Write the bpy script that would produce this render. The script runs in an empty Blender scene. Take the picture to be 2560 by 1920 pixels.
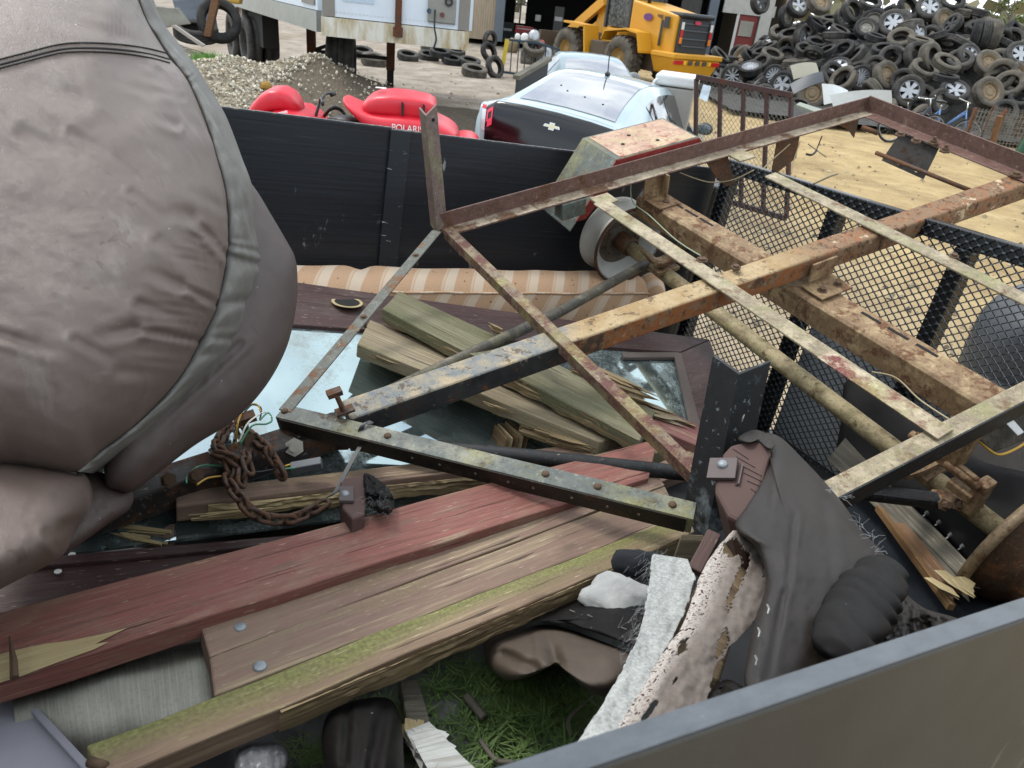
import bpy, bmesh, math, random
from mathutils import Vector as V, Matrix, noise as mnoise

# ---------------------------------------------------------------- camera, sky, sun, exposure
SC = bpy.context.scene
COL = SC.collection
FPX, IW, IH = 1800.0, 2560, 1920          # focal length in photo pixels, photo size
PITCH, ROLL, HC = math.radians(28), math.radians(6.5), 1.8
CAM = V((0, 0, HC))
FWD = V((0, math.cos(PITCH), -math.sin(PITCH)))
_u0, _r0 = V((0, math.sin(PITCH), math.cos(PITCH))), V((1, 0, 0))
RT = _r0 * math.cos(ROLL) + _u0 * math.sin(ROLL)
UP = -_r0 * math.sin(ROLL) + _u0 * math.cos(ROLL)
cam_data = bpy.data.cameras.new('camera')
cam = bpy.data.objects.new('camera', cam_data); COL.objects.link(cam)
cam.matrix_world = Matrix(((RT.x, UP.x, -FWD.x, 0), (RT.y, UP.y, -FWD.y, 0), (RT.z, UP.z, -FWD.z, HC), (0, 0, 0, 1)))
cam_data.sensor_width = 36.0
cam_data.lens = 36.0 * FPX / IW
cam_data.clip_start, cam_data.clip_end = 0.02, 2000
cam_data.dof.use_dof = True
cam_data.dof.focus_distance = 1.4
cam_data.dof.aperture_fstop = 15.0
SC.camera = cam
SUN_EL, SUN_AZ = math.radians(58), math.radians(-60)    # azimuth from +Y towards +X
w = bpy.data.worlds.new('World'); SC.world = w; w.use_nodes = True
nt = w.node_tree; nt.nodes.clear()
def _n(t, **k):
    n = nt.nodes.new(t)
    for a, b in k.items(): setattr(n, a, b)
    return n
sky = _n('ShaderNodeTexSky', sky_type='NISHITA', sun_disc=False, sun_elevation=SUN_EL, sun_rotation=SUN_AZ, air_density=1.0, dust_density=2.0)
tc = _n('ShaderNodeTexCoord'); mp = _n('ShaderNodeMapping'); mp.inputs['Scale'].default_value = (1.6, 1.6, 3.2)
cl = _n('ShaderNodeTexNoise'); cl.inputs['Scale'].default_value = 2.2; cl.inputs['Detail'].default_value = 7; cl.inputs['Roughness'].default_value = .55
rp = _n('ShaderNodeValToRGB'); rp.color_ramp.elements[0].position = .38; rp.color_ramp.elements[1].position = .60
rp.color_ramp.elements[0].color = (.38, .38, .38, 1); rp.color_ramp.elements[1].color = (1, 1, 1, 1)
mx = _n('ShaderNodeMix', data_type='RGBA'); mx.inputs[7].default_value = (9.0, 9.5, 9.9, 1)
bg = _n('ShaderNodeBackground'); bg.inputs[1].default_value = 0.15
wo = _n('ShaderNodeOutputWorld')
L = nt.links.new
L(tc.outputs['Generated'], mp.inputs[0]); L(mp.outputs[0], cl.inputs['Vector']); L(cl.outputs[0], rp.inputs[0])
L(rp.outputs[0], mx.inputs[0]); L(sky.outputs[0], mx.inputs[6]); L(mx.outputs[2], bg.inputs[0]); L(bg.outputs[0], wo.inputs[0])
sd = bpy.data.lights.new('sun', 'SUN'); sd.energy = 1.4; sd.angle = math.radians(14); sd.color = (1, .97, .92)
sun = bpy.data.objects.new('sun', sd); COL.objects.link(sun)
_sdir = V((math.sin(SUN_AZ) * math.cos(SUN_EL), math.cos(SUN_AZ) * math.cos(SUN_EL), math.sin(SUN_EL)))
sun.rotation_euler = _sdir.to_track_quat('Z', 'Y').to_euler()
vs = SC.view_settings; vs.view_transform = 'Standard'; vs.look = 'None'; vs.exposure = 0.72; vs.gamma = 1.0; vs.use_curve_mapping = False
SC.render.engine = 'CYCLES'; SC.cycles.use_denoising = True; SC.cycles.max_bounces = 6; SC.cycles.transparent_max_bounces = 12

# ---------------------------------------------------------------- where things are: yard, parked trailer (T), scrap frame (F)
def ray(x, y):
    return (FWD * FPX + RT * (x - IW / 2) - UP * (y - IH / 2)).normalized()
def pD(x, y, d): return CAM + ray(x, y) * d
def pZ(x, y, z):
    d = ray(x, y); return CAM + d * ((z - HC) / d.z)
def pY(x, y, Y):
    d = ray(x, y); return CAM + d * (Y / d.y)
TA = ray(4761, 783)                                   # trailer axis towards its tailgate
_nn = ray(1810, 395).cross(ray(2560, 620)); TB = -(_nn.cross(TA)).normalized()
TN = TA.cross(TB); TN = TN if TN.z > 0 else -TN
def T(s, t, h): return CAM + TA * s + TB * t + TN * h
def _tl(v): return V((v.dot(TA), v.dot(TB), v.dot(TN)))
def pT(x, y, h):
    d = ray(x, y); return CAM + d * (h / d.dot(TN))
def pS(x, y, s):
    d = ray(x, y); return CAM + d * (s / d.dot(TA))
def pB(x, y, t):
    d = ray(x, y); return CAM + d * (t / d.dot(TB))
E2 = ray(0, -590); E1 = ray(5950, -775); E1 = (E1 - E2 * E1.dot(E2)).normalized(); E3 = E1.cross(E2)
F0 = CAM + ray(1100, 575) * 2.216
def F(u, v, k): return F0 + E1 * u + E2 * v + E3 * k
def pF(x, y, k):
    d = ray(x, y); return CAM + d * ((F0 + E3 * k - CAM).dot(E3) / d.dot(E3))

# ---------------------------------------------------------------- objects
def tag(o, label=None, cat=None, group=None, kind=None):
    if label: o['label'] = label
    if cat: o['category'] = cat
    if group: o['group'] = group
    if kind: o['kind'] = kind
    return o
def thing(name, label, cat, loc=(0, 0, 0), group=None):
    o = bpy.data.objects.new(name, None); COL.objects.link(o); o.location = loc; o.empty_display_size = .1
    return tag(o, label, cat, group)
def _off(p):
    o = V((0, 0, 0))
    while p is not None: o += p.location; p = p.parent
    return o
def copy_tree(o, parent=None):
    c = o.copy(); COL.objects.link(c); c.parent = parent
    for ch in list(o.children): copy_tree(ch, c)
    return c
def frame_of(d, up=V((0, 0, 1))):
    d = d.normalized(); u = up - d * up.dot(d)
    if u.length < 1e-4: u = V((1, 0, 0)) - d * d.x
    u.normalize(); return d, u, d.cross(u)
def nz(p, s=1.0, seed=0.0):
    return mnoise.noise(V((p[0] * s + seed, p[1] * s - seed * .7, p[2] * s + seed * .3)))
class MB:
    def __init__(s): s.v = []; s.f = []; s.uv = []
    def add(s, vs, fs, uvs=None):
        b = len(s.v); s.v += [V(p) for p in vs]
        for i, f in enumerate(fs):
            s.f.append([b + k for k in f]); s.uv.append(uvs[i] if uvs else None)
        return b
    def hexa(s, p, uv=None):     # 8 points: bottom 0-3, top 4-7
        return s.add(p, [(3, 2, 1, 0), (4, 5, 6, 7), (0, 1, 5, 4), (1, 2, 6, 5), (2, 3, 7, 6), (3, 0, 4, 7)], uv)
    def box(s, c, ax, ay, az):   # centre and three half-axis vectors
        c, ax, ay, az = V(c), V(ax), V(ay), V(az)
        return s.hexa([c - ax - ay - az, c + ax - ay - az, c + ax + ay - az, c - ax + ay - az, c - ax - ay + az, c + ax - ay + az, c + ax + ay + az, c - ax + ay + az])
    def abox(s, x0, x1, y0, y1, z0, z1):
        return s.box(((x0 + x1) / 2, (y0 + y1) / 2, (z0 + z1) / 2), ((x1 - x0) / 2, 0, 0), (0, (y1 - y0) / 2, 0), (0, 0, (z1 - z0) / 2))
    def bar(s, p0, p1, wd, ht, up=V((0, 0, 1)), o=(0, 0), n=1):   # rectangular bar; o shifts it sideways / up
        p0, p1 = V(p0), V(p1); d, u, r = frame_of(p1 - p0, V(up)); L = (p1 - p0).length
        q = [r * (o[0] + a * wd / 2) + u * (o[1] + b * ht / 2) for a, b in ((-1, -1), (1, -1), (1, 1), (-1, 1))]
        per = [0, wd, wd + ht, 2 * wd + ht, 2 * wd + 2 * ht]
        vs, fs, uv = [], [], []
        for i in range(n + 1):
            vs += [p0.lerp(p1, i / n) + k for k in q]
        for i in range(n):
            for j in range(4):
                a, b = i * 4 + j, i * 4 + (j + 1) % 4
                fs.append((a, b, b + 4, a + 4)); x0, x1 = L * i / n, L * (i + 1) / n
                uv.append([(x0, per[j]), (x0, per[j + 1]), (x1, per[j + 1]), (x1, per[j])])
        fs += [(3, 2, 1, 0), (4 * n, 4 * n + 1, 4 * n + 2, 4 * n + 3)]
        uv += [[(0, 0), (wd * .2, 0), (wd * .2, wd), (0, wd)]] * 2
        return s.add(vs, fs, uv)
    def angle(s, p0, p1, flat, upr, th=.005):   # L section: flange vectors 'flat' and 'upr' from the heel line
        p0, p1, a, b = V(p0), V(p1), V(flat), V(upr); an, bn = a.normalized() * th, b.normalized() * th
        sec = [V((0, 0, 0)), a, a + bn, an + bn, b + an, b]
        s.sweep([p0, p1], sec)
    def sweep(s, pts, sec):      # constant section along a straight/bent path, no rotation
        n = len(sec); vs, fs, uv = [], [], []; L = 0; Ls = [0]
        for i in range(1, len(pts)): L += (pts[i] - pts[i - 1]).length; Ls.append(L)
        per = [0]
        for j in range(n): per.append(per[-1] + (sec[(j + 1) % n] - sec[j]).length)
        for p in pts: vs += [p + k for k in sec]
        for i in range(len(pts) - 1):
            for j in range(n):
                a, b = i * n + j, i * n + (j + 1) % n
                fs.append((a, b, b + n, a + n)); uv.append([(Ls[i], per[j]), (Ls[i], per[j + 1]), (Ls[i + 1], per[j + 1]), (Ls[i + 1], per[j])])
        fs += [tuple(range(n))[::-1], tuple(range(len(pts) * n - n, len(pts) * n))]; uv += [[(0, 0)] * n] * 2
        s.add(vs, fs, uv)
    def tube(s, pts, r, seg=10, caps=True, rad=None):
        pts = [V(p) for p in pts]; vs, fs, uv = [], [], []; L = 0
        d = (pts[1] - pts[0]).normalized(); _, u, _ = frame_of(d)
        for i, p in enumerate(pts):
            d = (pts[min(i + 1, len(pts) - 1)] - pts[max(i - 1, 0)]).normalized()
            u = (u - d * u.dot(d)).normalized(); w_ = d.cross(u); R = rad[i] if rad else r
            if i: L += (p - pts[i - 1]).length
            vs += [p + (u * math.cos(2 * math.pi * k / seg) + w_ * math.sin(2 * math.pi * k / seg)) * R for k in range(seg)]
            if i:
                for k in range(seg):
                    a, b = (i - 1) * seg + k, (i - 1) * seg + (k + 1) % seg
                    fs.append((a, b, b + seg, a + seg)); v0, v1 = R * 6.28 * k / seg, R * 6.28 * (k + 1) / seg
                    uv.append([(L - .05, v0), (L - .05, v1), (L, v1), (L, v0)])
        if caps:
            fs += [tuple(range(seg))[::-1], tuple(range(len(pts) * seg - seg, len(pts) * seg))]; uv += [None, None]
        s.add(vs, fs, uv)
    def lathe(s, prof, c, axis, seg=32, close=False, ref=None):   # prof: (radius, along axis)
        c = V(c); d, u, w_ = frame_of(V(axis), ref or V((0, 0, 1))); vs, fs, uv = [], [], []; n = len(prof)
        for k in range(seg):
            a = 2 * math.pi * k / seg; rr = u * math.cos(a) + w_ * math.sin(a)
            vs += [c + rr * r + d * z for r, z in prof]
        m = n if close else n - 1
        for k in range(seg):
            k2 = (k + 1) % seg
            for j in range(m):
                j2 = (j + 1) % n; fs.append((k * n + j, k * n + j2, k2 * n + j2, k2 * n + j))
                uv.append([(k / seg, j / n), (k / seg, (j + 1) / n), ((k + 1) / seg, (j + 1) / n), ((k + 1) / seg, j / n)])
        s.add(vs, fs, uv)
    def disc(s, c, axis, r, th, seg=16): s.lathe([(.0005, 0), (r, 0), (r, th), (.0005, th)], c, axis, seg)
    def bolt(s, c, axis, r=.007, h=.006):
        s.lathe([(.0004, -.004), (r * 1.7, -.004), (r * 1.7, .0012), (r, .0014), (r, h), (.0004, h)], c, axis, 6)
    def ball(s, c, r, sx=1, sy=1, sz=1, seg=12, rings=8):
        vs, fs = [], []
        for i in range(rings + 1):
            a = math.pi * i / rings
            for k in range(seg):
                b = 2 * math.pi * k / seg; vs.append(V(c) + V((math.sin(a) * math.cos(b) * r * sx, math.sin(a) * math.sin(b) * r * sy, math.cos(a) * r * sz)))
        for i in range(rings):
            for k in range(seg): fs.append((i * seg + k, (i + 1) * seg + k, (i + 1) * seg + (k + 1) % seg, i * seg + (k + 1) % seg))
        s.add(vs, fs)
    def prism(s, poly, ext):     # closed polygon of points, extruded by vector ext
        n = len(poly); poly = [V(p) for p in poly]; ext = V(ext)
        s.add(poly + [p + ext for p in poly], [tuple(range(n))[::-1], tuple(range(n, 2 * n))] + [(i, (i + 1) % n, n + (i + 1) % n, n + i) for i in range(n)])
    def grid(s, fn, nu, nv, uvs=(1, 1), closeu=False):   # fn(i/nu, j/nv) -> point
        vs, fs, uv = [], [], []; m = nu if closeu else nu + 1
        for i in range(m):
            for j in range(nv + 1): vs.append(fn(i / nu, j / nv))
        for i in range(nu):
            i2 = (i + 1) % m if closeu else i + 1
            for j in range(nv):
                fs.append((i * (nv + 1) + j, i2 * (nv + 1) + j, i2 * (nv + 1) + j + 1, i * (nv + 1) + j + 1))
                a, b, c, d = i / nu * uvs[0], (i + 1) / nu * uvs[0], j / nv * uvs[1], (j + 1) / nv * uvs[1]
                uv.append([(a, c), (b, c), (b, d), (a, d)])
        s.add(vs, fs, uv)
    def sheet(s, fn, nu, nv, th, uvs=(1, 1)):   # grid with thickness along its own normals
        P = [[V(fn(i / nu, j / nv)) for j in range(nv + 1)] for i in range(nu + 1)]
        def nrm(i, j):
            a = P[min(i + 1, nu)][j] - P[max(i - 1, 0)][j]; b = P[i][min(j + 1, nv)] - P[i][max(j - 1, 0)]
            n = a.cross(b); return n.normalized() if n.length > 1e-9 else V((0, 0, 1))
        Q = [[P[i][j] - nrm(i, j) * th for j in range(nv + 1)] for i in range(nu + 1)]
        s.grid(lambda a, b: P[round(a * nu)][round(b * nv)], nu, nv, uvs)
        s.grid(lambda a, b: Q[round(a * nu)][nv - round(b * nv)], nu, nv, uvs)
        rim = [(i, 0) for i in range(nu + 1)] + [(nu, j) for j in range(1, nv + 1)] + [(i, nv) for i in range(nu - 1, -1, -1)] + [(0, j) for j in range(nv - 1, 0, -1)]
        n = len(rim)
        s.add([P[i][j] for i, j in rim] + [Q[i][j] for i, j in rim], [(k, n + k, n + (k + 1) % n, (k + 1) % n) for k in range(n)])
    def slab(s, c4, th, nu=1, nv=1, dn=None, rag=0.0, warp=0.0, seed=0.0, ends=(0, 0)):
        # board from its top-face corners (start-left, end-left, end-right, start-right); thickness along dn
        A, B, C_, D = [V(p) for p in c4]; dn = (V(dn) if dn else -TN).normalized() * th
        Lu, Lv = ((B - A).length + (C_ - D).length) / 2, ((D - A).length + (C_ - B).length) / 2
        ud = (B - A + C_ - D).normalized(); vd = (D - A).normalized()
        P = []
        for i in range(nu + 1):
            row = []
            for j in range(nv + 1):
                a, b = i / nu, j / nv; p = A.lerp(B, a).lerp(D.lerp(C_, a), b)
                if warp: p = p + dn.normalized() * (nz((a * Lu * 3, b * 2, 0), 1.0, seed) * warp)
                if rag and j in (0, nv): p = p + vd * (nz((a * Lu * 9, j, 0), 1.0, seed + 5) * rag)
                if ends[0] and i == 0: p = p + ud * (abs(nz((b * 9, seed, 3), 1.0)) * ends[0] * 2)
                if ends[1] and i == nu: p = p - ud * (abs(nz((b * 9, seed, 7), 1.0)) * ends[1] * 2)
                row.append(p)
            P.append(row)
        top = []; base = len(s.v); vs = [p for r in P for p in r]; vs += [p + dn for p in vs]
        W = nv + 1; N = (nu + 1) * W; fs, uv = [], []
        for i in range(nu):
            for j in range(nv):
                a = i * W + j; q = (a, a + W, a + W + 1, a + 1); x0, x1, y0, y1 = Lu * i / nu, Lu * (i + 1) / nu, Lv * j / nv, Lv * (j + 1) / nv
                t_ = [(x0, y0), (x1, y0), (x1, y1), (x0, y1)]
                fs.append(q[::-1]); uv.append(t_[::-1]); fs.append(tuple(N + k for k in q)); uv.append(t_)
            for j, sg in ((0, 1), (nv, -1)):
                a = i * W + j; q = (a, a + W, N + a + W, N + a); y = Lv * j / nv; t_ = [(Lu * i / nu, y), (Lu * (i + 1) / nu, y), (Lu * (i + 1) / nu, y - sg * th), (Lu * i / nu, y - sg * th)]
                fs.append(q if sg > 0 else q[::-1]); uv.append(t_ if sg > 0 else t_[::-1])
        for i, sg in ((0, -1), (nu, 1)):
            for j in range(nv):
                a = i * W + j; q = (a, a + 1, N + a + 1, N + a); t_ = [(0, Lv * j / nv), (0, Lv * (j + 1) / nv), (th, Lv * (j + 1) / nv), (th, Lv * j / nv)]
                fs.append(q if sg > 0 else q[::-1]); uv.append(t_ if sg > 0 else t_[::-1])
        s.add(vs, fs, uv)
    def build(s, name, m, parent=None, smooth=False, bevel=0, seg=2, sub=0, kind=None, label=None, cat=None, group=None, recalc=True, weld=False):
        o = _off(parent); me = bpy.data.meshes.new(name)
        me.from_pydata([tuple(p - o) for p in s.v], [], s.f)
        if any(u for u in s.uv):
            ul = me.uv_layers.new(name='UVMap').data; k = 0
            for f, u in zip(s.f, s.uv):
                for i in range(len(f)):
                    if u: ul[k].uv = u[i]
                    k += 1
        if recalc or weld:
            bm = bmesh.new(); bm.from_mesh(me)
            if weld: bmesh.ops.remove_doubles(bm, verts=bm.verts, dist=weld)
            if recalc: bmesh.ops.recalc_face_normals(bm, faces=bm.faces)
            bm.to_mesh(me); bm.free()
        if smooth: me.polygons.foreach_set('use_smooth', [True] * len(me.polygons))
        ob = bpy.data.objects.new(name, me); COL.objects.link(ob); me.materials.append(m)
        if parent is not None: ob.parent = parent
        if bevel:
            b = ob.modifiers.new('bevel', 'BEVEL'); b.width = bevel; b.segments = seg; b.limit_method = 'ANGLE'; b.angle_limit = math.radians(40)
        if sub:
            b = ob.modifiers.new('subsurf', 'SUBSURF'); b.levels = b.render_levels = sub
        tag(ob, label, cat, group, kind); return ob
def mesh(fn): b = MB(); fn(b); return b
def bez(pts, n=8):              # smooth curve through points (Catmull-Rom)
    pts = [V(p) for p in pts]; out = []
    for i in range(len(pts) - 1):
        a, b, c, d = pts[max(i - 1, 0)], pts[i], pts[i + 1], pts[min(i + 2, len(pts) - 1)]
        for k in range(n):
            t = k / n; out.append(.5 * (2 * b + (c - a) * t + (2 * a - 5 * b + 4 * c - d) * t * t + (3 * b - a - 3 * c + d) * t ** 3))
    return out + [pts[-1]]
def text(name, s, size, loc, right, up, m, parent=None, th=.001, sx=1.0):
    cu = bpy.data.curves.new(name, 'FONT'); cu.body = s; cu.size = size; cu.extrude = th; cu.align_x = 'CENTER'; cu.align_y = 'CENTER'
    o0 = bpy.data.objects.new(name, cu); COL.objects.link(o0); me = bpy.data.meshes.new_from_object(o0); bpy.data.objects.remove(o0); o = bpy.data.objects.new(name, me); COL.objects.link(o); me.materials.append(m)
    r = V(right).normalized(); u = (V(up) - r * V(up).dot(r)).normalized(); n = r.cross(u); p = V(loc) - _off(parent)
    o.matrix_world = Matrix(((r.x * sx, u.x, n.x, p.x), (r.y * sx, u.y, n.y, p.y), (r.z * sx, u.z, n.z, p.z), (0, 0, 0, 1)))
    if parent is not None: o.parent = parent
    return o

# ---------------------------------------------------------------- materials
def lin(h):
    if not isinstance(h, str): return (*h, 1) if len(h) == 3 else h
    c = [int(h[i:i + 2], 16) / 255 for i in (0, 2, 4)]
    return tuple((x / 12.92 if x <= .04045 else ((x + .055) / 1.055) ** 2.4) for x in c) + (1,)
class Mat:
    def __init__(s, name):
        s.m = bpy.data.materials.new(name); s.m.use_nodes = True; s.t = s.m.node_tree; s.t.nodes.clear()
        s.out = s.t.nodes.new('ShaderNodeOutputMaterial'); s._tc = None
    def n(s, ty, ins=None, **k):
        n = s.t.nodes.new(ty)
        for a, b in k.items(): setattr(n, a, b)
        for a, b in (ins or {}).items(): s.set(n.inputs[a], b)
        return n
    def set(s, sock, v):
        if isinstance(v, bpy.types.NodeSocket): s.t.links.new(v, sock)
        elif isinstance(v, (str, tuple, list)) and sock.type == 'RGBA': sock.default_value = lin(v)
        else: sock.default_value = v
    def co(s, kind='Object', scale=(1, 1, 1), rot=(0, 0, 0), loc=(0, 0, 0)):
        if s._tc is None: s._tc = s.n('ShaderNodeTexCoord')
        if isinstance(scale, (int, float)): scale = (scale,) * 3
        return s.n('ShaderNodeMapping', {0: s._tc.outputs[kind], 'Scale': scale, 'Rotation': rot, 'Location': loc}).outputs[0]
    def noise(s, co, scale=5, detail=4, rough=.55, dist=0): return s.n('ShaderNodeTexNoise', {'Vector': co, 'Scale': scale, 'Detail': detail, 'Roughness': rough, 'Distortion': dist}).outputs[0]
    def voro(s, co, scale=5, feat='F1', out=0): return s.n('ShaderNodeTexVoronoi', {'Vector': co, 'Scale': scale}, feature=feat).outputs[out]
    def wave(s, co, scale=5, dist=2, detail=2, ds=1, typ='BANDS', dr='X'): return s.n('ShaderNodeTexWave', {'Vector': co, 'Scale': scale, 'Distortion': dist, 'Detail': detail, 'Detail Scale': ds}, wave_type=typ, bands_direction=dr).outputs[1]
    def ramp(s, f, pts, interp='LINEAR'):
        n = s.n('ShaderNodeValToRGB', {0: f}); cr = n.color_ramp; cr.interpolation = interp
        while len(cr.elements) < len(pts): cr.elements.new(.5)
        for e, (p, c) in zip(cr.elements, pts): e.position = p; e.color = (c, c, c, 1) if isinstance(c, (int, float)) else lin(c)
        return n.outputs[0]
    def step(s, f, a, b): return s.n('ShaderNodeMapRange', {0: f, 1: a, 2: b, 3: 0.0, 4: 1.0}, clamp=True).outputs[0]
    def mix(s, f, a, b, mode='MIX'):
        n = s.n('ShaderNodeMix', data_type='RGBA', blend_type=mode); s.set(n.inputs[0], f); s.set(n.inputs[6], a); s.set(n.inputs[7], b); return n.outputs[2]
    def math(s, op, a, b=0.0): return s.n('ShaderNodeMath', {0: a, 1: b}, operation=op).outputs[0]
    def sep(s, co, i): return s.n('ShaderNodeSeparateXYZ', {0: co}).outputs[i]
    def done(s, col, rough=.6, metal=0.0, bump=None, bs=.3, bd=.002, spec=.5, **k):
        b = s.n('ShaderNodeBsdfPrincipled', {'Base Color': col, 'Roughness': rough, 'Metallic': metal, 'Specular IOR Level': spec})
        for a, v in k.items(): s.set(b.inputs[a.replace('_', ' ')], v)
        if bump is not None: s.t.links.new(s.n('ShaderNodeBump', {'Height': bump, 'Strength': bs, 'Distance': bd}).outputs[0], b.inputs['Normal'])
        s.t.links.new(b.outputs[0], s.out.inputs[0]); return s.m
_MC = {}
def plain(name, c, rough=.6, metal=0.0, var=.12, sc=30, bs=.15, bd=.001, **k):
    if name in _MC: return _MC[name]
    m = Mat(name); n = m.noise(m.co(), sc, 5); n2 = m.noise(m.co(), sc * .13, 3)
    c = lin(c); dk = tuple(x * (1 - 2.2 * var) for x in c[:3]); lt = tuple(min(1, x * (1 + 1.6 * var)) for x in c[:3])
    col = m.mix(m.math('MULTIPLY', m.math('ADD', n, n2), .5), (*dk, 1), (*lt, 1))
    _MC[name] = m.done(col, rough, metal, n, bs, bd, **k); return _MC[name]
def steel(name, base, rust, dark=None, moss=None, amt=.5, dust=None, dusta=.45, rough=.7, sc=9, darka=.4, bd=.0012):
    if name in _MC: return _MC[name]
    m = Mat(name); co = m.co(); a = m.noise(co, sc, 8, .65); b = m.noise(co, sc * 3.1, 6, .6); c = m.noise(m.co(loc=(7, 3, 1)), sc * .9, 7, .7); f = m.noise(co, sc * 22, 3)
    col = m.mix(m.step(b, .3, .7), base, tuple(x * .62 for x in lin(base)[:3]))
    if dust: col = m.mix(m.step(c, 1 - dusta - .09, 1 - dusta + .09), col, dust)
    rf = m.step(m.math('ADD', a, m.math('MULTIPLY', b, .35)), 1.16 - amt - .05, 1.16 - amt + .05)
    col = m.mix(rf, col, m.mix(m.step(f, .3, .7), rust, tuple(x * .45 for x in lin(rust)[:3])))
    if dark: col = m.mix(m.step(m.noise(m.co(loc=(1, 9, 4)), sc * 1.7, 7, .7), 1 - darka - .04, 1 - darka + .04), col, dark)
    if moss: col = m.mix(m.math('MULTIPLY', m.step(m.noise(m.co(loc=(5, 2, 8)), sc * .7, 8, .7), .5, .66), .75), col, moss)
    chp = m.noise(m.co(loc=(2, 6, 3)), sc * 7, 7, .7); col = m.mix(m.math('MULTIPLY', m.step(chp, .56, .6), .45), col, tuple(x * .35 for x in lin(rust)[:3])); col = m.mix(m.math('MULTIPLY', m.math('SUBTRACT', 1.0, m.step(chp, .36, .4)), .35), col, tuple(min(1, x * 1.5) for x in lin(dust or base)[:3]))
    col = m.mix(m.math('MULTIPLY', m.step(f, .52, .8), .4), col, (.02, .017, .014, 1))
    _MC[name] = m.done(col, m.mix(rf, (rough - .15,) * 3, (.9,) * 3), 0.0, m.math('ADD', m.math('ADD', m.math('MULTIPLY', rf, .6), b), chp), .7, bd, .35); return _MC[name]
def wood(name, paint, bare, moss=None, pa=.6, ma=.4, dirt='1c1712', da=.35, rough=.75, gs=1.0, dark=None, em=0.0):
    # boards: u runs along the grain in metres
    if name in _MC: return _MC[name]
    m = Mat(name); g = m.noise(m.co('UV', (3.5 * gs, 95 * gs, 1)), 1, 6, .62, .5); g2 = m.noise(m.co('UV', (1.3, 24, 1)), 1, 5, .6, 1.2)
    big = m.noise(m.co('UV', (3, 9, 1)), 1, 6, .62); wv = m.wave(m.co('UV', (1.1, 26, 1)), 1.0, 7, 3, 1.2, dr='Y')
    fg = m.noise(m.co('UV', (9 * gs, 420 * gs, 1)), 1, 4, .6, .3); mot = m.noise(m.co('UV', (14, 22, 1), loc=(9, 1, 0)), 1, 6, .7)
    bc = m.mix(m.step(g, .32, .68), tuple(x * .42 for x in lin(bare)[:3]), bare); bc = m.mix(m.math('MULTIPLY', m.step(wv, .55, .95), .45), bc, tuple(x * .5 for x in lin(bare)[:3]))
    pc = m.mix(m.step(g2, .3, .7), tuple(x * .66 for x in lin(paint)[:3]), paint); pc = m.mix(m.math('MULTIPLY', m.step(g, .5, .64), .75), pc, tuple(x * .42 for x in lin(paint)[:3])); pc = m.mix(m.math('MULTIPLY', m.step(m.noise(m.co('UV', (5, 12, 1), loc=(1, 3, 0)), 1, 6, .7), .5, .7), .5), pc, tuple(x * .6 + .01 for x in lin(bare)[:3]))
    worn = m.step(m.math('ADD', m.math('MULTIPLY', big, .6), m.math('MULTIPLY', g, .5)), pa - .03, pa + .06)
    col = m.mix(worn, pc, bc)
    if moss:
        vv_ = m.sep(m.co('UV'), 1); edg = m.math('MULTIPLY', m.math('SUBTRACT', 1.0, m.step(m.math('ABSOLUTE', vv_), .0, .05)), em); mo = m.step(m.math('ADD', m.math('ADD', m.noise(m.co('UV', (2.2, 7, 1), loc=(3, 8, 0)), 1, 7, .68), edg), m.math('MULTIPLY', g, .18)), 1.0 - ma * .8 - .13, 1.0 - ma * .8 + .15)
        col = m.mix(m.math('MULTIPLY', mo, .8), col, m.mix(m.step(m.noise(m.co('UV', 160), 1, 2), .35, .65), moss, tuple(x * .5 for x in lin(moss)[:3])))
    col = m.mix(m.math('MULTIPLY', m.step(fg, .52, .68), .42), col, tuple(x * .38 for x in lin(bare)[:3])); col = m.mix(m.math('MULTIPLY', m.step(fg, .62, .3) if False else m.math('SUBTRACT', 1.0, m.step(fg, .3, .42)), .3), col, tuple(min(1, x * 1.35) for x in lin(bare)[:3]))
    col = m.mix(m.math('MULTIPLY', m.step(mot, .55, .72), .35), col, tuple(x * .45 for x in lin(bare)[:3]))
    sp = m.noise(m.co('UV', (28, 300, 1)), 1, 3, .55); col = m.mix(m.math('MULTIPLY', m.step(sp, .66, .71), .6), col, 'b9aa92')
    crk = m.step(m.noise(m.co('UV', (2.4, 70, 1), loc=(2, 5, 0)), 1, 3, .5, .6), .65, .685)
    col = m.mix(m.math('MULTIPLY', crk, da * 2), col, dirt)
    kn = m.voro(m.co('UV', (4.5, 13, 1)), 1); col = m.mix(m.math('MULTIPLY', m.math('SUBTRACT', 1.0, m.step(kn, .05, .13)), .6), col, tuple(x * .3 for x in lin(bare)[:3]))
    h = m.math('ADD', m.math('ADD', m.math('MULTIPLY', g, .7), m.math('MULTIPLY', fg, .5)), m.math('MULTIPLY', crk, -1.4)); h = m.math('ADD', h, m.math('MULTIPLY', worn, -.25))
    _MC[name] = m.done(col, rough, 0, h, .8, .0018, .3); return _MC[name]
def glass(name, tint, rough=.06, dirt='8a8a80', da=.35, ior=1.6):
    if name in _MC: return _MC[name]
    m = Mat(name); d = m.noise(m.co(), 9, 8, .7); d2 = m.noise(m.co(), 90, 3)
    df = m.math('MULTIPLY', m.step(m.math('ADD', d, m.math('MULTIPLY', d2, .2)), .52, .85), da)
    _MC[name] = m.done(m.mix(df, tint, dirt), m.math('ADD', m.math('MULTIPLY', df, .8), rough), 0, None, spec=.9, IOR=ior); return _MC[name]
def emis(name, c, s=1.0):
    m = Mat(name); return m.done(c, .5, 0, None, Emission_Color=c, Emission_Strength=s)
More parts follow.
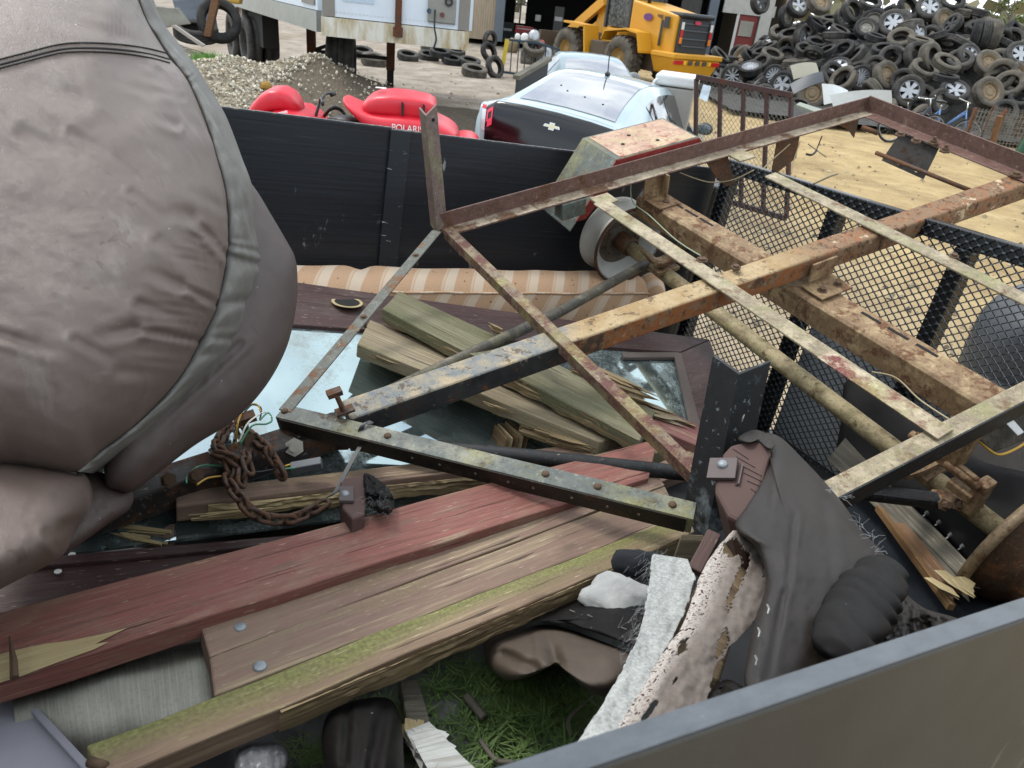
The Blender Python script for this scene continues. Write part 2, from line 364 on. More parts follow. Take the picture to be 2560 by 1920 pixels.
# ================================================================ ground
def ground_mat():
    m = Mat('yard_soil'); co = m.co(); a = m.noise(co, .12, 6, .6); b = m.noise(co, 1.7, 7, .65); c = m.noise(co, 14, 6, .7); f = m.noise(co, 70, 4, .6)
    x = m.sep(co, 0)
    side = m.step(m.math('ADD', x, m.math('MULTIPLY', a, 4.0)), 1.2, 6.0)          # greyer gravel by the shed, pale sand in the drive
    sand = m.mix(m.step(b, .3, .7), '8a7450', 'ae9a70'); grav = m.mix(m.step(b, .3, .7), '6f675b', 'a0968a')
    col = m.mix(side, grav, sand)
    col = m.mix(m.math('MULTIPLY', m.step(m.noise(m.co(scale=(1, .25, 1)), .9, 6, .65), .5, .72), .55), col, '66543a'); col = m.mix(m.math('MULTIPLY', m.step(m.noise(m.co(scale=(1, .5, 1), rot=(0, 0, .5)), 4.5, 7, .7), .55, .7), .5), col, '74624a')
    col = m.mix(m.math('MULTIPLY', m.step(c, .58, .75), .5), col, '5d5240'); col = m.mix(m.math('MULTIPLY', m.step(f, .6, .72), .55), col, 'e0d6bd')
    return m.done(col, .95, 0, m.math('ADD', m.math('MULTIPLY', c, 1.0), m.math('MULTIPLY', f, .4)), .8, .03, .2)
M_ground = ground_mat()
def _gz(x, y):
    r = max(0.0, 1 - math.hypot(x, y - 1) / 4)
    return (nz((x, y, 0), .5, 3) * .05 + nz((x, y, 0), 1.9, 8) * .018) * (1 if y > 4 else .4) - .01 - .2 * max(0, min(1, (y - 6) / 6)) ** 1
b = MB()
ys = [-30, -12, -6, -3, 0, 3] + [4 + i * .35 for i in range(58)] + [25 + i * 1.2 for i in range(20)] + [55, 75, 110, 180, 320, 700]
xs = [-600, -250, -120, -70, -45, -32] + [-24 + i * .5 for i in range(100)] + [30, 45, 70, 120, 250, 600]
gi = [[V((x, y, _gz(x, y) if abs(x) < 32 and -6 < y < 55 else (-.22 if y > 12 else -.02))) for y in ys] for x in xs]
b.add([p for r in gi for p in r], [(i * len(ys) + j, (i + 1) * len(ys) + j, (i + 1) * len(ys) + j + 1, i * len(ys) + j + 1) for i in range(len(xs) - 1) for j in range(len(ys) - 1)])
b.build('ground', M_ground, smooth=True, kind='structure')

b = MB(); rnd = random.Random(21)
for k in range(4200):
    y = 4.5 + 26 * rnd.random() ** 1.6; x = rnd.uniform(-.25, .62) * (y + 4); s_ = rnd.choice((.006, .008, .01, .014, .022, .035)) * rnd.uniform(.6, 1.3); c = V((x, y, _gz(x, y) + s_ * .3)); q = [c + V(d_) * s_ * rnd.uniform(.6, 1.3) for d_ in ((1, 0, 0), (0, 1, 0), (-1, 0, 0), (0, -1, 0), (0, 0, .8))]; b.add(q, [(0, 1, 4), (1, 2, 4), (2, 3, 4), (3, 0, 4)])
_pm = Mat('yard_pebble_stone'); b.build('yard_pebbles', _pm.done(_pm.ramp(_pm.n('ShaderNodeNewGeometry').outputs['Random Per Island'], [(0, '4a4236'), (.5, '857a66'), (1, 'b3a88e')]), .95), kind='stuff', label='small stones and clods scattered over the sandy yard', cat='stones', recalc=False)

# ================================================================ plywood-sided utility trailer
def ply_black():
    m = Mat('black_painted_plywood'); co = m.co('UV', (2.2, 130, 1)); g = m.noise(co, 1, 5, .6); s = m.noise(m.co('UV', (7, 3, 1)), 1, 8, .75); d = m.noise(m.co('UV', (60, 60, 1)), 1, 3)
    col = m.mix(m.step(g, .35, .7), '0b0e13', '1b2027')
    scr = m.step(m.math('ADD', s, m.math('MULTIPLY', m.noise(m.co('UV', (40, 8, 1)), 1, 3), .35)), .80, .87)
    col = m.mix(m.math('MULTIPLY', scr, .8), col, '9a9c98')
    ln = m.step(m.noise(m.co('UV', (2.0, 210, 1), rot=(0, 0, .25)), 1, 2, .5), .72, .76); col = m.mix(m.math('MULTIPLY', ln, .3), col, '70757a')
    col = m.mix(m.math('MULTIPLY', m.step(d, .6, .8), .1), col, '5a5c5c')
    return m.done(col, .42, 0, g, .35, .0012, .5)
M_ply = ply_black()
def ply_edge():
    m = Mat('worn_plywood_edge'); a = m.noise(m.co('UV', (45, 200, 1)), 1, 5, .7)
    return m.done(m.mix(m.step(a, .55, .62), '3a3f45', 'b9a98a'), .6, 0, a, .4, .001)
M_plyedge = ply_edge()
def ply_scuffed():
    m = Mat('scuffed_joint_strip'); n = m.noise(m.co('UV', (16, 70, 1), rot=(0, 0, .2)), 1, 6, .7); g = m.noise(m.co('UV', (2, 130, 1)), 1, 4)
    return m.done(m.mix(m.step(n, .64, .68), m.mix(g, '0b0e13', '20262d'), 'b4b5b0'), .5, 0, n, .4, .001)
M_grey_ply = None
def near_ply():
    m = Mat('scuffed_black_panel'); a = m.noise(m.co('UV', (6, 4, 1), rot=(0, 0, .6)), 1, 6, .65); d = m.noise(m.co('UV', (400, 400, 1)), 1, 2)
    col = m.mix(m.step(a, .3, .75), '272726', '3a3a38'); sc = m.step(m.noise(m.co('UV', (26, 5, 1), rot=(0, 0, .9)), 1, 4, .6), .64, .74)
    col = m.mix(m.math('MULTIPLY', sc, .4), col, '8d8a80'); col = m.mix(m.math('MULTIPLY', m.step(d, .5, .8), .12), col, '6a675d')
    return m.done(col, .45, 0, a, .2, .001)
M_near = near_ply()
M_blk = plain('black_gate_paint', '0d0f12', .32, 0, .3, 60, .2, .0006)
H_TOP, H_FLR, T_NEAR, T_FAR, S_END, S_FRONT = -.285, -1.19, .162, 2.32, 2.12, -.95
tr = thing('utility_trailer', 'black plywood sided utility trailer holding the scrap and torn furniture', 'trailer', T(.6, 1.25, H_FLR - .55))
def tbox(s0, s1, t0, t1, h0, h1, bb=None):
    bb = bb or MB(); bb.slab([T(s0, t0, h1), T(s1, t0, h1), T(s1, t1, h1), T(s0, t1, h1)], h1 - h0); return bb
def panel(name, s0, s1, t0, t1, h0, h1, m, parent, edge=True, facing=0):
    # upright sheet: UV on the big faces
    th = t1 - t0; b = MB(); b.slab([T(s0, t0, h0), T(s1, t0, h0), T(s1, t0, h1), T(s0, t0, h1)], th, 24, 1, TB); o = b.build(name, m, parent, bevel=.002)
    if edge:
        e = MB(); e.slab([T(s0, t0 + .0015, h1 + .0025), T(s1, t0 + .0015, h1 + .0025), T(s1, t1 - .0015, h1 + .0025), T(s0, t1 - .0015, h1 + .0025)], .002, 40, 1); e.build('panel_edge', M_plyedge, o)
    return o
SB = _tl(pB(985, 320, T_FAR) - CAM).x
fw = panel('side_panel', S_FRONT, SB - .004, T_FAR, T_FAR + .018, H_FLR, H_TOP, M_ply, tr)
fw = panel('side_panel', SB + .004, S_END, T_FAR, T_FAR + .018, H_FLR, H_TOP - .004, M_ply, tr)
panel('joint_strip', SB - .012, SB + .055, T_FAR - .012, T_FAR - .001, H_FLR, H_TOP - .002, ply_scuffed(), tr, False)
nw = panel('side_panel', S_FRONT, S_END, T_NEAR, T_NEAR + .016, H_FLR, H_TOP, M_near, tr, False)
def edge_blue():
    m = Mat('grey_blue_panel_edge'); a = m.noise(m.co('UV', (30, 60, 1)), 1, 5, .7)
    return m.done(m.mix(m.step(a, .68, .72), m.mix(m.step(a, .3, .7), '3b3f43', '4f5459'), 'b5aa90'), .38, 0, a, .2, .001)
e = MB(); e.slab([T(S_FRONT, T_NEAR + .001, H_TOP + .002), T(S_END, T_NEAR + .001, H_TOP + .002), T(S_END, T_NEAR + .015, H_TOP + .002), T(S_FRONT, T_NEAR + .015, H_TOP + .002)], .0015, 30, 1); e.build('panel_edge', edge_blue(), nw, bevel=.001)
for k in range(3):
    b = MB(); b.bar(T(-.6 + k * 1.0, T_FAR + .045, H_FLR - .05), T(-.6 + k * 1.0, T_FAR + .045, H_TOP - .05), .05, .05, TA); b.build('stake_post', M_blk, tr)
    b = MB(); b.bar(T(-.6 + k * 1.0, T_NEAR - .028, H_FLR - .05), T(-.6 + k * 1.0, T_NEAR - .028, H_FLR + .25), .05, .05, TA); b.build('stake_post', M_blk, tr)
b = tbox(S_FRONT, S_FRONT + .018, T_NEAR + .02, T_FAR - .002, H_FLR, H_TOP); b.build('front_panel', M_ply, tr)
b = MB()
for i in range(11):
    t0 = T_NEAR + .02 + i * .195; b = MB(); tbox(S_FRONT + .02, S_END - .03, t0, t0 + .19, H_FLR - .04, H_FLR, b); b.build('floor_board', wood('deck_board', '4a4238', '5e5446', None, .5), tr)
for t in (T_NEAR + .03, T_FAR - .03):
    b = MB(); b.bar(T(S_FRONT, t, H_FLR - .07), T(S_END, t, H_FLR - .07), .06, .06, TN); b.build('chassis_rail', M_blk, tr)
for t in (T_NEAR - .16, T_FAR + .16):
    b = MB(); b.lathe([(.19, -.08), (.3, -.09), (.33, -.05), (.33, .05), (.3, .09), (.19, .08)], T(.35, t, H_FLR - .2), TB, 28, True); wh = b.build('wheel', plain('rubber_dark', '1c1b1a', .8, 0, .25, 40, .4, .002), tr, smooth=True)
    b = MB(); b.lathe([(.19, -.07), (.17, .02), (.05, .03), (.001, .03)], T(.35, t, H_FLR - .2), TB, 24); b.build('rim', plain('wheel_steel', '9a9a98', .4, .6), wh, smooth=True)
b = MB(); b.bar(T(.35, T_NEAR - .1, H_FLR - .2), T(.35, T_FAR + .1, H_FLR - .2), .06, .06, TN); b.build('axle', M_blk, tr)
# tailgate: black tube frame covered with expanded mesh
gt = MB(); G_TOP = -.238; G_S = 2.1
gate = None
def gtube(t0, h0, t1, h1, wd=.05):
    return mesh(lambda q: q.bar(T(G_S + .025, t0, h0), T(G_S + .025, t1, h1), wd, .05, TA))
gate = gtube(T_NEAR + .02, G_TOP - .025, T_FAR - .05, G_TOP - .025).build('tailgate_top_rail', M_blk, tr, bevel=.004)
gtube(T_NEAR + .02, H_FLR + .03, T_FAR - .05, H_FLR + .03).build('tailgate_bottom_rail', M_blk, tr, bevel=.004)
g_ts = [T_FAR - .075, _tl(pS(2085, 520, G_S) - CAM).y, _tl(pS(2395, 650, G_S) - CAM).y]
g_ts += [g_ts[2] - (g_ts[1] - g_ts[2]), T_NEAR + .045]
for t in g_ts: gtube(t, H_FLR + .055, t, G_TOP - .05).build('tailgate_post', M_blk, tr, bevel=.004)
def mesh_mat():
    m = Mat('black_expanded_mesh'); a = m.noise(m.co(), 40, 4)
    return m.done(m.mix(m.step(a, .35, .7), '15181b', '33383d'), .3, .35, a, .2, .0005, .6)
def strands():
    b = MB(); pw, ph = .036, .0255; t0, t1, h0, h1 = T_NEAR + .022, T_FAR - .052, H_FLR + .006, G_TOP - .002
    slope = ph / pw; n = int((t1 - t0) / pw + (h1 - h0) / ph) + 2
    for sgn in (1, -1):
        for i in range(-n, n + 1):
            # line h = h0 + sgn*slope*(t - t0) + i*ph, clipped to the rectangle
            pts = []
            a, c = t0, t1
            ha, hc = h0 + sgn * slope * (a - t0) + i * ph, h0 + sgn * slope * (c - t0) + i * ph
            lo, hi = 0.0, 1.0; d = hc - ha
            if abs(d) > 1e-9:
                u0, u1 = (h0 - ha) / d, (h1 - ha) / d
                if u0 > u1: u0, u1 = u1, u0
                lo, hi = max(lo, u0), min(hi, u1)
            if hi - lo < .004: continue
            p = lambda u: T(G_S - .004 + sgn * .0009, a + (c - a) * u, ha + d * u)
            b.bar(p(lo), p(hi), .0027, .0036, TA)
    b.build('expanded_mesh', mesh_mat(), tr, recalc=False); b = MB()
    nt_, nh_ = int((t1 - t0) / (pw / 2)), int((h1 - h0) / (ph / 2))
    for i in range(1, nt_):
        for j in range(1, nh_):
            if (i + j) % 2 == 0:
                c = T(G_S - .0048, t0 + i * pw / 2, h0 + j * ph / 2); b.box(c, TA * .0022, TB * .0045, TN * .0022)
    return b
strands().build('mesh_joints', plain('glint_mesh_joint', '5d6368', .35, .5, .3, 60), tr, recalc=False, kind='stuff')  # lighter metal at the crossings paints in specular glints
# hinge corner bracket and the dark panel hung behind the lower gate
b = MB(); tq = g_ts[1]; b.slab([T(G_S + .062, tq - .03, -.66), T(G_S + .062, tq - .03, H_FLR), T(G_S + .062, tq - .62, H_FLR), T(G_S + .062, tq - .62, -.66)], .006, 1, 1, TA)
b.build('rubber_flap', plain('grey_rubber_sheet', 'a0a5a8', .7, 0, .2, 25, .3, .001), tr)
# ================================================================ scrap trailer frame lying on top
fr = thing('scrap_trailer_frame', 'rusty angle iron trailer frame with tongue and axle lying across the load', 'trailer frame', F(.6, -.6, -.3))
S_maroon = steel('maroon_rail_paint', '6a5048', '6a4a38', '2b211d', None, .38, '8d7f6c', .32, darka=.3)
S_ledge = steel('pale_rail_ledge', '8c7f6c', '6b4f3b', '2e2620', None, .42, 'a99d88', .45, darka=.28)
S_mossy = steel('mossy_tan_bar', '8a7e66', '7d6650', '6a5c48', '7d7d50', .38, 'a3977e', .45, darka=.22, sc=18)
S_pink = steel('peeling_pink_bar', '9a8a72', '7d4b45', '8f6a34', '8e8a5e', .48, 'b8ac94', .45, darka=.3, sc=10)
S_olive = steel('olive_grey_rail', '5d635f', '5a4a36', '34352f', '7d7a48', .36, '858474', .42, darka=.22)
S_tan = steel('tan_channel', '846b4e', '6d4c35', '5d4632', None, .42, 'a08b68', .42, darka=.2, sc=18)
S_orange = steel('orange_rust_tube', '8b7350', 'a4562a', '45362a', '8a8050', .62, 'a8906a', .45, darka=.28, sc=11)
S_black = steel('black_tube_paint', '1d2022', '5c3b26', '0b0c0d', None, .32, '5a5a50', .25, darka=.4, sc=13)
S_axle = steel('tan_axle_tube', '8a7a5c', '6b5a40', None, '7c7650', .35, 'a59774', .5, sc=22)
S_blackpatch = steel('black_angle_patchy', '1b1e20', '2c2620', '0c0d0e', None, .25, '7c8689', .4, darka=.3, sc=7)
S_rust = steel('dark_rust', '4c382b', '6c4a30', '231a15', None, .5, '7d6a54', .25, darka=.35, sc=20)
S_redgreen = steel('red_green_fender_paint', '59605a', '9a3b32', '3d3f38', '7c7a50', .3, '7d8378', .3, darka=.25, sc=8)
S_fendtop = steel('red_worn_fender_top', 'ad8a76', '9a5a4c', '8d8068', 'a59a70', .38, 'b39a80', .45, darka=.2, sc=15)
M_zinc = plain('dull_zinc_bolt', '8f8b80', .5, .6, .2, 80)
M_boltr = plain('rusty_bolt', '54412f', .85, 0, .3, 120, .4, .001)
def fa(name, p0, p1, flat, upr, m, th=.005, parent=None, n=1):
    b = MB(); pts = [F(*p0), F(*p1)]
    q0, q1 = pts; b.angle(q0, q1, flat, upr, th); return b.build(name, m, parent or fr, bevel=.0012, seg=1)
W_ = -1.24
rail = fa('far_side_rail', (0, 0, 0), (1.785, 0, 0), E2 * -.05, E3 * .055, S_maroon)
b = MB(); b.slab([F(.02, -.006, .0062), F(1.77, -.006, .0062), F(1.77, -.0495, .0062), F(.02, -.0495, .0062)], .001, 60, 1, -E3, warp=.002); b.build('rail_ledge_layer', S_ledge, rail)  # paler layer along the horizontal flange
endr = fa('end_rail', (1.785, -.004, .001), (1.785, W_ - .07, .001), E1 * -.055, E3 * .06, S_maroon)
_a = pF(2071, 1228, 0); _b = pF(2760, 876, 0); _b = _a + (_b - _a) * ((1.775 - (_a - F0).dot(E1)) / (_b - _a).dot(E1))
nr_ = MB(); nr_.bar(_a, _b, .042, .004, E3, (0, 0)); near_rail = nr_.build('near_side_rail', S_mossy, fr, bevel=.001)
p0, p1 = _a, _b; sidev = (p1 - p0).normalized().cross(E3)
nr_ = MB(); nr_.bar(p0, p1, .004, .05, E3, (0, -.027)); 
nr_ = MB(); sgn = 1 if sidev.dot(E2) < 0 else -1
nr_.bar(p0 + sidev * sgn * .022, p1 + sidev * sgn * .022, .005, .052, E3, (0, -.024)); nr_.build('near_rail_web', S_black, near_rail, bevel=.001)
# cross bars
def cross(name, a, b_, wd, m, k=.008, th=.006):
    bb = MB(); bb.bar(pF(*a, k), pF(*b_, k), wd, th, E3, n=10); return bb.build(name, m, fr, bevel=.0012, seg=1)
cross('cross_bar', (1500, 505), (2365, 1088), .05, S_mossy)
bb = MB(); bb.bar(pF(2060, 885, .0125), pF(2362, 1086, .0125), .046, .002, E3, n=6); bb.build('peeling_paint_layer', S_pink, fr)
_c = pF(1925, 437, .008); _d = pF(2600, 768, .008); _d = _c + (_d - _c) * ((-1.27 - (_c - F0).dot(E2)) / (_d - _c).dot(E2)); bb = MB(); bb.bar(_c, _d, .05, .006, E3, n=10); bb.build('cross_bar', S_mossy, fr, bevel=.0012, seg=1)
for q in ((1495, 495, 1540, 512), (1845, 392, 1880, 398)):
    bb = MB(); bb.bar(F(*[0, 0, 0]), F(.001, 0, 0), .001, .001) if False else None
    c = pF((q[0] + q[2]) / 2 - 8, (q[1] + q[3]) / 2 - 4, .005); bb.box(c, E1 * .034, E2 * .03, E3 * .003); bb.build('cross_bar_stub', S_mossy, fr)
# front cross member and A-frame
b = MB(); b.angle(F(.002, -.02, .012), F(.03, -1.2, .012), E1 * .03, E3 * -.032, .004); b.build('front_cross_member', steel('maroon_olive_angle', '7a6a55', '6d4c44', '3a2c26', '8a8450', .5, '9a8f72', .35, darka=.2, sc=13), fr, bevel=.001)
P4 = pF(712, 1028, .012); P5 = pF(1722, 1272, .012); P1 = pF(1092, 578, .012)
b = MB(); b.bar(P1, P4, .030, .004, E3); b.build('tongue_brace_flat', steel('grey_spotted_flat', '5b5f58', '7d5c42', '2c2b27', None, .42, '9a907c', .33, darka=.3, sc=18), fr, bevel=.001)
d45 = (P5 - P4).normalized(); s45 = d45.cross(E3).normalized(); s45 = s45 if s45.dot(E2) < 0 else -s45
b = MB(); b.sweep([P4 - d45 * .01, P5 + d45 * .012], [V((0, 0, 0)) - s45 * .02, s45 * .022, s45 * .022 - E3 * .042, s45 * .018 - E3 * .042, s45 * .018 - E3 * .004, -s45 * .02 - E3 * .004]); ar = b.build('tongue_brace_angle', S_olive, fr, bevel=.0015)
b = MB(); b.bar(P4 + s45 * .0232 - E3 * .0215, P5 + s45 * .0232 - E3 * .0215, .002, .038, E3, n=6); b.build('brace_side_face', steel('brown_black_side', '2b251e', '4a3826', '14120f', None, .4, '4d463a', .3, darka=.3, sc=14), ar)
bolts = MB()
for t_ in (.0, .285, .68, .8, .965):
    c = P4.lerp(P5, t_); b = MB(); b.lathe([(.0005, -.001), (.008, -.001), (.0075, .003), (.004, .0048), (.0005, .005)], c, E3, 12); b.build('screw_head', M_boltr, ar, smooth=True)
for t_ in (.36, .43, .52, .6, .66, .75, .83, .9):
    c = P4.lerp(P5, t_) + s45 * .0243 - E3 * .02; b = MB(); b.disc(c, s45, .0028, .0012, 8); b.build('rivet', M_zinc, ar)
for t_ in (.2, .62):
    c = P1.lerp(P4, t_ * .9); b = MB(); b.bolt(c + E3 * .002, E3, .006, .005); b.lathe([(.0004, 0), (.004, 0), (.004, -.03), (.0004, -.03)], c, E3, 8); b.build('bolt', M_boltr, fr)
# tongue tube
TZ = -.001
def tong(u0, u1, m):
    b = MB(); A_, B_ = F(u0, -.612, TZ), F(u1, -.66, TZ); b.bar(A_, B_, .07, .062, E3, (0, -.031), n=24); return b.build('tongue_tube', m, fr, bevel=.007, seg=3)
def tongue_mat():
    # paint layers change along the tube: bare dark at the coupler end, orange rust in the middle, tan at the tail
    m = Mat('rusty_tongue_tube'); co = m.co(); t = m.math('MULTIPLY', m.n('ShaderNodeVectorMath', {0: co, 1: tuple(E1)}, operation='DOT_PRODUCT').outputs['Value'], 1.0)
    a = m.noise(co, 12, 8, .68); b2 = m.noise(co, 33, 6, .65); f = m.noise(co, 190, 3)
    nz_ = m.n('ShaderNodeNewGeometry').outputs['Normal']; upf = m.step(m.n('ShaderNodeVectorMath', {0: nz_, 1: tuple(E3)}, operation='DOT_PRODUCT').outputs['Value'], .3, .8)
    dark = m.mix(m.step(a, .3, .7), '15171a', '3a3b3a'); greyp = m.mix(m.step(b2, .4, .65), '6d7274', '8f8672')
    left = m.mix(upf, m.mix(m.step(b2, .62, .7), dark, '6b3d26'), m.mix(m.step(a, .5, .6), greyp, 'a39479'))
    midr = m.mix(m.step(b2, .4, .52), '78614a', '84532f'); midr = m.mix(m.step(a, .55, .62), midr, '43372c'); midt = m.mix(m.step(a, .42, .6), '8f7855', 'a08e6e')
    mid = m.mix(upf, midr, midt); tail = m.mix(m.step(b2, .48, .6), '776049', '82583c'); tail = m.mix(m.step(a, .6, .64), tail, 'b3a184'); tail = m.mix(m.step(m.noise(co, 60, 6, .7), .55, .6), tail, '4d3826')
    jit = m.math('ADD', t, m.math('MULTIPLY', m.math('SUBTRACT', a, .5), .25))
    col = m.mix(m.step(jit, -.56, -.5), left, mid); col = m.mix(m.step(jit, .12, .3), col, tail)
    fl_ = m.noise(m.co(loc=(4, 1, 2)), 26, 8, .75); col = m.mix(m.math('MULTIPLY', m.step(fl_, .56, .6), .7), col, '3d2c20'); col = m.mix(m.math('MULTIPLY', m.math('SUBTRACT', 1.0, m.step(fl_, .36, .4)), .4), col, 'a59579')
    col = m.mix(m.math('MULTIPLY', m.step(f, .55, .75), .4), col, '2a2018')
    return m.done(col, .8, 0, m.math('ADD', b2, m.math('MULTIPLY', a, .6)), .55, .0018, .3)
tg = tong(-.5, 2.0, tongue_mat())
for u_ in (.46,):
    pass
b = MB(); c = pF(2025, 690, 0); b.box(F(.86, -.69, -.035), E1 * .045, E2 * .004, E3 * .028); b.box(F(.86, -.72, -.078), E1 * .06, E2 * .04, E3 * .003); pl = b.build('angle_clip', S_tan, fr, bevel=.002)
for du in (-.03, .03):
    b = MB(); b.bolt(F(.86 + du, -.73, -.075), E3, .009, .012); b.build('bolt', M_boltr, pl)
for u_, v_ in ((.13, -.605), (.67, -.645)):
    b = MB(); b.disc(F(u_, -.648 - .02 * (u_ > .5), -.03), -E2, .006, .0012, 12); b.build('bolt_hole', plain('hole_dark', '0a0908', .9), tg)
# spring beam (channel with slots)
def beam():
    b = MB(); u0, u1 = .79, .865; A_, B_ = F(u0, .02, -.088), F(u1, -1.26, -.088); d, u, r = frame_of(B_ - A_, E3)
    sec = [-r * .05 - u * .075, -r * .05 - u * .008, -r * .042, r * .042, r * .05 - u * .008, r * .05 - u * .075, r * .045 - u * .075, r * .045 - u * .006, -r * .045 - u * .006, -r * .045 - u * .075]
    b.sweep([A_.lerp(B_, i / 12) for i in range(13)], sec); return b, A_, B_, r
b, A_, B_, rr = beam(); bm_ = b.build('spring_beam', S_tan, fr, bevel=.0015)
for t_ in (.10, .155, .21, .70, .765, .83):
    b = MB(); q = A_.lerp(B_, t_) + rr * (-.018 if t_ < .5 else -.02); dd = (B_ - A_).normalized(); b.box(q + E3 * .0006, dd * .030, rr * .0045, E3 * .0008); b.build('slot', plain('hole_dark', '0a0908', .9), bm_)
# bracket between far rail and beam
b = MB(); c = F(.785, -.035, -.05); b.box(F(.765, -.03, -.04), E1 * .035, E2 * .003, E3 * .045); b.box(F(.8, -.04, -.04), E1 * .003, E2 * .03, E3 * .045); b.box(F(.785, -.06, -.084), E1 * .045, E2 * .05, E3 * .003); bk = b.build('beam_bracket', S_tan, fr, bevel=.002)
b = MB(); b.lathe([(.0005, 0), (.012, 0), (.01, .005), (.0005, .006)], F(.79, -.08, -.081), E3, 12); b.build('bolt', M_boltr, bk, smooth=True)
# axle, rims, springs
AX = (.745, -.3)
b = MB(); b.tube([F(AX[0], .1, AX[1]), F(AX[0], -.6, AX[1]), F(AX[0], -1.46, AX[1])], .026, 16); ax = b.build('axle_tube', S_axle, fr, smooth=True)
def rim(v, m, mo, name):
    c = F(AX[0], v, AX[1]); s_ = 1 if v > -.5 else -1; a_ = E2 * s_
    g_ = 1.3 if v > -.5 else 1.5; pr = [(r0 * g_, z0 * (.75 if v > -.5 else 1.15)) for r0, z0 in [(.108, -.085), (.112, -.078), (.1, -.066), (.092, -.03), (.078, -.012), (.078, .012), (.092, .03), (.1, .05), (.112, .062), (.108, .069), (.098, .056), (.088, .034), (.074, .015), (.074, -.01), (.088, -.03), (.096, -.064)]]
    b = MB(); b.lathe(pr, c, a_, 40, True); o = b.build(name, m, fr, smooth=True)
    b = MB(); b.lathe([(.076 * g_, .0), (.06 * g_, .012), (.05 * g_, .004), (.03, .006), (.03, -.03), (.026, -.045), (.001, -.045)], c, a_, 28); b.build('rim_disc', mo, o, smooth=True)
    for k in range(5):
        a = 2 * math.pi * k / 5; p = c + E1 * (.05 * g_ * math.cos(a)) + E3 * (.05 * g_ * math.sin(a)); b = MB(); b.disc(p - a_ * .012, -a_, .007, .008, 6); b.build('lug_nut', M_boltr, o)
    return o
b = MB(); b.lathe([(.138, -.062), (.148, -.068), (.15, -.06), (.148, -.054), (.139, -.05)], F(AX[0], .1, AX[1]), E2, 48, True); b.build('rim_flange', S_rust, fr, smooth=True)
rim(.1, plain('scuffed_white_rim', 'b4b5af', .5, 0, .25, 14, .2, .001), steel('grimy_hub_disc', '5d564a', '6b5038', '2d2823', None, .4, '8d8778', .3, sc=25), 'far_rim')
b = MB(); b.lathe([(.168, .075), (.172, .09), (.168, .1), (.15, .098), (.148, .08)], F(AX[0], -1.55, AX[1]), E2, 48, True); b.build('rim_flange', steel('tan_rim_lip', '7d6a50', '6b4a2c', '4a3a2a', None, .4, '96866a', .3, sc=20), fr, smooth=True)
rim(-1.55, steel('orange_brown_rim', '4a3626', '6b4526', '241a14', None, .42, '6d6455', .3, darka=.3, sc=22), S_rust, 'near_rim')
b = MB(); b.lathe([(.03, 0), (.036, .01), (.036, .07), (.02, .08), (.001, .08)], F(AX[0], .02, AX[1]), E2, 18); b.build('hub', S_rust, ax, smooth=True)
for v_, far in ((-.16, True), (-1.22, False)):
    hl = .1 if far else .2; b = MB(); pts = [F(AX[0] - hl + 2 * hl * i / 10, v_, AX[1] + .045 + .07 * (abs(i - 5) / 5) ** 2) for i in range(11)]
    sec = [E2 * -.022 - E3 * .004, E2 * .022 - E3 * .004, E2 * .022 + E3 * .004, E2 * -.022 + E3 * .004]; b.sweep(pts, sec); b.sweep([p - E3 * .0085 for p in pts[2:9]], sec); sp = b.build('leaf_spring', S_tan, fr)
    b = MB(); b.box(F(AX[0], v_, AX[1] + .02), E1 * .045, E2 * .035, E3 * .006); b.build('spring_plate', S_tan, sp)
# shackle hardware at the near end of the axle
b = MB(); q = [pF(2345, 1135, -.17), pF(2440, 1210, -.17)]; b.bar(q[0], q[1], .012, .034, E3); sh = b.build('shackle_link', S_tan, fr, bevel=.003)
b = MB(); off = E2 * .065; b.bar(q[0] + off, q[1] + off, .008, .034, E3); b.build('shackle_link', S_tan, fr, bevel=.003)
for p_ in q:
    b = MB(); b.tube([p_ - E2 * .012, p_ + off + E2 * .01], .011, 10); b.build('shackle_pin', S_tan, fr, smooth=True)
    b = MB(); b.disc(p_ - E2 * .0065, -E2, .008, .003, 12); b.build('pin_head', S_axle, sh)
b = MB(); c = pF(2395, 1110, -.12); b.box(c, E1 * .02, E2 * .03, E3 * .05); b.build('spring_hanger', S_tan, fr, bevel=.008)
b = MB(); c = pF(2445, 1240, -.21); b.box(c, E1 * .02, E2 * .014, E3 * .05); b.box(c + E2 * .03, E1 * .03, E2 * .03, E3 * .012); b.build('axle_saddle', S_tan, fr, bevel=.004)
# diagonal pipes tongue -> axle ends
b = MB(); b.tube([F(-.44, -.56, -.05), F(.2, -.33, -.18), F(.74, -.1, -.285)], .0165, 14); b.build('diagonal_pipe', steel('grey_black_pipe', '4d4a42', '6d5a44', '181a1c', '7a7458', .35, '8a8270', .35, darka=.36, sc=12), fr, smooth=True)
b = MB(); pp = [pF(880, 1108, -.075), pF(1200, 1130, -.085), pF(1740, 1186, -.16), pF(2130, 1225, -.235)]; b.tube(bez(pp, 6), .0175, 14); dp = b.build('diagonal_pipe', S_black, fr, smooth=True)
b = MB(); b.bar(pF(2125, 1226, -.235), pF(2345, 1252, -.262), .036, .03, E3); b.build('brace_flat_end', S_black, fr, bevel=.008)
b = MB(); b.bar(pF(2335, 1243, -.258), pF(2450, 1250, -.268), .04, .012, E3); bp = b.build('brace_plate', S_tan, fr, bevel=.002)
for x_ in (2360, 2395):
    b = MB(); b.bolt(pF(x_, 1262, -.252), -E2 * .6 + E3 * .6, .009, .014); b.build('bolt', M_boltr, bp)
b = MB(); b.bolt(pF(2128, 1240, -.228), -E2 * .7 + E3 * .3, .009, .014); b.build('bolt', M_boltr, fr)
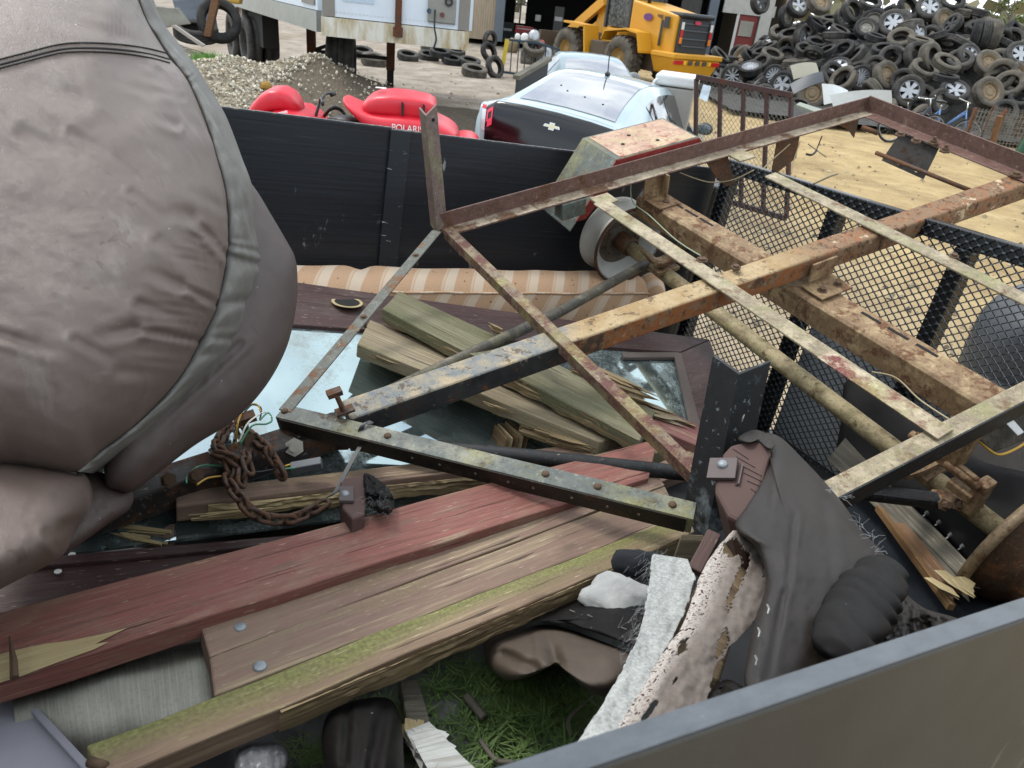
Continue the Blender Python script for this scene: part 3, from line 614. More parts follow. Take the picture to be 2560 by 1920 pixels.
for t_ in (.1, .3):
    b = MB(); b.disc(pp[1].lerp(pp[2], t_ + .25) + E3 * .016 - E2 * .006, E3 - E2 * .4, .005, .003, 10); b.build('rivet', S_axle, dp)
# stake posts
b = MB(); hb0, ht0 = pD(1092, 585, 2.19), pD(1064, 290, 2.12); b.angle(hb0, ht0, pD(1092, 262, 2.15) - ht0, pD(1047, 270, 2.16) - ht0, .006); st = b.build('stake_post', steel('green_brown_stake', '6a5a52', '5e4038', '33302b', '6d7048', .3, '87898a', .25, darka=.2, sc=9), fr, bevel=.001)
b = MB(); b.disc(F(.012, .0, .33), -E2, .005, .0015, 10); b.build('bolt_hole', plain('hole_dark', '0a0908', .9), st)
def stakeB():
    hb = pS(1795, 1325, 0.93); A0 = pF(1790, 1330, -.03); top = pF(1836, 895, .36)
    b = MB(); lo, hi = pD(1764, 1345, 1.43), pD(1848, 936, 1.335); fl = pD(1928, 904, 1.375) - hi; ul = pD(1782, 889, 1.38) - hi
    b.angle(lo, hi, fl, ul, .006); return b
st2 = stakeB().build('stake_post', S_blackpatch, fr, bevel=.001)
b = MB(); fl = (E1 * .052 + E2 * .03).normalized(); nrm_ = fl.cross(E3).normalized(); b.disc(F(.0, -1.235, .22) + fl * .045 + nrm_ * (.001 if nrm_.dot(E2) < 0 else -.001) * 1, nrm_ if nrm_.dot(E2) < 0 else -nrm_, .007, .001, 12); b.build('bolt_hole', M_zinc, st2)
# fender over the far wheel
fq = [pF(1490, 332, .13), pF(1705, 322, .13), pF(1768, 345, .13), pF(1568, 368, .13)]
bk_, fn_ = (fq[1] - fq[0]).length, (fq[2] - fq[3]).length
vb, vf = .24, .035; uu0, uu1 = .655, 1.0
def fend():
    z0 = .055; prof = [(uu0 - .17, -.16), (uu0, z0), (uu1, z0), (uu1 + .11, -.07)]
    b = MB()
    for (a0, k0), (a1, k1) in zip(prof, prof[1:]): b.slab([F(a0, vf, k0), F(a1, vf, k1), F(a1, vb, k1), F(a0, vb, k0)], .005, 6, 4, -E3)
    return b, prof
b, prof = fend(); fe = b.build('fender', S_redgreen, fr, bevel=.004)
b = MB(); b.slab([F(uu0 + .02, vf + .006, .0565), F(uu1 - .01, vf + .006, .0565), F(uu1 - .01, vb - .01, .0565), F(uu0 + .02, vb - .01, .0565)], .001, 6, 4, -E3); b.build('fender_top_wear', S_fendtop, fe)
b = MB(); lip = steel('red_fender_lip', '8d332e', '6d4438', '3a332c', None, .3, '9a6a5e', .2, sc=18)
b.slab([F(uu0, vf - .003, .053), F(uu1, vf - .003, .053), F(uu1 + .02, vf - .003, .018), F(uu0 + .03, vf - .003, .014)], .004, 8, 1, E2); b.slab([F(uu0 - .15, vf - .003, -.13), F(uu0 - .002, vf - .003, .051), F(uu0 + .035, vf - .003, .012), F(uu0 - .11, vf - .003, -.13)], .004, 4, 1, E2); b.build('fender_lip', lip, fe)
for q in ((.74, .12), (.86, .085), (.8, .17)):
    b = MB(); b.disc(F(q[0], q[1], .0572), E3, .007, .001, 12); b.build('bolt_hole', plain('hole_dark', '0a0908', .9), fe)
# small brackets hanging under the rails
b = MB(); b.box(F(.44, -.03, -.028), E1 * .045, E2 * .025, E3 * .028); b.build('rail_bracket', S_redgreen, fr, bevel=.003)
b = MB(); b.prism([F(.985, -.03, -.005), F(1.08, -.03, -.005), F(1.14, -.03, -.12), F(1.1, -.03, -.125), F(1.03, -.03, -.06)], E2 * -.004); b.build('hinge_plate', S_rust, fr)
b = MB(); b.prism([F(1.32, -.02, -.01), F(1.43, -.02, -.01), F(1.44, -.02, -.1), F(1.33, -.02, -.15)], E2 * -.004); b.build('hinge_plate', S_rust, fr)
b = MB(); b.prism([F(1.62, .0, -.01), F(1.76, -.0, -.01), F(1.765, -.0, -.1), F(1.72, -.0, -.06)], E2 * -.004); b.build('hinge_plate', S_rust, fr)
pq = [pF(2220, 340, -.01), pF(2318, 372, -.01), pF(2290, 425, -.01), pF(2205, 385, -.01)]
b = MB(); b.prism([F(1.745, -.2, -.008), F(1.745, -.36, -.008), F(1.69, -.38, -.1), F(1.69, -.2, -.1)], E1 * .005); hp = b.build('hinge_plate', steel('sooty_plate', '2b2622', '45342a', '12100e', None, .4, sc=25), fr)
for v_ in (-.27, -.345):
    b = MB(); b.disc(F(1.692, v_, -.082), -E1 + E3 * .3, .007, .001, 10); b.build('bolt_hole', plain('pale_hole', 'c9b98f', .9), hp)
b = MB(); b.tube([pF(2190, 382, -.06), pF(2450, 486, -.06)], .0075, 10); b.build('loose_rod', S_rust, fr, smooth=True)
for q in ((2250, 330), (2290, 346), (2333, 350), (2362, 370), (2540, 430)):
    b = MB(); h_ = .02 if q[0] in (2333, 2362) else .006; c = pF(q[0], q[1] + 6, .012); b.bolt(c, E3, .011, .009); b.lathe([(.0005, 0), (.006, 0), (.006, h_), (.0005, h_)], c, E3, 8); b.build('bolt', M_boltr, endr)
b = MB(); b.tube([pF(2155, 318, -.015), pF(2195, 333, -.02)], .009, 10); b.build('cut_pipe', S_rust, fr, smooth=True)
for q in ((1840, 668), (1752, 650), (1758, 650), (2385, 640)):
    b = MB(); b.bolt(pF(q[0], q[1], .012), E3, .008, .007); b.build('bolt', M_boltr, fr)
# plate and wires near the far rail
wg = plain('pale_green_wire', '7f8a70', .5); wb = plain('tan_wire', '8d7f62', .6); wk = plain('black_wire', '131313', .4)
def wire(pts, m, r=.0022, parent=fr): b = MB(); b.tube(bez(pts, 6), r, 6); return b.build('wire', m, parent, smooth=True)
wire([pF(1600, 380, .0), pF(1582, 430, -.05), pF(1580, 500, -.09), pF(1625, 540, -.08), pF(1690, 600, -.075), pF(1752, 640, -.07)], wg)
wire([pF(1700, 432, -.05), pF(1770, 455, -.09), pF(1830, 450, -.07), pF(1885, 425, -.03)], wb)
wire([pF(1975, 360, -.02), pF(1930, 400, -.05), pF(1905, 425, -.03)], wb); wire([pF(2000, 355, -.02), pF(1985, 400, -.06), pF(1978, 435, -.09)], wb)
wire([pF(2055, 340, -.01), pF(2045, 365, -.05), pF(2040, 378, -.06)], wk); wire([pF(2015, 385, -.06), pF(2030, 387, -.06), pF(2042, 376, -.06)], wk, .004); wire([pF(2020, 360, -.04), pF(2066, 393, -.08)], wb)
wire([pF(2032, 460, -.02), pF(2075, 440, .01), pF(2094, 434, .015)], wb, .004)
wire([pF(2180, 930, -.05), pF(2240, 945, -.06), pF(2300, 1000, -.07), pF(2375, 1050, -.05)], wb)
# U-bolt and cable tie on the tongue
b = MB(); b.box(pF(836, 982, .06), E1 * .016, E2 * .01, E3 * .006); b.tube([pF(842, 990, .055), pF(858, 1026, .02)], .006, 8); b.box(pF(862, 1026, .018), E1 * .02, E2 * .012, E3 * .003); b.build('clamp_bolt', S_rust, fr, bevel=.001)
tz = plain('black_cable_tie', '1c1e20', .4); b = MB()
pts = [pF(895, 1112, -.02), pF(903, 1072, .016), pF(915, 1055, .02), pF(928, 1060, .018)]; b.sweep(bez(pts, 5), [E1 * -.006 - E3 * .001, E1 * .006 - E3 * .001, E1 * .006 + E3 * .001, E1 * -.006 + E3 * .001]); ct = b.build('cable_tie', tz, fr)
b = MB(); pts = [pT(903, 1112, -.79), pT(870, 1170, -.81), pT(842, 1225, -.825), pT(822, 1242, -.83)]; b.sweep(bez(pts, 5), [E1 * -.006 - E3 * .001, E1 * .006 - E3 * .001, E1 * .006 + E3 * .001, E1 * -.006 + E3 * .001]); b.build('tie_tail', tz, ct)
# coupler piece and safety chain
CP = [pT(806, 1066, -.82), pT(640, 1112, -.83), pT(340, 1218, -.85)]
b = MB(); cd = (CP[2] - CP[0]).normalized()
b.bar(CP[0] - cd * .05, CP[2] + cd * .12, .07, .06, E3, (0, -.025), n=8); cpo = b.build('coupler_channel', steel('black_rust_coupler', '2a2624', '5d3f2b', '121110', None, .42, '8d867a', .22, darka=.35, sc=14), fr, bevel=.006)
b = MB(); pp = [pF(735, 1112, -.09), pF(800, 1105, -.09), pF(870, 1108, -.09)]; b.bar(pp[0], pp[2], .012, .036, E3, n=2); b.build('brace_lug', S_rust, fr, bevel=.004)
for q in ((625, 1108, .012), (736, 1118, .012), (490, 1190, .009), (421, 1200, .009)):
    b = MB(); b.bolt(pT(q[0], q[1], -.828), (pT(q[0], q[1], -.8) - CAM).normalized() * -1, q[2], .012); b.build('bolt', M_zinc if q[0] == 736 else M_boltr, cpo)
b = MB(); b.box(pT(612, 1046, -.785), E1 * .022, E2 * .012, E3 * .007); b.tube([pT(612, 1050, -.79), pT(618, 1085, -.83)], .006, 8); b.build('clamp_bolt', S_rust, cpo)
ch = thing('safety_chain', 'rusty link chain draped from the coupler over the split plank', 'chain', pF(600, 1200, -.12))
link_m = steel('rust_chain', '4d3c31', '684a36', '2d231d', None, .5, sc=40)
def link(c, d, n_, L_=.017, R_=.0105, r=.0046):
    d, u, w_ = frame_of(d, n_); b = MB(); pts = []
    for k in range(8): a = -math.pi / 2 + math.pi * k / 7; pts.append(c + d * (L_ * .62 + R_ * math.cos(a)) + u * R_ * math.sin(a))
    for k in range(8): a = math.pi / 2 + math.pi * k / 7; pts.append(c + d * (-L_ * .62 + R_ * math.cos(a)) + u * R_ * math.sin(a))
    pts.append(pts[0]); b.tube(pts, r, 8, False); return b
def chain(path, step=.0225):
    pts = bez(path, 24); acc = 0; out = [pts[0]]; k = 0
    for a, c in zip(pts, pts[1:]):
        acc += (c - a).length
        if acc >= step: out.append(c); acc = 0
    for i in range(len(out) - 1):
        c = (out[i] + out[i + 1]) / 2; d = out[i + 1] - out[i]; vw = (CAM - c).normalized(); _, sd_, _ = frame_of(d, vw)
        n_ = (sd_ + d.normalized().cross(sd_) * (.9 if k % 2 else -.9)); link(c, d, n_).build('link', link_m, ch, smooth=True, weld=.0005); k += 1
chain([pF(580, 1060, -.04), pT(545, 1110, -.80), pT(575, 1160, -.825), pT(572, 1205, -.835), pT(600, 1245, -.835), pT(640, 1288, -.84), pT(720, 1300, -.845), pT(790, 1272, -.84), pT(828, 1242, -.83)])
chain([pF(560, 1075, -.05), pT(540, 1130, -.81), pT(590, 1150, -.815), pT(605, 1180, -.825), pT(600, 1225, -.835)])
chain([pF(600, 1075, -.05), pF(620, 1110, -.06), pT(615, 1150, -.815), pT(630, 1195, -.835)])
chain([pF(628, 1088, -.045), pT(665, 1120, -.80), pT(690, 1160, -.825), pT(710, 1190, -.835)])
chain([pT(690, 1165, -.825), pT(705, 1182, -.835), pT(696, 1200, -.84)])
wy, ww_, wgn = plain('yellow_wire', 'b08a2a', .4), plain('white_wire', 'cfcfc4', .4), plain('green_wire', '3f7d5c', .4)
lo = thing('wiring_loom', 'loose yellow white and green trailer wires sticking out of the chain', 'wires', pF(600, 1100, -.06))
for pts, m_ in (([(590, 1120), (594, 1060), (612, 1020), (640, 1010), (652, 1030)], wy), ([(598, 1105), (618, 1060), (650, 1035), (664, 1030)], ww_), ([(600, 1110), (630, 1065), (665, 1060), (680, 1050), (670, 1032), (650, 1050)], wgn), ([(612, 1030), (630, 1012), (652, 1020), (650, 1048)], wk), ([(560, 1165), (500, 1165), (470, 1190), (466, 1208)], wgn), ([(560, 1190), (520, 1195), (492, 1212)], wy), ([(625, 1170), (640, 1180), (690, 1172)], wk), ([(712, 1165), (730, 1160), (745, 1158)], wy), ([(712, 1172), (735, 1170), (748, 1168)], wgn)):
    wire([pT(x, y, -.775 if y < 1080 else -.80 if y < 1120 else -.83) for x, y in pts], m_, .002, lo)
b = MB(); c = pT(766, 1164, -.83); b.box(c, E1 * .03 - E2 * .008, E2 * .01 + E1 * .003, E3 * .009); b.build('plug', plain('grey_plug', '4a4e52', .5), lo, bevel=.002)
# ================================================================ the load: planks, mirror door, cushions
def plane3(a, b_, c):
    A_, B_, C_ = [pT(*q) for q in (a, b_, c)]; n = (B_ - A_).cross(C_ - A_).normalized()
    return lambda x, y, up=0.0: CAM + ray(x, y) * ((A_ + n * (up if n.z > 0 else -up) - CAM).dot(n) / ray(x, y).dot(n))
def planeD(a, b_, c):           # from pixel + distance
    A_, B_, C_ = [pD(*q) for q in (a, b_, c)]; n = (B_ - A_).cross(C_ - A_).normalized()
    n = n if n.dot(CAM - A_) > 0 else -n
    return (lambda x, y, up=0.0: CAM + ray(x, y) * ((A_ + n * up - CAM).dot(n) / ray(x, y).dot(n))), n
def cen(ps): return sum((V(p) for p in ps), V((0, 0, 0))) / len(ps)
W_red = wood('red_painted_plank', '82524a', 'a08d76', '7c764e', .66, .2, em=.16)
W_brown = wood('faded_maroon_board', '80685c', '98866e', '7d784f', .56, .28, em=.14)
W_moss = wood('mossy_board', '806a58', '97836a', '757b42', .56, .40, em=.3)
W_green = wood('green_weathered_plank', '6d6850', '87826a', '5d6240', .52, .5, gs=.8)
W_tanmoss = wood('tan_speckled_plank', '80705a', '9a8d74', '8d8c66', .48, .38)
W_mar = wood('maroon_plank', '76494a', '958468', None, .60)
W_rot = wood('rotten_wood', '75634a', '9c8866', None, .4, .2, '120d08', .8)
W_fresh = wood('fresh_split_wood', 'a8946a', 'c2b186', None, .5, .2, '4d3a20', .5)
W_grey = wood('grey_weathered_board', '5f5a50', '7c7668', '55553c', .5, .25)
W_white = wood('white_painted_broken_board', 'b4b6b2', '9a958a', None, .62)
W_block = wood('brown_post_wood', '54403b', '66504a', None, .6)
M_nail = plain('galvanised_nail', '82898c', .5, .4, .2, 200)
def plank(name, label, c4, th, m, nu=28, nv=3, rag=.002, warp=.004, seed=0., ends=(.004, .004), bevel=.003, group=None):
    P = [pT(*q) for q in c4]; b = MB(); b.slab(P, th, nu, nv, None, rag, warp, seed, ends)
    root = thing(name, label, 'plank', cen(P), group); b.build('board', m, root, bevel=bevel); return root, P
def shards(parent, p0, p1, wd, n, m, seed, up=TN, th=.006):
    rnd = random.Random(seed); d = (p1 - p0); L_ = d.length; dn = d.normalized(); sd_ = dn.cross(up).normalized()
    for i in range(n):
        a = rnd.uniform(0, .45); c = rnd.uniform(.6, 1.0); o = sd_ * rnd.uniform(-wd, wd) * .5; z = up * rnd.uniform(-th, th)
        q0, q1 = p0 + d * a + o + z, p0 + d * c + o * .6 + z + up * rnd.uniform(-.004, .004); w_ = rnd.uniform(.2, .5) * wd / 2; t_ = rnd.uniform(.3, 1) * th
        b = MB(); mid = q0.lerp(q1, .55); b.add([q0 - sd_ * w_ * .6, q0 + sd_ * w_ * .6, mid - sd_ * w_, mid + sd_ * w_ * .8, q1, q0 - up * t_, mid - up * t_ * 1.5], [(0, 1, 3, 2), (2, 3, 4), (5, 0, 2, 6), (1, 5, 6, 3), (6, 2, 4), (3, 6, 4), (0, 5, 1)],
              [[(0, 0), (0, w_), (L_ * .5, w_), (L_ * .5, 0)], [(L_ * .5, 0), (L_ * .5, w_), (L_, 0)]] + [[(0, 0), (0, .02), (L_ * .5, .02), (L_ * .5, 0)]] * 2 + [[(0, 0), (.1, 0), (.1, .02)]] * 3); b.build('splinter', m, parent)
def rotband(parent, p0, p1, wd, th, m, seed, dn=None, nu=150, nv=8, name='rotten_edge'):
    # fibrous broken strip: long furrows and torn fibres along the board
    d = (p1 - p0); L_ = d.length; dn_ = d.normalized(); dn = dn or -TN; sd_ = dn_.cross(dn).normalized(); b = MB()
    def fn(a, c):
        x = a * L_; o = nz((x * 5, c * 7, 0), 1, seed) + .7 * nz((x * 14, c * 13, 0), 1, seed + 3) + .5 * nz((x * 60, c * 9, 0), 1, seed + 6); tap = min(1, a * 9, (1 - a) * 9)
        return p0 + d * a + dn * (th * c) + sd_ * (wd * tap * (.35 + .5 * o) * (1 - .35 * c)) + dn * (.006 * nz((x * 22, c, 0), 1, seed + 9)) * c
    b.grid(fn, nu, nv, (L_, th)); b.grid(lambda a, c: fn(a, 1).lerp(p0 + d * a + dn * th * .5 - sd_ * .004, c), nu, 1, (L_, .02)); b.grid(lambda a, c: fn(a, 0).lerp(p0 + d * a - sd_ * .004, c), nu, 1, (L_, .02)); return b.build(name, m, parent)
# ---- mirror door
D = plane3((740, 705, -.715), (1772, 848, -.80), (600, 1372, -.95))
M_mar = wood('dark_maroon_door_paint', '46302f', '6d6259', None, .64, rough=.5)
def mirror_mat():
    m = Mat('dusty_mirror_glass'); d = m.noise(m.co(), 7, 8, .72); s_ = m.noise(m.co(), 120, 3, .6); df = m.math('MULTIPLY', m.step(m.math('ADD', d, m.math('MULTIPLY', s_, .25)), .62, .9), .6)
    b0 = m.mix(df, '9fb0b0', '6a665a'); return m.done(b0, m.math('ADD', m.math('MULTIPLY', df, .6), .04), m.math('SUBTRACT', .9, df), None, spec=.6)
door = thing('mirror_door', 'dark maroon door with mirror panels lying flat under the crossed planks', 'door', D(1100, 950))
def dslab(name, px, th, m, up=0.0, nu=16, rag=.001, bevel=.003, parent=door, seed=1.):
    b = MB(); b.slab([D(x, y, up) for x, y in px], th, nu, 2, None, rag, .001, seed); return b.build(name, m, parent, bevel=bevel)
dslab('far_stile', [(380, 655), (1775, 848), (1700, 880), (400, 786)], .035, M_mar, .012)
dslab('end_rail', [(1700, 882), (1775, 850), (1890, 1190), (1770, 1180)], .035, M_mar, .012)
dslab('near_stile', [(-160, 1440), (1000, 1330), (1000, 1400), (-160, 1575)], .035, M_mar, .006)
dslab('stile_moulding', [(-160, 1416), (1000, 1312), (1000, 1330), (-160, 1440)], .02, M_mar, .016)
dslab('glass_panel', [(390, 780), (1705, 876), (1775, 1182), (-160, 1425)], .006, mirror_mat(), 0, 1, 0, 0)
dslab('pane_moulding', [(1555, 880), (1700, 880), (1692, 893), (1560, 893)], .012, plain('grey_brown_moulding', '4e4540', .6), .014)
dslab('pane_moulding', [(1686, 890), (1702, 880), (1765, 1110), (1738, 1110)], .012, plain('grey_brown_moulding', '4e4540', .6), .014)
b = MB(); c = D(868, 756, .0165); b.lathe([(.0005, 0), (.036, 0), (.036, .001), (.0005, .001)], c, TN, 28); b.build('lock_hole', plain('hole_dark', '0a0908', .9), door)
b = MB(); b.lathe([(.036, 0), (.045, 0), (.045, .0015), (.036, .0015)], c, TN, 28, True); b.build('chipped_rim', W_fresh, door)
for x, y in ((145, 1430), (180, 1388)):
    b = MB(); b.disc(D(x, y, .009), TN, .006, .002, 14); b.build('screw_cap', plain('white_cap', 'c9c9c4', .5), door)
# ---- planks, bottom to top
r, _ = plank('plank', 'tan speckled board under the green plank, rotten along its lower edge', [(925, 800, -.735), (1600, 1066, -.815), (1500, 1107, -.815), (893, 858, -.735)], .036, W_tanmoss, seed=2)
shards(r, pT(915, 880, -.755), pT(1010, 918, -.765), .03, 5, W_rot, 3); shards(r, pT(1200, 1000, -.79), pT(1300, 1040, -.80), .02, 5, W_rot, 4)
rotband(r, pT(897, 857, -.737), pT(1496, 1106, -.817), -.010, .036, W_rot, 14, nu=160)
r, _ = plank('plank', 'grey green weathered plank crossing under the tongue and pipe', [(998, 727, -.69), (1640, 1026, -.775), (1600, 1100, -.775), (955, 772, -.69)], .034, W_green, seed=4)
rotband(r, pT(960, 774, -.692), pT(1596, 1099, -.777), -.008, .034, W_rot, 17, nu=160)
for i_, (q0_, q1_, w_, lb_) in enumerate((((1180, 985, -.80), (1330, 1035, -.81), .05, 'loose rotten chips lying under the tongue tube'), ((1560, 1000, -.775), (1740, 1065, -.79), .06, 'torn strip of bark and wood beside the maroon plank'), ((1300, 1060, -.83), (1480, 1120, -.835), .05, 'broken slivers of timber above the black pipe'), ((1010, 905, -.79), (1130, 965, -.80), .04, 'crumbled wood bits against the tan board'))):
    t_ = thing('split_wood', lb_, 'wood scrap', pT(*q0_)); shards(t_, pT(*q0_), pT(*q1_), w_, 12, (W_rot, W_tanmoss)[i_ % 2], 60 + i_, th=.012); rotband(t_, pT(*q0_), pT(*q1_), .02, .018, W_rot, 20 + i_, nu=60)
r, _ = plank('plank', 'maroon plank with a rotten splintered end below the front cross member', [(1440, 922, -.765), (1765, 1070, -.80), (1740, 1112, -.80), (1415, 968, -.765)], .034, W_mar, seed=6)
sp = thing('split_wood', 'jagged rotten strip of split wood with nails beside the tongue', 'wood scrap', pT(1520, 960, -.775)); shards(sp, pT(1425, 915, -.735), pT(1650, 1012, -.76), .06, 20, W_rot, 8, th=.02)
sp = thing('split_wood', 'small pale splinter poking up beside the thin pipe', 'wood scrap', pT(1240, 815, -.76)); shards(sp, pT(1275, 835, -.70), pT(1205, 797, -.69), .03, 5, W_rot, 9, th=.01)
r, _ = plank('plank', 'olive plank end with a split maroon edge beside the black stake', [(1470, 1140, -.825), (1700, 1088, -.82), (1738, 1108, -.82), (1500, 1170, -.825)], .035, W_green, seed=7, nu=10)
r, _ = plank('plank', 'long brown plank under the chain, front edge rotted open', [(438, 1228, -.875), (1690, 1083, -.845), (1735, 1108, -.845), (440, 1266, -.875)], .036, W_brown, seed=9)
rotband(r, pT(520, 1262, -.877), pT(960, 1215, -.868), -.022, .034, W_fresh, 2); rotband(r, pT(930, 1218, -.868), pT(1420, 1160, -.858), -.018, .034, W_rot, 5); shards(r, pT(470, 1290, -.885), pT(700, 1268, -.882), .02, 9, W_fresh, 11, th=.006)
r, _ = plank('plank', 'short snapped maroon board end with raw yellow wood under the armchair', [(215, 1280, -.93), (442, 1300, -.93), (432, 1338, -.93), (180, 1322, -.93)], .034, W_brown, seed=10, nu=8)
shards(r, pT(432, 1350, -.935), pT(225, 1322, -.935), .04, 14, W_fresh, 13, th=.01)
plank('plank', 'narrow olive and maroon board wedged behind the black stake', [(1500, 1215, -.83), (1740, 1120, -.825), (1755, 1165, -.825), (1540, 1245, -.83)], .03, W_brown, seed=12, nu=10)
r, P = plank('plank', 'faded maroon board with a big nail, tucked against the red plank', [(501, 1566, -.80), (1640, 1185, -.80), (1662, 1212, -.80), (523, 1641, -.80)], .038, W_brown, seed=13)
b = MB(); b.lathe([(.0005, .0012), (.007, .0009), (.0085, .0), (.0085, -.004)], pT(600, 1566, -.7985), TN, 18); b.build('nail_head', M_nail, r, smooth=True)
r, P = plank('plank', 'brown board with knots and a galvanised nail, between its two neighbours', [(523, 1645, -.80), (1662, 1216, -.80), (1700, 1292, -.80), (535, 1737, -.80)], .038, W_brown, seed=15)
b = MB(); b.lathe([(.0005, .0012), (.0075, .0009), (.009, .0), (.009, -.004)], pT(650, 1664, -.7985), TN, 18); b.build('nail_head', M_nail, r, smooth=True)
r, P = plank('plank', 'bright red painted plank, broad and nearest the armchair', [(-150, 1569, -.775), (1645, 1096, -.785), (1622, 1195, -.785), (-150, 1750, -.775)], .038, W_red, seed=17, nu=40)
def patch(parent, poly, m, h, name, up=.0016):
    pts = [pT(x, y, h) + TN * up for x, y in poly]; b = MB(); ud = (pts[1] - pts[0]).normalized(); L0 = pts[0]; d0 = (P[1] - P[0]).normalized(); v0 = (P[3] - P[0]).normalized()
    b.add(pts, [tuple(range(len(pts)))], [[((p - L0).dot(d0), (p - L0).dot(v0)) for p in pts]]); return b.build(name, m, parent)
patch(r, [(-40, 1650), (20, 1632), (110, 1612), (180, 1603), (262, 1586), (318, 1572), (270, 1596), (238, 1612), (272, 1607), (235, 1626), (150, 1656), (60, 1690), (-40, 1722)], W_fresh, -.776, 'split_face')
b = MB(); b.tube([pT(24, 1590, -.765), pT(34, 1650, -.762), pT(36, 1695, -.765)], .004, 6, rad=[.001, .0045, .005]); b.build('rusty_nail', M_boltr, r)
r, P = plank('plank', 'front mossy plank with crumbling lower edge, its end hanging at the bottom', [(214, 1862, -.775), (1720, 1283, -.79), (1738, 1332, -.79), (262, 1958, -.775)], .04, W_moss, seed=21, nu=40, rag=.004, ends=(.012, .004))
rotband(r, pT(700, 1776, -.778), pT(1690, 1352, -.792), -.009, .040, W_rot, 7, nu=260); shards(r, pT(1000, 1668, -.80), pT(1300, 1536, -.805), .01, 8, W_rot, 31, th=.006)
b = MB(); b.tube([pT(225, 1905, -.78), pT(262, 1916, -.772)], .006, 8); b.build('rusty_nail', M_boltr, r, smooth=True)
pw = thing('plywood_offcut', 'small laminated plywood offcut with fluff on the mirror', 'plywood', pT(1270, 1105, -.9))
for i in range(5):
    b = MB(); q = V((0, 0, 0)); a0, a1 = pT(1232 + i * 9, 1092 - i * 3, -.895), pT(1262 + i * 13, 1128 - i * 2, -.895); b.bar(a0, a1, .0045, .07, TN); b.build('ply_layer', wood('pale_ply', '9a8a6c', 'c0ad86', None, .5) if i % 2 else wood('brown_ply', '6b5238', '7d6446', None, .5), pw)
# ---- striped sofa back along the far wall
def stripe_mat():
    m = Mat('striped_beige_upholstery'); u = m.sep(m.co('UV'), 0); v = m.sep(m.co('UV'), 1); n = m.noise(m.co('UV', (300, 300, 1)), 1, 3)
    us = m.math('ADD', u, m.math('MULTIPLY', v, .4)); w1 = m.math('FRACT', m.math('MULTIPLY', us, 9.5)); band = m.math('MULTIPLY', m.step(w1, .6, .63), m.math('SUBTRACT', 1.0, m.step(w1, .93, .96)))
    edge = m.math('MULTIPLY', m.step(w1, .5, .52), m.math('SUBTRACT', 1.0, m.step(w1, .58, .6)))
    col = m.mix(m.step(n, .3, .7), 'b08e70', 'c9a888'); col = m.mix(m.math('MAXIMUM', m.math('MULTIPLY', band, .6), m.math('MULTIPLY', edge, .4)), col, 'd8ccb8')
    dots = m.voro(m.co('UV', (38, 30, 1)), 1); dm = m.math('MULTIPLY', m.math('SUBTRACT', 1.0, m.step(dots, .13, .17)), m.math('SUBTRACT', 1.0, m.step(w1, .45, .5))); col = m.mix(m.math('MULTIPLY', dm, .7), col, '5a3f2a')
    return m.done(col, .9, 0, n, .4, .001, .15)
M_str = stripe_mat(); so = thing('striped_sofa', 'beige striped sofa back with dotted pattern lying along the far wall', 'sofa', T(1.0, 2.15, -.95))
A_, B_ = pB(560, 748, 2.21), pB(1618, 750, 2.18); Ls = (B_ - A_).length
def sofaf(a, c):
    p = A_.lerp(B_, a); th = math.pi * 2 * c; e_ = 1 - max(0, (a - .94) / .06) ** 2 * .55
    ry, rh = .10 * e_, .115 * e_; cx, cy = math.cos(th), math.sin(th)
    q = 2.6; k = (abs(cx) ** q + abs(cy) ** q) ** (-1 / q); bump = .006 * nz((a * 9, c * 4, 0), 1, 4) - .012 * math.exp(-((a * Ls - .42) / .03) ** 2)
    for cc in (.13, .4): bump -= .008 * math.exp(-((c - cc) / .018) ** 2)
    return p + TB * (cx * k * ry) + TN * (cy * k * rh - .01 + bump) + TB * bump
b = MB(); b.grid(sofaf, 90, 48, (Ls, .85)); cu = b.build('back_cushion', M_str, so, smooth=True, weld=.0004)
for c_, nm in ((.40, 'piping'), (.13, 'piping')):
    b = MB(); b.tube([sofaf(i / 60 * .98, c_) + TN * .004 for i in range(61)], .004, 6); b.build(nm, M_str, so, smooth=True)
C_ = pB(1625, 722, 2.14)
def armf(a, c):
    th = math.pi * 2 * c; r_ = .1 * math.sin(math.pi * min(1, .12 + a * .88)) ** .5 if a > .5 else .1 * (.2 + .8 * math.sin(math.pi * a)) ; x = -.07 + .14 * a
    return C_ + TA * (.055 * math.cos(th) * (r_ / .1)) + TN * (.085 * math.sin(th) * (r_ / .1)) + TB * (-x * 1.2) - TN * .02
b = MB(); b.grid(armf, 14, 28, (.3, .5)); b.build('arm_roll', M_str, so, smooth=True, weld=.0004)
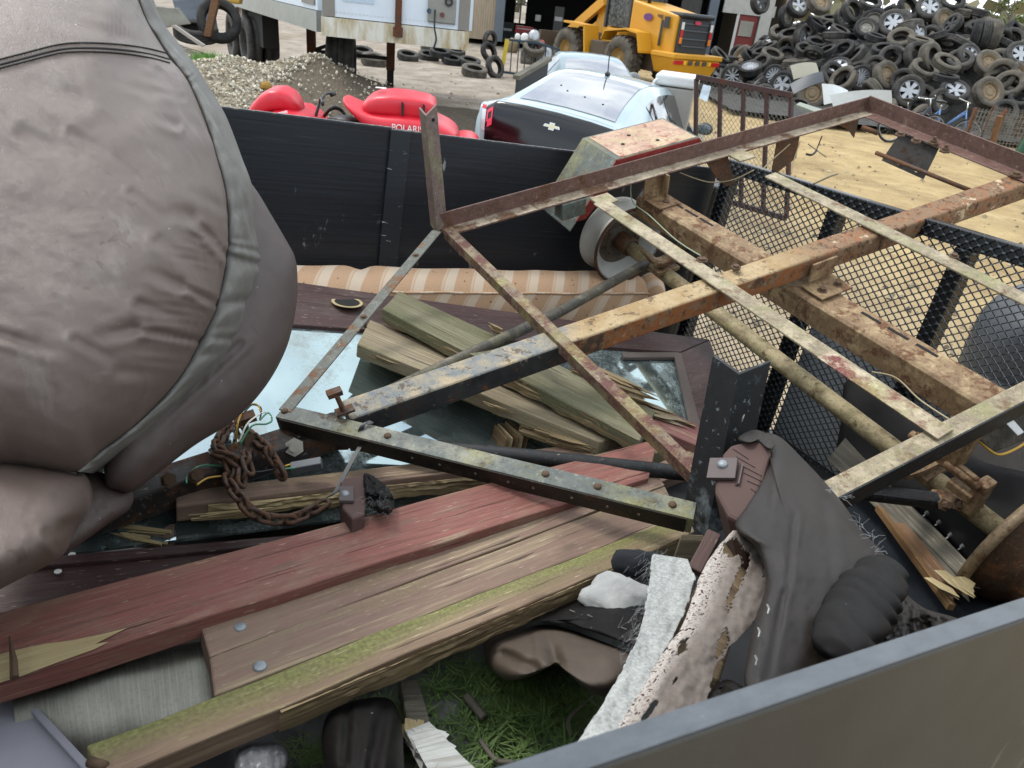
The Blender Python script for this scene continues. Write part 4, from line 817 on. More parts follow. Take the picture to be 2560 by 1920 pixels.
# ---- leather
def leather(name, c1, c2, c3, rough=.42, dust='9b9690', da=.5, sc=1.0, spec=.45, sheen_dust_z=None):
    if name in _MC: return _MC[name]
    m = Mat(name); co = m.co(); g = m.voro(m.co(scale=900 * sc), 1, 'DISTANCE_TO_EDGE'); n = m.noise(co, 5, 6, .6); fi = m.noise(m.co(scale=(1, 1, .6)), 34, 7, .65, .8); sp = m.noise(co, 170, 2)
    col = m.mix(m.step(n, .3, .7), c1, c2); df = m.step(m.noise(m.co(loc=(4, 4, 4)), 3.1, 7, .7), .45, .75); df = m.step(m.math('ADD', m.math('MULTIPLY', m.step(m.sep(co, 2), sheen_dust_z[0], sheen_dust_z[1]), .8), m.math('MULTIPLY', m.noise(m.co(loc=(4, 4, 4)), 5, 7, .7), .5)), .2, 1.1) if sheen_dust_z else df; col = m.mix(m.math('MULTIPLY', df, da), col, dust)  # height mask lightens the upper part: painted sky sheen plus dust
    col = m.mix(m.math('MULTIPLY', m.step(m.noise(m.co(scale=(1, 1, .16), rot=(.35, .3, 0)), 22, 6, .65), .56, .74), da * .7), col, dust); col = m.mix(m.math('MULTIPLY', m.step(fi, .55, .75), .3), col, c3); col = m.mix(m.math('MULTIPLY', m.step(sp, .77, .8), .6), col, 'd6d3cd')
    wr2 = m.noise(m.co(scale=(1, 1, .35), rot=(.3, .5, .2)), 60, 5, .6, 1.6); crf = m.math('MULTIPLY', m.step(m.noise(m.co(scale=(1, 1, .3), rot=(.4, .5, .2)), 26, 4, .5, 2.2), .62, .66), m.step(n, .45, .6))
    col = m.mix(m.math('MULTIPLY', crf, .35), col, c3)
    h = m.math('ADD', m.math('ADD', m.math('MULTIPLY', m.step(g, 0, .25), .25), m.math('MULTIPLY', fi, .5)), m.math('ADD', m.math('MULTIPLY', crf, -.35), m.math('MULTIPLY', wr2, .35)))
    _MC[name] = m.done(col, m.math('ADD', rough, m.math('MULTIPLY', fi, .18)), 0, h, .5, .0022, spec); return _MC[name]
L_dark = leather('dark_brown_leather', '1c1815', '27211d', '120f0d', .3, '3d352d', .2, spec=.32)
L_black = leather('black_leather', '0d0b0a', '141110', '080706', .42, '1c1917', .1, spec=.18)
L_brown = leather('brown_leather_cushion', '43392f', '50453b', '2c241d', .42, '76695f', .35)
M_fleece = plain('white_fluff', '9a9b99', .95, 0, .2, 60, .6, .004)
def soft(name, outline, pl, n_, m, parent, th=.02, bulge=.03, wr=.006, ws=9, seed=0., nr=18, folds=(), back=.03, NA=96):
    # upholstered shape: closed outline in photo pixels on plane pl, domed towards the viewer, with a back face
    pts = outline; cx, cy = sum(p[0] for p in pts) / len(pts), sum(p[1] for p in pts) / len(pts)
    N = NA; per = [0]
    for i in range(len(pts)): a, c = pts[i], pts[(i + 1) % len(pts)]; per.append(per[-1] + math.hypot(c[0] - a[0], c[1] - a[1]))
    def at(t):
        t = (t % 1) * per[-1]
        for i in range(len(pts)):
            if t <= per[i + 1]:
                f = (t - per[i]) / (per[i + 1] - per[i] + 1e-9); p0, p1, p2, p3 = [pts[(i + k) % len(pts)] for k in (-1, 0, 1, 2)]
                return [.5 * (2 * p1[k] + (p2[k] - p0[k]) * f + (2 * p0[k] - 5 * p1[k] + 4 * p2[k] - p3[k]) * f * f + (3 * p1[k] - p0[k] - 3 * p2[k] + p3[k]) * f ** 3) for k in (0, 1)]
        return pts[0]
    def fn(a, c):
        x, y = at(a); rho = 1 - c; X, Y = cx + (x - cx) * rho, cy + (y - cy) * rho
        hgt = bulge * (1 - rho ** 4) ** .7 if rho < 1 else 0; q = (X / 60., Y / 60., seed)
        w_ = wr * (mnoise.noise(V((q[0] * ws / 9, q[1] * ws / 9, seed))) + .6 * mnoise.noise(V((q[0] * ws / 4, q[1] * ws / 14, seed + 3))) + .35 * mnoise.noise(V((q[0] * ws / 2.2, q[1] * ws / 2.6, seed + 7))))
        for (fx, fy, gx, gy, dep, wid) in folds:
            dx, dy = gx - fx, gy - fy; L2 = dx * dx + dy * dy; t_ = max(0, min(1, ((X - fx) * dx + (Y - fy) * dy) / L2)); dd = math.hypot(X - fx - dx * t_, Y - fy - dy * t_); side = ((X - fx) * dy - (Y - fy) * dx)
            w_ -= dep * (math.exp(-(dd / wid) ** 2) - .55 * math.exp(-((dd - wid * 2) / wid) ** 2) * (1 if side > 0 else .3)) * (1 - .5 * t_)
        return pl(X, Y, hgt + w_ * min(1, (1 - rho) * 6 + .15))
    b = MB(); b.grid(fn, N, nr, (1, 1), True)
    b.grid(lambda a, c: pl(*at(a), -back * c) if True else None, N, 3, (1, .1), True)
    b.add([pl(*at(i / N), -back) for i in range(N)], [tuple(range(N))]); return b.build(name, m, parent, smooth=True, weld=.0006)
# leather covered sofa arm with a bolted maroon post end
pl, n_ = planeD((1930, 1090, 1.32), (2220, 1400, 1.18), (1900, 1740, .80))
arm = thing('torn_sofa_arm', 'dark brown leather sofa arm with bolted maroon post end, leaning on the wall', 'sofa arm', pl(1980, 1500))
soft('leather_cover', [(1908, 1086), (1950, 1092), (2010, 1150), (2062, 1205), (2110, 1262), (2150, 1322), (2196, 1370), (2222, 1408), (2205, 1470), (2140, 1560), (2080, 1640), (2000, 1720), (1900, 1765), (1862, 1715), (1868, 1640), (1892, 1540), (1915, 1450), (1890, 1370), (1838, 1318), (1862, 1272), (1902, 1210), (1925, 1140)], pl, n_, L_dark, arm, bulge=.018, wr=.0022, ws=7, seed=3, nr=30,
     folds=((1925, 1100, 1900, 1330, .004, 14), (1985, 1290, 1968, 1480, .0028, 8), (1960, 1480, 1915, 1720, .003, 8), (2060, 1230, 2085, 1480, .002, 14), (2200, 1390, 2010, 1690, .004, 14)))
po = plane3((1790, 1180, -.60), (1920, 1140, -.60), (1860, 1280, -.66))
pw_, pn_ = planeD((1790, 1180, 1.20), (1920, 1130, 1.22), (1860, 1290, 1.13))
b = MB(); poly = [(1788, 1190), (1806, 1134), (1826, 1112), (1882, 1098), (1920, 1104), (1926, 1130), (1905, 1215), (1880, 1268), (1846, 1304), (1818, 1290), (1786, 1230)]
b.prism([pw_(x, y) for x, y in poly], -pn_ * .12); pe = b.build('post_end', W_block, arm, bevel=.006)
for k in range(7):
    b = MB(); x0, y0 = 1832 + k * 9, 1122 + k * 20; b.bar(pw_(x0, y0, .0006), pw_(x0 + 40 + (k * 37 % 30), y0 + 26 + (k * 23 % 22), .0006), .0009, .0008, pn_); b.build('crack', plain('hole_dark', '0a0908', .9), pe)
b = MB(); b.box(pw_(1806, 1172, .006), (pw_(1845, 1160) - pw_(1775, 1160)) * .5, (pw_(1800, 1195) - pw_(1808, 1145)) * .5, pn_ * .003); b.box(pw_(1846, 1188, .002), pn_ * .004 + (pw_(1862, 1160) - pw_(1845, 1160)) * .4, (pw_(1840, 1212) - pw_(1850, 1162)) * .5, (pw_(1850, 1160) - pw_(1846, 1160)) * .5); cl_ = b.build('metal_clip', plain('mauve_painted_steel', '4a403e', .55, .2, .15, 60), arm, bevel=.001)
b = MB(); b.lathe([(.0005, .006), (.006, .0055), (.0085, .002), (.0085, 0)], pw_(1806, 1162, .009), pn_, 16); b.build('rivet', M_nail, cl_, smooth=True)
soft('leather_flap', [(1845, 1095), (1880, 1075), (1912, 1082), (1938, 1110), (1925, 1125), (1900, 1098), (1868, 1108)], planeD((1845, 1100, 1.24), (1938, 1110, 1.24), (1880, 1070, 1.3))[0], n_, L_dark, arm, bulge=.006, wr=.002, nr=6, back=.003)
pl2, n2 = planeD((2200, 1400, 1.12), (2060, 1640, .84), (2230, 1520, 1.0))
ga, gb = pl2(2222, 1412, -.005), pl2(2078, 1640, -.005); gd = (gb - ga).normalized(); gu = n2 - gd * n2.dot(gd); gu.normalize(); gw = gd.cross(gu)
def gath(a, c):
    th = 2 * math.pi * c; e_ = max(.002, math.sin(math.pi * min(1, max(0, a)))) ** .22 * min(1, a / .03, (1 - a) / .03); r_ = .028 * e_ * (1 + .28 * abs(math.sin(a * 21 + 1.2 * math.sin(th * 2) + 2 * nz((a * 4, 1, 0), 1))) * (.5 + .5 * math.cos(th)) + .05 * nz((a * 9, c * 5, 0), 1, 3))
    return ga.lerp(gb, a) + gu * r_ * .7 * math.cos(th) + gw * r_ * 1.2 * math.sin(th)
b = MB(); b.grid(gath, 90, 36); b.build('gathered_edge', L_black, arm, smooth=True, weld=.0004)
if 0: soft('gathered_edge', [(2195, 1410), (2222, 1416), (2236, 1450), (2225, 1510), (2190, 1580), (2140, 1635), (2085, 1645), (2068, 1610), (2100, 1555), (2150, 1480)], pl2, n2, L_black, arm, bulge=.03, wr=.003, ws=14, seed=5, nr=14, folds=[(2110 + 25 * k, 1580 - 36 * k, 2170 + 20 * k, 1600 - 36 * k, .006, 9) for k in range(5)])
M_staple = plain('staple_wire', 'b5b5ae', .35, .8)
for x, y in ((1918, 1512), (1895, 1570), (1888, 1640)):
    b = MB(); b.tube([pl(x, y, .022), pl(x + 5, y + 10, .026), pl(x + 2, y + 22, .022)], .0012, 5); b.build('staple', M_staple, arm)
for x, y in ((2106, 1246), (2150, 1312), (2180, 1350), (2190, 1372), (2080, 1228)):
    b = MB(); rnd = random.Random(x)
    for k in range(8): p = pl(x + rnd.uniform(-8, 8), y + rnd.uniform(-8, 8), .012); q = p + V((rnd.uniform(-.016, .016), rnd.uniform(-.016, .016), rnd.uniform(-.006, .018))); b.tube([p, p.lerp(q, .5) + V((rnd.uniform(-.006, .006), 0, .004)), q], .00022, 3, False)
    b.build('frayed_threads', M_fleece, arm, kind='stuff')
# suede and nonwoven backing, torn
def inpoly(x, y, q):
    r_ = False
    for i in range(len(q)):
        (x0, y0), (x1, y1) = q[i - 1], q[i]
        if (y0 > y) != (y1 > y) and x < (x1 - x0) * (y - y0) / (y1 - y0) + x0: r_ = not r_
    return r_
def rag_sheet(name, rows, pl, m, parent, hole=.45, hs=1.0, seed=0., nu=90, nv=40, wr=.006, th=.0025, edge=.12, holes=True, blg=.006, cuts=()):
    # rows: left/right outline pixel pairs from top to bottom
    n = len(rows) - 1
    def fn(a, c):
        i = min(int(a * n), n - 1); f = a * n - i; f = f * f * (3 - 2 * f) if False else f
        l = [rows[i][0][k] + (rows[i + 1][0][k] - rows[i][0][k]) * f for k in (0, 1)]; r_ = [rows[i][1][k] + (rows[i + 1][1][k] - rows[i][1][k]) * f for k in (0, 1)]
        x, y = l[0] + (r_[0] - l[0]) * c, l[1] + (r_[1] - l[1]) * c
        return pl(x, y, wr * (nz((x / 50, y / 50, 0), 1, seed) + .5 * nz((x / 17, y / 22, 0), 1, seed)) + blg * math.sin(c * math.pi))
    b = MB(); P_ = [[fn(i / nu, j / nv) for j in range(nv + 1)] for i in range(nu + 1)]; ok = set()
    for i in range(nu):
        for j in range(nv):
            x, y = i / nu * 14 * hs, j / nv * 5 * hs; e_ = min(j, nv - 1 - j) / nv; h = nz((x * .5, y * 1.2, 0), 1, seed + 9) + .5 * nz((x * 2, y * 3, 0), 1, seed + 2)
            if holes and (h > hole or (e_ < edge and nz((x * 1.5, y, 0), 1.4, seed + 4) * .6 + .35 > e_ / edge + .25)): continue
            if cuts:
                v_ = P_[i][j] - CAM; X_ = IW / 2 + FPX * v_.dot(RT) / v_.dot(FWD) + 7 * nz((i * .5, j * .7, 0), 1, 3); Y_ = IH / 2 - FPX * v_.dot(UP) / v_.dot(FWD) + 7 * nz((i * .5, j * .7, 0), 1, 8)
                if any(inpoly(X_, Y_, q) for q in cuts): continue
            ok.add((i, j))
    idx = {}; vs = []; fs = []; uv = []
    def vid(i, j):
        if (i, j) not in idx: idx[(i, j)] = len(vs); vs.append(P_[i][j])
        return idx[(i, j)]
    for i, j in sorted(ok): fs.append((vid(i, j), vid(i + 1, j), vid(i + 1, j + 1), vid(i, j + 1))); uv.append([(i / nu, j / nv), ((i + 1) / nu, j / nv), ((i + 1) / nu, (j + 1) / nv), (i / nu, (j + 1) / nv)])
    b.add(vs, fs, uv); o = b.build(name, m, parent, smooth=True, recalc=False); md = o.modifiers.new('solid', 'SOLIDIFY'); md.thickness = th; return o
def suede():
    m = Mat('torn_mauve_suede'); co = m.co(); n = m.noise(co, 60, 5, .7); pit = m.noise(m.co('UV', (70, 16, 1)), 1, 4, .6); e_ = m.math('SUBTRACT', 1.0, m.step(m.sep(m.co('UV'), 1), .08, .36))
    col = m.mix(m.step(n, .3, .7), '5c544e', '736a63'); wf = m.math('MULTIPLY', e_, m.step(pit, .35, .5)); col = m.mix(wf, col, 'a59e96'); col = m.mix(m.math('MULTIPLY', m.step(pit, .57, .6), m.step(e_, .15, .5)), col, '38221f')
    return m.done(col, .95, 0, n, .6, .002, .1)
sl, ns = planeD((1835, 1330, 1.06), (1950, 1500, .98), (1560, 1860, .70))
b = MB(); W_frame = plank('wood_rail', 'bare wooden sofa rail showing through the torn suede', [(1806, 1350, -.66), (1880, 1440, -.66), (1800, 1700, -.60), (1640, 1640, -.60)], .03, wood('raw_pine_rail', '7d6a50', '968368', None, .55), nu=8)[0]; W_frame['category'] = 'rail'
td = thing('torn_suede', 'torn mauve suede strip full of holes hanging over the sofa rail', 'fabric', sl(1750, 1600))
rag_sheet('suede_strip', [((1832, 1326), (1852, 1326)), ((1800, 1360), (1905, 1365)), ((1768, 1405), (1952, 1420)), ((1745, 1450), (1944, 1455)), ((1723, 1521), (1910, 1510)), ((1700, 1570), (1884, 1560)), ((1651, 1641), (1830, 1615)), ((1620, 1690), (1790, 1668)), ((1575, 1765), (1778, 1725)), ((1530, 1840), (1760, 1775)), ((1500, 1900), (1740, 1850))], sl, suede(), td, hole=.78, seed=2.3, nu=170, nv=76, hs=.8, edge=.07, wr=.003, cuts=([(1809, 1354), (1840, 1342), (1858, 1362), (1852, 1385), (1825, 1392), (1806, 1376)], [(1850, 1362), (1876, 1378), (1874, 1410), (1856, 1450), (1834, 1500), (1818, 1535), (1815, 1498), (1836, 1447), (1852, 1404)], [(1818, 1560), (1796, 1600), (1786, 1645), (1806, 1640), (1824, 1600)], [(1908, 1405), (1926, 1425), (1922, 1450), (1908, 1440)], [(1700, 1600), (1722, 1590), (1714, 1625), (1690, 1640)]))
def nonwoven():
    m = Mat('white_nonwoven_backing'); n = m.noise(m.co(scale=(1, 1, .25)), 240, 4, .6); f = m.noise(m.co(), 16, 5)
    return m.done(m.mix(m.step(n, .3, .7), '80827f', 'a6a8a4'), .9, 0, m.math('ADD', n, f), .5, .0015, .2)
wl, nw_ = planeD((1680, 1400, 1.05), (1720, 1430, 1.03), (1450, 1880, .72))
wv = thing('nonwoven_sheet', 'pale grey nonwoven backing sheet beside the torn suede', 'fabric', wl(1580, 1650))
rag_sheet('sheet', [((1632, 1384), (1722, 1398)), ((1622, 1440), (1740, 1446)), ((1612, 1520), (1725, 1500)), ((1590, 1600), (1695, 1570)), ((1552, 1680), (1655, 1640)), ((1505, 1760), (1610, 1720)), ((1452, 1840), (1560, 1800)), ((1410, 1895), (1530, 1880))], wl, nonwoven(), wv, seed=5.1, wr=.004, nu=110, nv=36, blg=.0, hole=.95, edge=.06)
b = MB(); rnd = random.Random(5)
for k in range(190):
    x, y = rnd.gauss(1640, 26), rnd.uniform(1385, 1640); x -= (y - 1385) * .18; p = wl(x, y, .004); a = rnd.uniform(0, 6.28); q = p + (TA * math.cos(a) + TN * math.sin(a)) * rnd.uniform(.008, .024) + TB * rnd.uniform(-.02, .01); b.tube([p, p.lerp(q, .5) + V((rnd.uniform(-.008, .008),) * 3), q], .00013, 3, False)
b.build('loose_fibres', M_fleece, wv, kind='stuff')
def fuzzy(name, label, px, d, r, m, cat, sc3=(1, 1, .8)):
    root = thing(name, label, cat, pD(*px, d)); b = MB(); c = pD(*px, d)
    b.ball(c, r, *sc3, 20, 14); b.v = [c + (p - c) * (1 + .3 * nz(p, 26, r * 50) + .2 * nz(p, 60, 2) + .12 * nz(p, 140, 4)) for p in b.v]; b.build('wad', m, root, smooth=True, weld=.0005); return root
fuzzy('dark_padding', 'navy black fuzzy padding at the end of the mossy plank', (1598, 1410), 1.2, .036, plain('navy_felt', '10131a', .95, 0, .3, 60, .5, .002), 'padding', (1.25, .7, .55))
fuzzy('white_stuffing', 'clump of white stuffing above the black cushion', (1552, 1488), 1.27, .05, M_fleece, 'stuffing', (1.3, .9, .36))
bl = thing('wood_block', 'short worn wooden block under the black stake', 'wood scrap', pT(1728, 1385, -.80)); b = MB(); b.slab([pT(1702, 1335, -.735), pT(1760, 1336, -.735), pT(1764, 1352, -.745), pT(1700, 1350, -.745)], .06, 4, 2); b.build('block', W_tanmoss, bl, bevel=.003)
bl = thing('wood_block', 'thin maroon stick between the wooden block and the suede', 'wood scrap', pT(1775, 1400, -.76)); b = MB(); b.bar(pD(1785, 1335, 1.1), pD(1735, 1430, 1.06), .02, .014, TN); b.build('stick', W_block, bl, bevel=.002)
# black vinyl board and brown cushion under the front plank
bp_, bn_ = planeD((1375, 1540, 1.24), (1505, 1478, 1.32), (1615, 1610, 1.13))
bc = thing('vinyl_board', 'stapled black vinyl covered board poking out under the front plank', 'cushion', bp_(1500, 1550)); soft('vinyl_cover', [(1330, 1550), (1400, 1515), (1503, 1476), (1570, 1494), (1640, 1522), (1660, 1560), (1625, 1622), (1560, 1606), (1460, 1572), (1380, 1548)], bp_, bn_, L_black, bc, bulge=.008, wr=.003, seed=8, back=.055)
for x, y in ((1424, 1525), (1468, 1537), (1553, 1568), (1620, 1590), (1640, 1535)):
    b = MB(); b.bar(bp_(x, y, .011), bp_(x + 13, y + 5, .011), .0012, .001, bn_); b.build('staple', M_staple, bc)
bp2, bn2 = planeD((1270, 1600, 1.3), (1560, 1650, 1.16), (1500, 1740, 1.06))
bc = thing('brown_cushion', 'crumpled brown leather cushion below the black vinyl board', 'cushion', bp2(1420, 1650)); soft('cushion_cover', [(1215, 1600), (1290, 1575), (1370, 1562), (1470, 1590), (1600, 1650), (1580, 1710), (1515, 1742), (1450, 1710), (1390, 1662), (1330, 1690), (1265, 1700), (1222, 1660)], bp2, bn2, L_brown, bc, bulge=.05, wr=.005, ws=5, seed=11, folds=((1392, 1660, 1375, 1600, .014, 16), (1325, 1570, 1332, 1640, .003, 4), (1260, 1640, 1370, 1690, .01, 14)), back=.06)
# tarp with grass clippings
def crumple(name, px4, m, parent, h, amp, seed, nu=40, nv=30, sc=9, th=.002):
    q = [pT(x, y, h) for x, y in px4]
    def fn(a, c):
        p = q[0].lerp(q[1], a).lerp(q[3].lerp(q[2], a), c); return p + TN * (amp * (nz(p, sc, seed) + .5 * abs(nz(p, sc * 2.7, seed + 3))))
    b = MB(); b.sheet(fn, nu, nv, th, (1, 1)); return b.build(name, m, parent, smooth=True)
tp = thing('grey_tarp', 'grey canvas sheet littered with cut grass at the bottom of the load', 'tarp', pT(1250, 1780, -.98)); crumple('canvas', [(760, 1560), (1640, 1560), (1640, 2000), (760, 2000)], plain('grey_canvas', '5d5f5c', .9, 0, .25, 20, .4, .003), tp, -.96, .035, 4)
bt = thing('gap_shade_sheet', 'added black sheet under the whole load for shadow and debris in the gaps', 'tarp', T(.4, 1.1, -1.1)); q4 = [T(-.9, .25, 0), T(2.0, .25, 0), T(2.0, 2.25, 0), T(-.9, 2.25, 0)]  # added dark sheet, stands in for shadow and dark debris in the gaps
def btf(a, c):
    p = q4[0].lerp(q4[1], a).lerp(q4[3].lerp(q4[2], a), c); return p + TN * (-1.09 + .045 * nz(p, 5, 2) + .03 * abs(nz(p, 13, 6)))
b = MB(); b.sheet(btf, 70, 50, .002); b.build('plastic', plain('gap_shade_black', '0c0c0d', .45, 0, .3, 30, .3, .002), bt, smooth=True)
gr_m = Mat('cut_grass'); gcol = gr_m.mix(gr_m.noise(gr_m.co(), 30, 3), '2f4520', '66803f'); M_grass = gr_m.done(gcol, .7)
b = MB(); rnd = random.Random(7)
for k in range(5200):
    x, y = rnd.gauss(1290, 130), rnd.gauss(1790, 95)
    if nz((x / 90, y / 90, 0), 1, 3) < -.12 and rnd.random() < .8: continue
    if not (1020 < x < 1560 and 1600 < y < 1960): continue
    p = pT(x, y, -.955 + .03 * nz((x / 60, y / 60, 0), 1, 1) + rnd.uniform(0, .022)); a = rnd.uniform(0, 6.28); L_ = rnd.uniform(.018, .05); d = TA * math.cos(a) + TB * math.sin(a) + TN * rnd.uniform(-.25, .4); sdv = d.cross(TN).normalized() * .0009
    mid = p + d * L_ * .5 + TN * rnd.uniform(-.003, .006); b.add([p - sdv, p + sdv, mid + sdv * 1.2, mid - sdv * 1.2, p + d * L_], [(0, 1, 2, 3), (3, 2, 4)])
for k in range(700):
    x, y = rnd.choice(((960, 1790), (790, 1890), (960, 1860))); x += rnd.gauss(0, 45); y += rnd.gauss(0, 25); p = pT(x, y, -.945 + rnd.uniform(0, .02)); a = rnd.uniform(0, 6.28); d = TA * math.cos(a) + TB * math.sin(a) + TN * rnd.uniform(-.2, .6); sdv = d.cross(TN).normalized() * .0009; L_ = rnd.uniform(.015, .045); b.add([p - sdv, p + sdv, p + d * L_], [(0, 1, 2)])
b.build('grass_clippings', M_grass, kind='stuff', label='dark green cut grass strewn over the grey canvas sheet', cat='grass', recalc=False)
for i, pts in enumerate(([(1165, 1740), (1210, 1795)], [(1050, 1870), (1080, 1900), (1110, 1925)], [(1200, 1850), (1240, 1900), (1285, 1905)], [(1480, 1740), (1420, 1800), (1430, 1840)])):
    b = MB(); b.tube(bez([pT(x, y, -.925) for x, y in pts], 5), .004 if i else .007, 6); b.build('twig', W_grey, label=['short broken twig lying across the grass', 'thin bent vine beside the broken white board', 'curled brown root at the edge of the grass', 'crooked thin stem by the brown cushion'][i], cat='twig', smooth=True)
# broken board and black bag at the bottom
r, _ = plank('plank', 'grey wooden slat standing under the front plank, snapped at its end', [(1000, 1700, -.93), (1045, 1700, -.93), (1085, 1830, -.88), (1022, 1835, -.88)], .03, W_grey, nu=8, nv=8, seed=33, ends=(0, 0))
shards(r, pT(1050, 1790, -.88), pT(1035, 1860, -.87), .04, 8, W_fresh, 35)
r, _ = plank('plank', 'broken white painted board with torn end at the bottom edge', [(1012, 1830, -.87), (1072, 1806, -.87), (1200, 1935, -.83), (1075, 1950, -.83)], .02, W_white, nu=14, nv=8, seed=35, ends=(.03, 0))
shards(r, pT(1130, 1890, -.86), pT(1015, 1820, -.87), .05, 16, W_white, 41)
pb, nb = planeD((820, 1780, 1.15), (1000, 1800, 1.12), (900, 1920, 1.0)); bb_ = thing('black_bag', 'crumpled black plastic bag below the front plank', 'bag', pb(900, 1850)); soft('bag_body', [(812, 1800), (850, 1765), (920, 1745), (975, 1748), (1000, 1790), (1008, 1870), (1000, 1960), (900, 1990), (830, 1960), (806, 1880)], pb, nb, L_black, bb_, bulge=.05, wr=.006, ws=6, seed=21, folds=((960, 1770, 930, 1920, .01, 14), (870, 1770, 860, 1900, .008, 10)))
pb, nb = planeD((600, 1880, 1.1), (700, 1880, 1.1), (650, 1930, 1.02)); bb_ = thing('plastic_scrap', 'scrunched grey plastic wrap under the front plank', 'plastic', pb(650, 1900)); soft('wrap', [(590, 1880), (650, 1850), (705, 1860), (720, 1900), (690, 1950), (600, 1950)], pb, nb, plain('grey_wrap', '6d6d6f', .35, 0, .3, 40, .4, .003), bb_, bulge=.02, wr=.008, ws=12, seed=2)
# aluminium sheet and plastic panel at left bottom
def alu():
    m = Mat('brushed_aluminium_sheet'); n = m.noise(m.co('UV', (220, 8, 1)), 1, 4, .6); d = m.noise(m.co(), 12, 6); sp = m.noise(m.co(), 220, 3, .6)
    col = m.mix(m.step(d, .35, .7), '5d5c54', '74736a'); col = m.mix(m.math('MULTIPLY', m.step(n, .45, .7), .4), col, '8f8e84'); col = m.mix(m.math('MULTIPLY', m.step(sp, .5, .7), .25), col, '45443c')  # pale streaks paint in streaked reflections along with the brush lines
    return m.done(col, m.math('ADD', .28, m.math('MULTIPLY', n, .22)), .85, n, .25, .0006)
al = thing('metal_sheet', 'curved dull aluminium sheet with grass bits under the red plank', 'sheet metal', pT(300, 1720, -.93))
q4 = [pT(20, 1640, -.90), pT(560, 1560, -.90), pT(600, 1830, -.86), pT(60, 1960, -.86)]
b = MB(); b.sheet(lambda a, c: q4[0].lerp(q4[1], a).lerp(q4[3].lerp(q4[2], a), c) + TN * (.035 * math.sin(c * math.pi * 1.1) - .02 * math.sin(c * math.pi * 3.2) * .6 + .004 * nz((a * 4, c * 4, 0), 1)), 30, 40, .002, (.4, .3)); b.build('sheet', alu(), al, smooth=True)
b = MB(); rnd = random.Random(3)
for k in range(60):
    x, y = rnd.uniform(100, 520), rnd.uniform(1640, 1760); p = pT(x, y, -.868); a = rnd.uniform(0, 6.28); d = TA * math.cos(a) + TB * math.sin(a); L_ = rnd.uniform(.01, .05); b.tube([p, p + d * L_ * .5 + TN * .006, p + d * L_ + TB * .006], .0006, 3, False)
b.build('dry_grass_bits', plain('dry_stalks', '2c3420', .8), kind='stuff', label='dark dry grass stalks scattered on the aluminium sheet', cat='grass', recalc=False)
pn = thing('siding_strip', 'lilac grey plastic siding panel in the bottom corner beside the metal sheet', 'panel', pT(90, 1850, -.84)); mp_ = plain('lilac_grey_pvc', '85858c', .5, 0, .3, 9, .15, .001)
b = MB(); b.slab([pT(-120, 1760, -.86), pT(45, 1715, -.86), pT(235, 1920, -.83), pT(60, 2060, -.83)], .012, 8, 4); pno = b.build('panel_face', mp_, pn, bevel=.002)
for a_ in ((35, 1722, 222, 1918, 52, 1718, 240, 1912),):
    b = MB(); b.slab([pT(28, 1724, -.852), pT(46, 1716, -.852), pT(238, 1920, -.822), pT(214, 1930, -.822)], .008, 6, 1); b.build('panel_lip', mp_, pn, bevel=.002)
b = MB(); b.bar(pT(-40, 1790, -.8555), pT(120, 1960, -.8385), .003, .002, TN); b.build('panel_groove', plain('dark_seam', '3a3a40', .7), pno)
# small sofa leg poking up near the chain
lp, ln = planeD((860, 1230, 1.36), (960, 1230, 1.36), (900, 1300, 1.26)); sl_ = thing('sofa_leg', 'small maroon sofa leg with riveted clip and fluff beside the chain', 'sofa leg', lp(900, 1250))
b = MB(); b.prism([lp(x, y) for x, y in ((850, 1205), (868, 1192), (905, 1190), (918, 1215), (912, 1285), (880, 1296), (856, 1270))], -ln * .06); b.build('leg_block', W_block, sl_, bevel=.004)
b = MB(); b.box(lp(866, 1236, .004), (lp(884, 1236) - lp(848, 1236)) * .5, (lp(866, 1218) - lp(866, 1254)) * .5, ln * .003); c_ = b.build('metal_clip', plain('mauve_painted_steel', '4a403e', .55, .2, .15, 60), sl_, bevel=.001)
b = MB(); b.lathe([(.0005, .005), (.006, .004), (.008, 0)], lp(862, 1234, .007), ln, 14); b.build('rivet', M_nail, c_, smooth=True)
soft('leather_scrap', [(908, 1190), (925, 1186), (965, 1215), (985, 1250), (975, 1285), (940, 1280), (915, 1250)], lp, ln, L_black, sl_, bulge=.012, wr=.012, ws=30, seed=4, nr=8, back=.004)
b = MB(); rnd = random.Random(9)
for k in range(70):
    x, y = rnd.uniform(905, 975), rnd.uniform(1225, 1300); p = lp(x, y, rnd.uniform(0, .015)); a = rnd.uniform(0, 6.28); q = p + (TA * math.cos(a) + TN * math.sin(a)) * rnd.uniform(.006, .018); b.tube([p, p.lerp(q, .5) + TN * .003, q], .00015, 3, False)
b.build('fluff', M_fleece, sl_, kind='stuff')
# right side: boards, carpet, black leather between wall and gate
W_gn = W_grey
def bd(name, label, pts4, ds, m, th, cat='plank', nu=16, ends=(.01, .02), seed=1., rag=.004):
    P_ = [pD(x, y, d) for (x, y), d in zip(pts4, ds)]; b = MB(); b.slab(P_, th, nu, 4, ray(*pts4[0]), rag, .003, seed, ends); root = thing(name, label, cat, cen(P_)); b.build('board', m, root, bevel=.002); return root
cp = thing('carpet_piece', 'dark navy carpet scrap behind the leather sofa arm', 'carpet', pD(2250, 1350, 2.1)); cpl, cpn = planeD((2100, 1250, 2.3), (2300, 1300, 2.28), (2300, 1560, 1.9))
soft('carpet', [(2060, 1200), (2140, 1215), (2260, 1240), (2380, 1320), (2480, 1440), (2560, 1500), (2500, 1580), (2300, 1620), (2180, 1520), (2120, 1360)], cpl, cpn, plain('navy_carpet', '131a22', .95, 0, .35, 90, .6, .003), cp, bulge=.006, wr=.004, nr=16, back=.01)
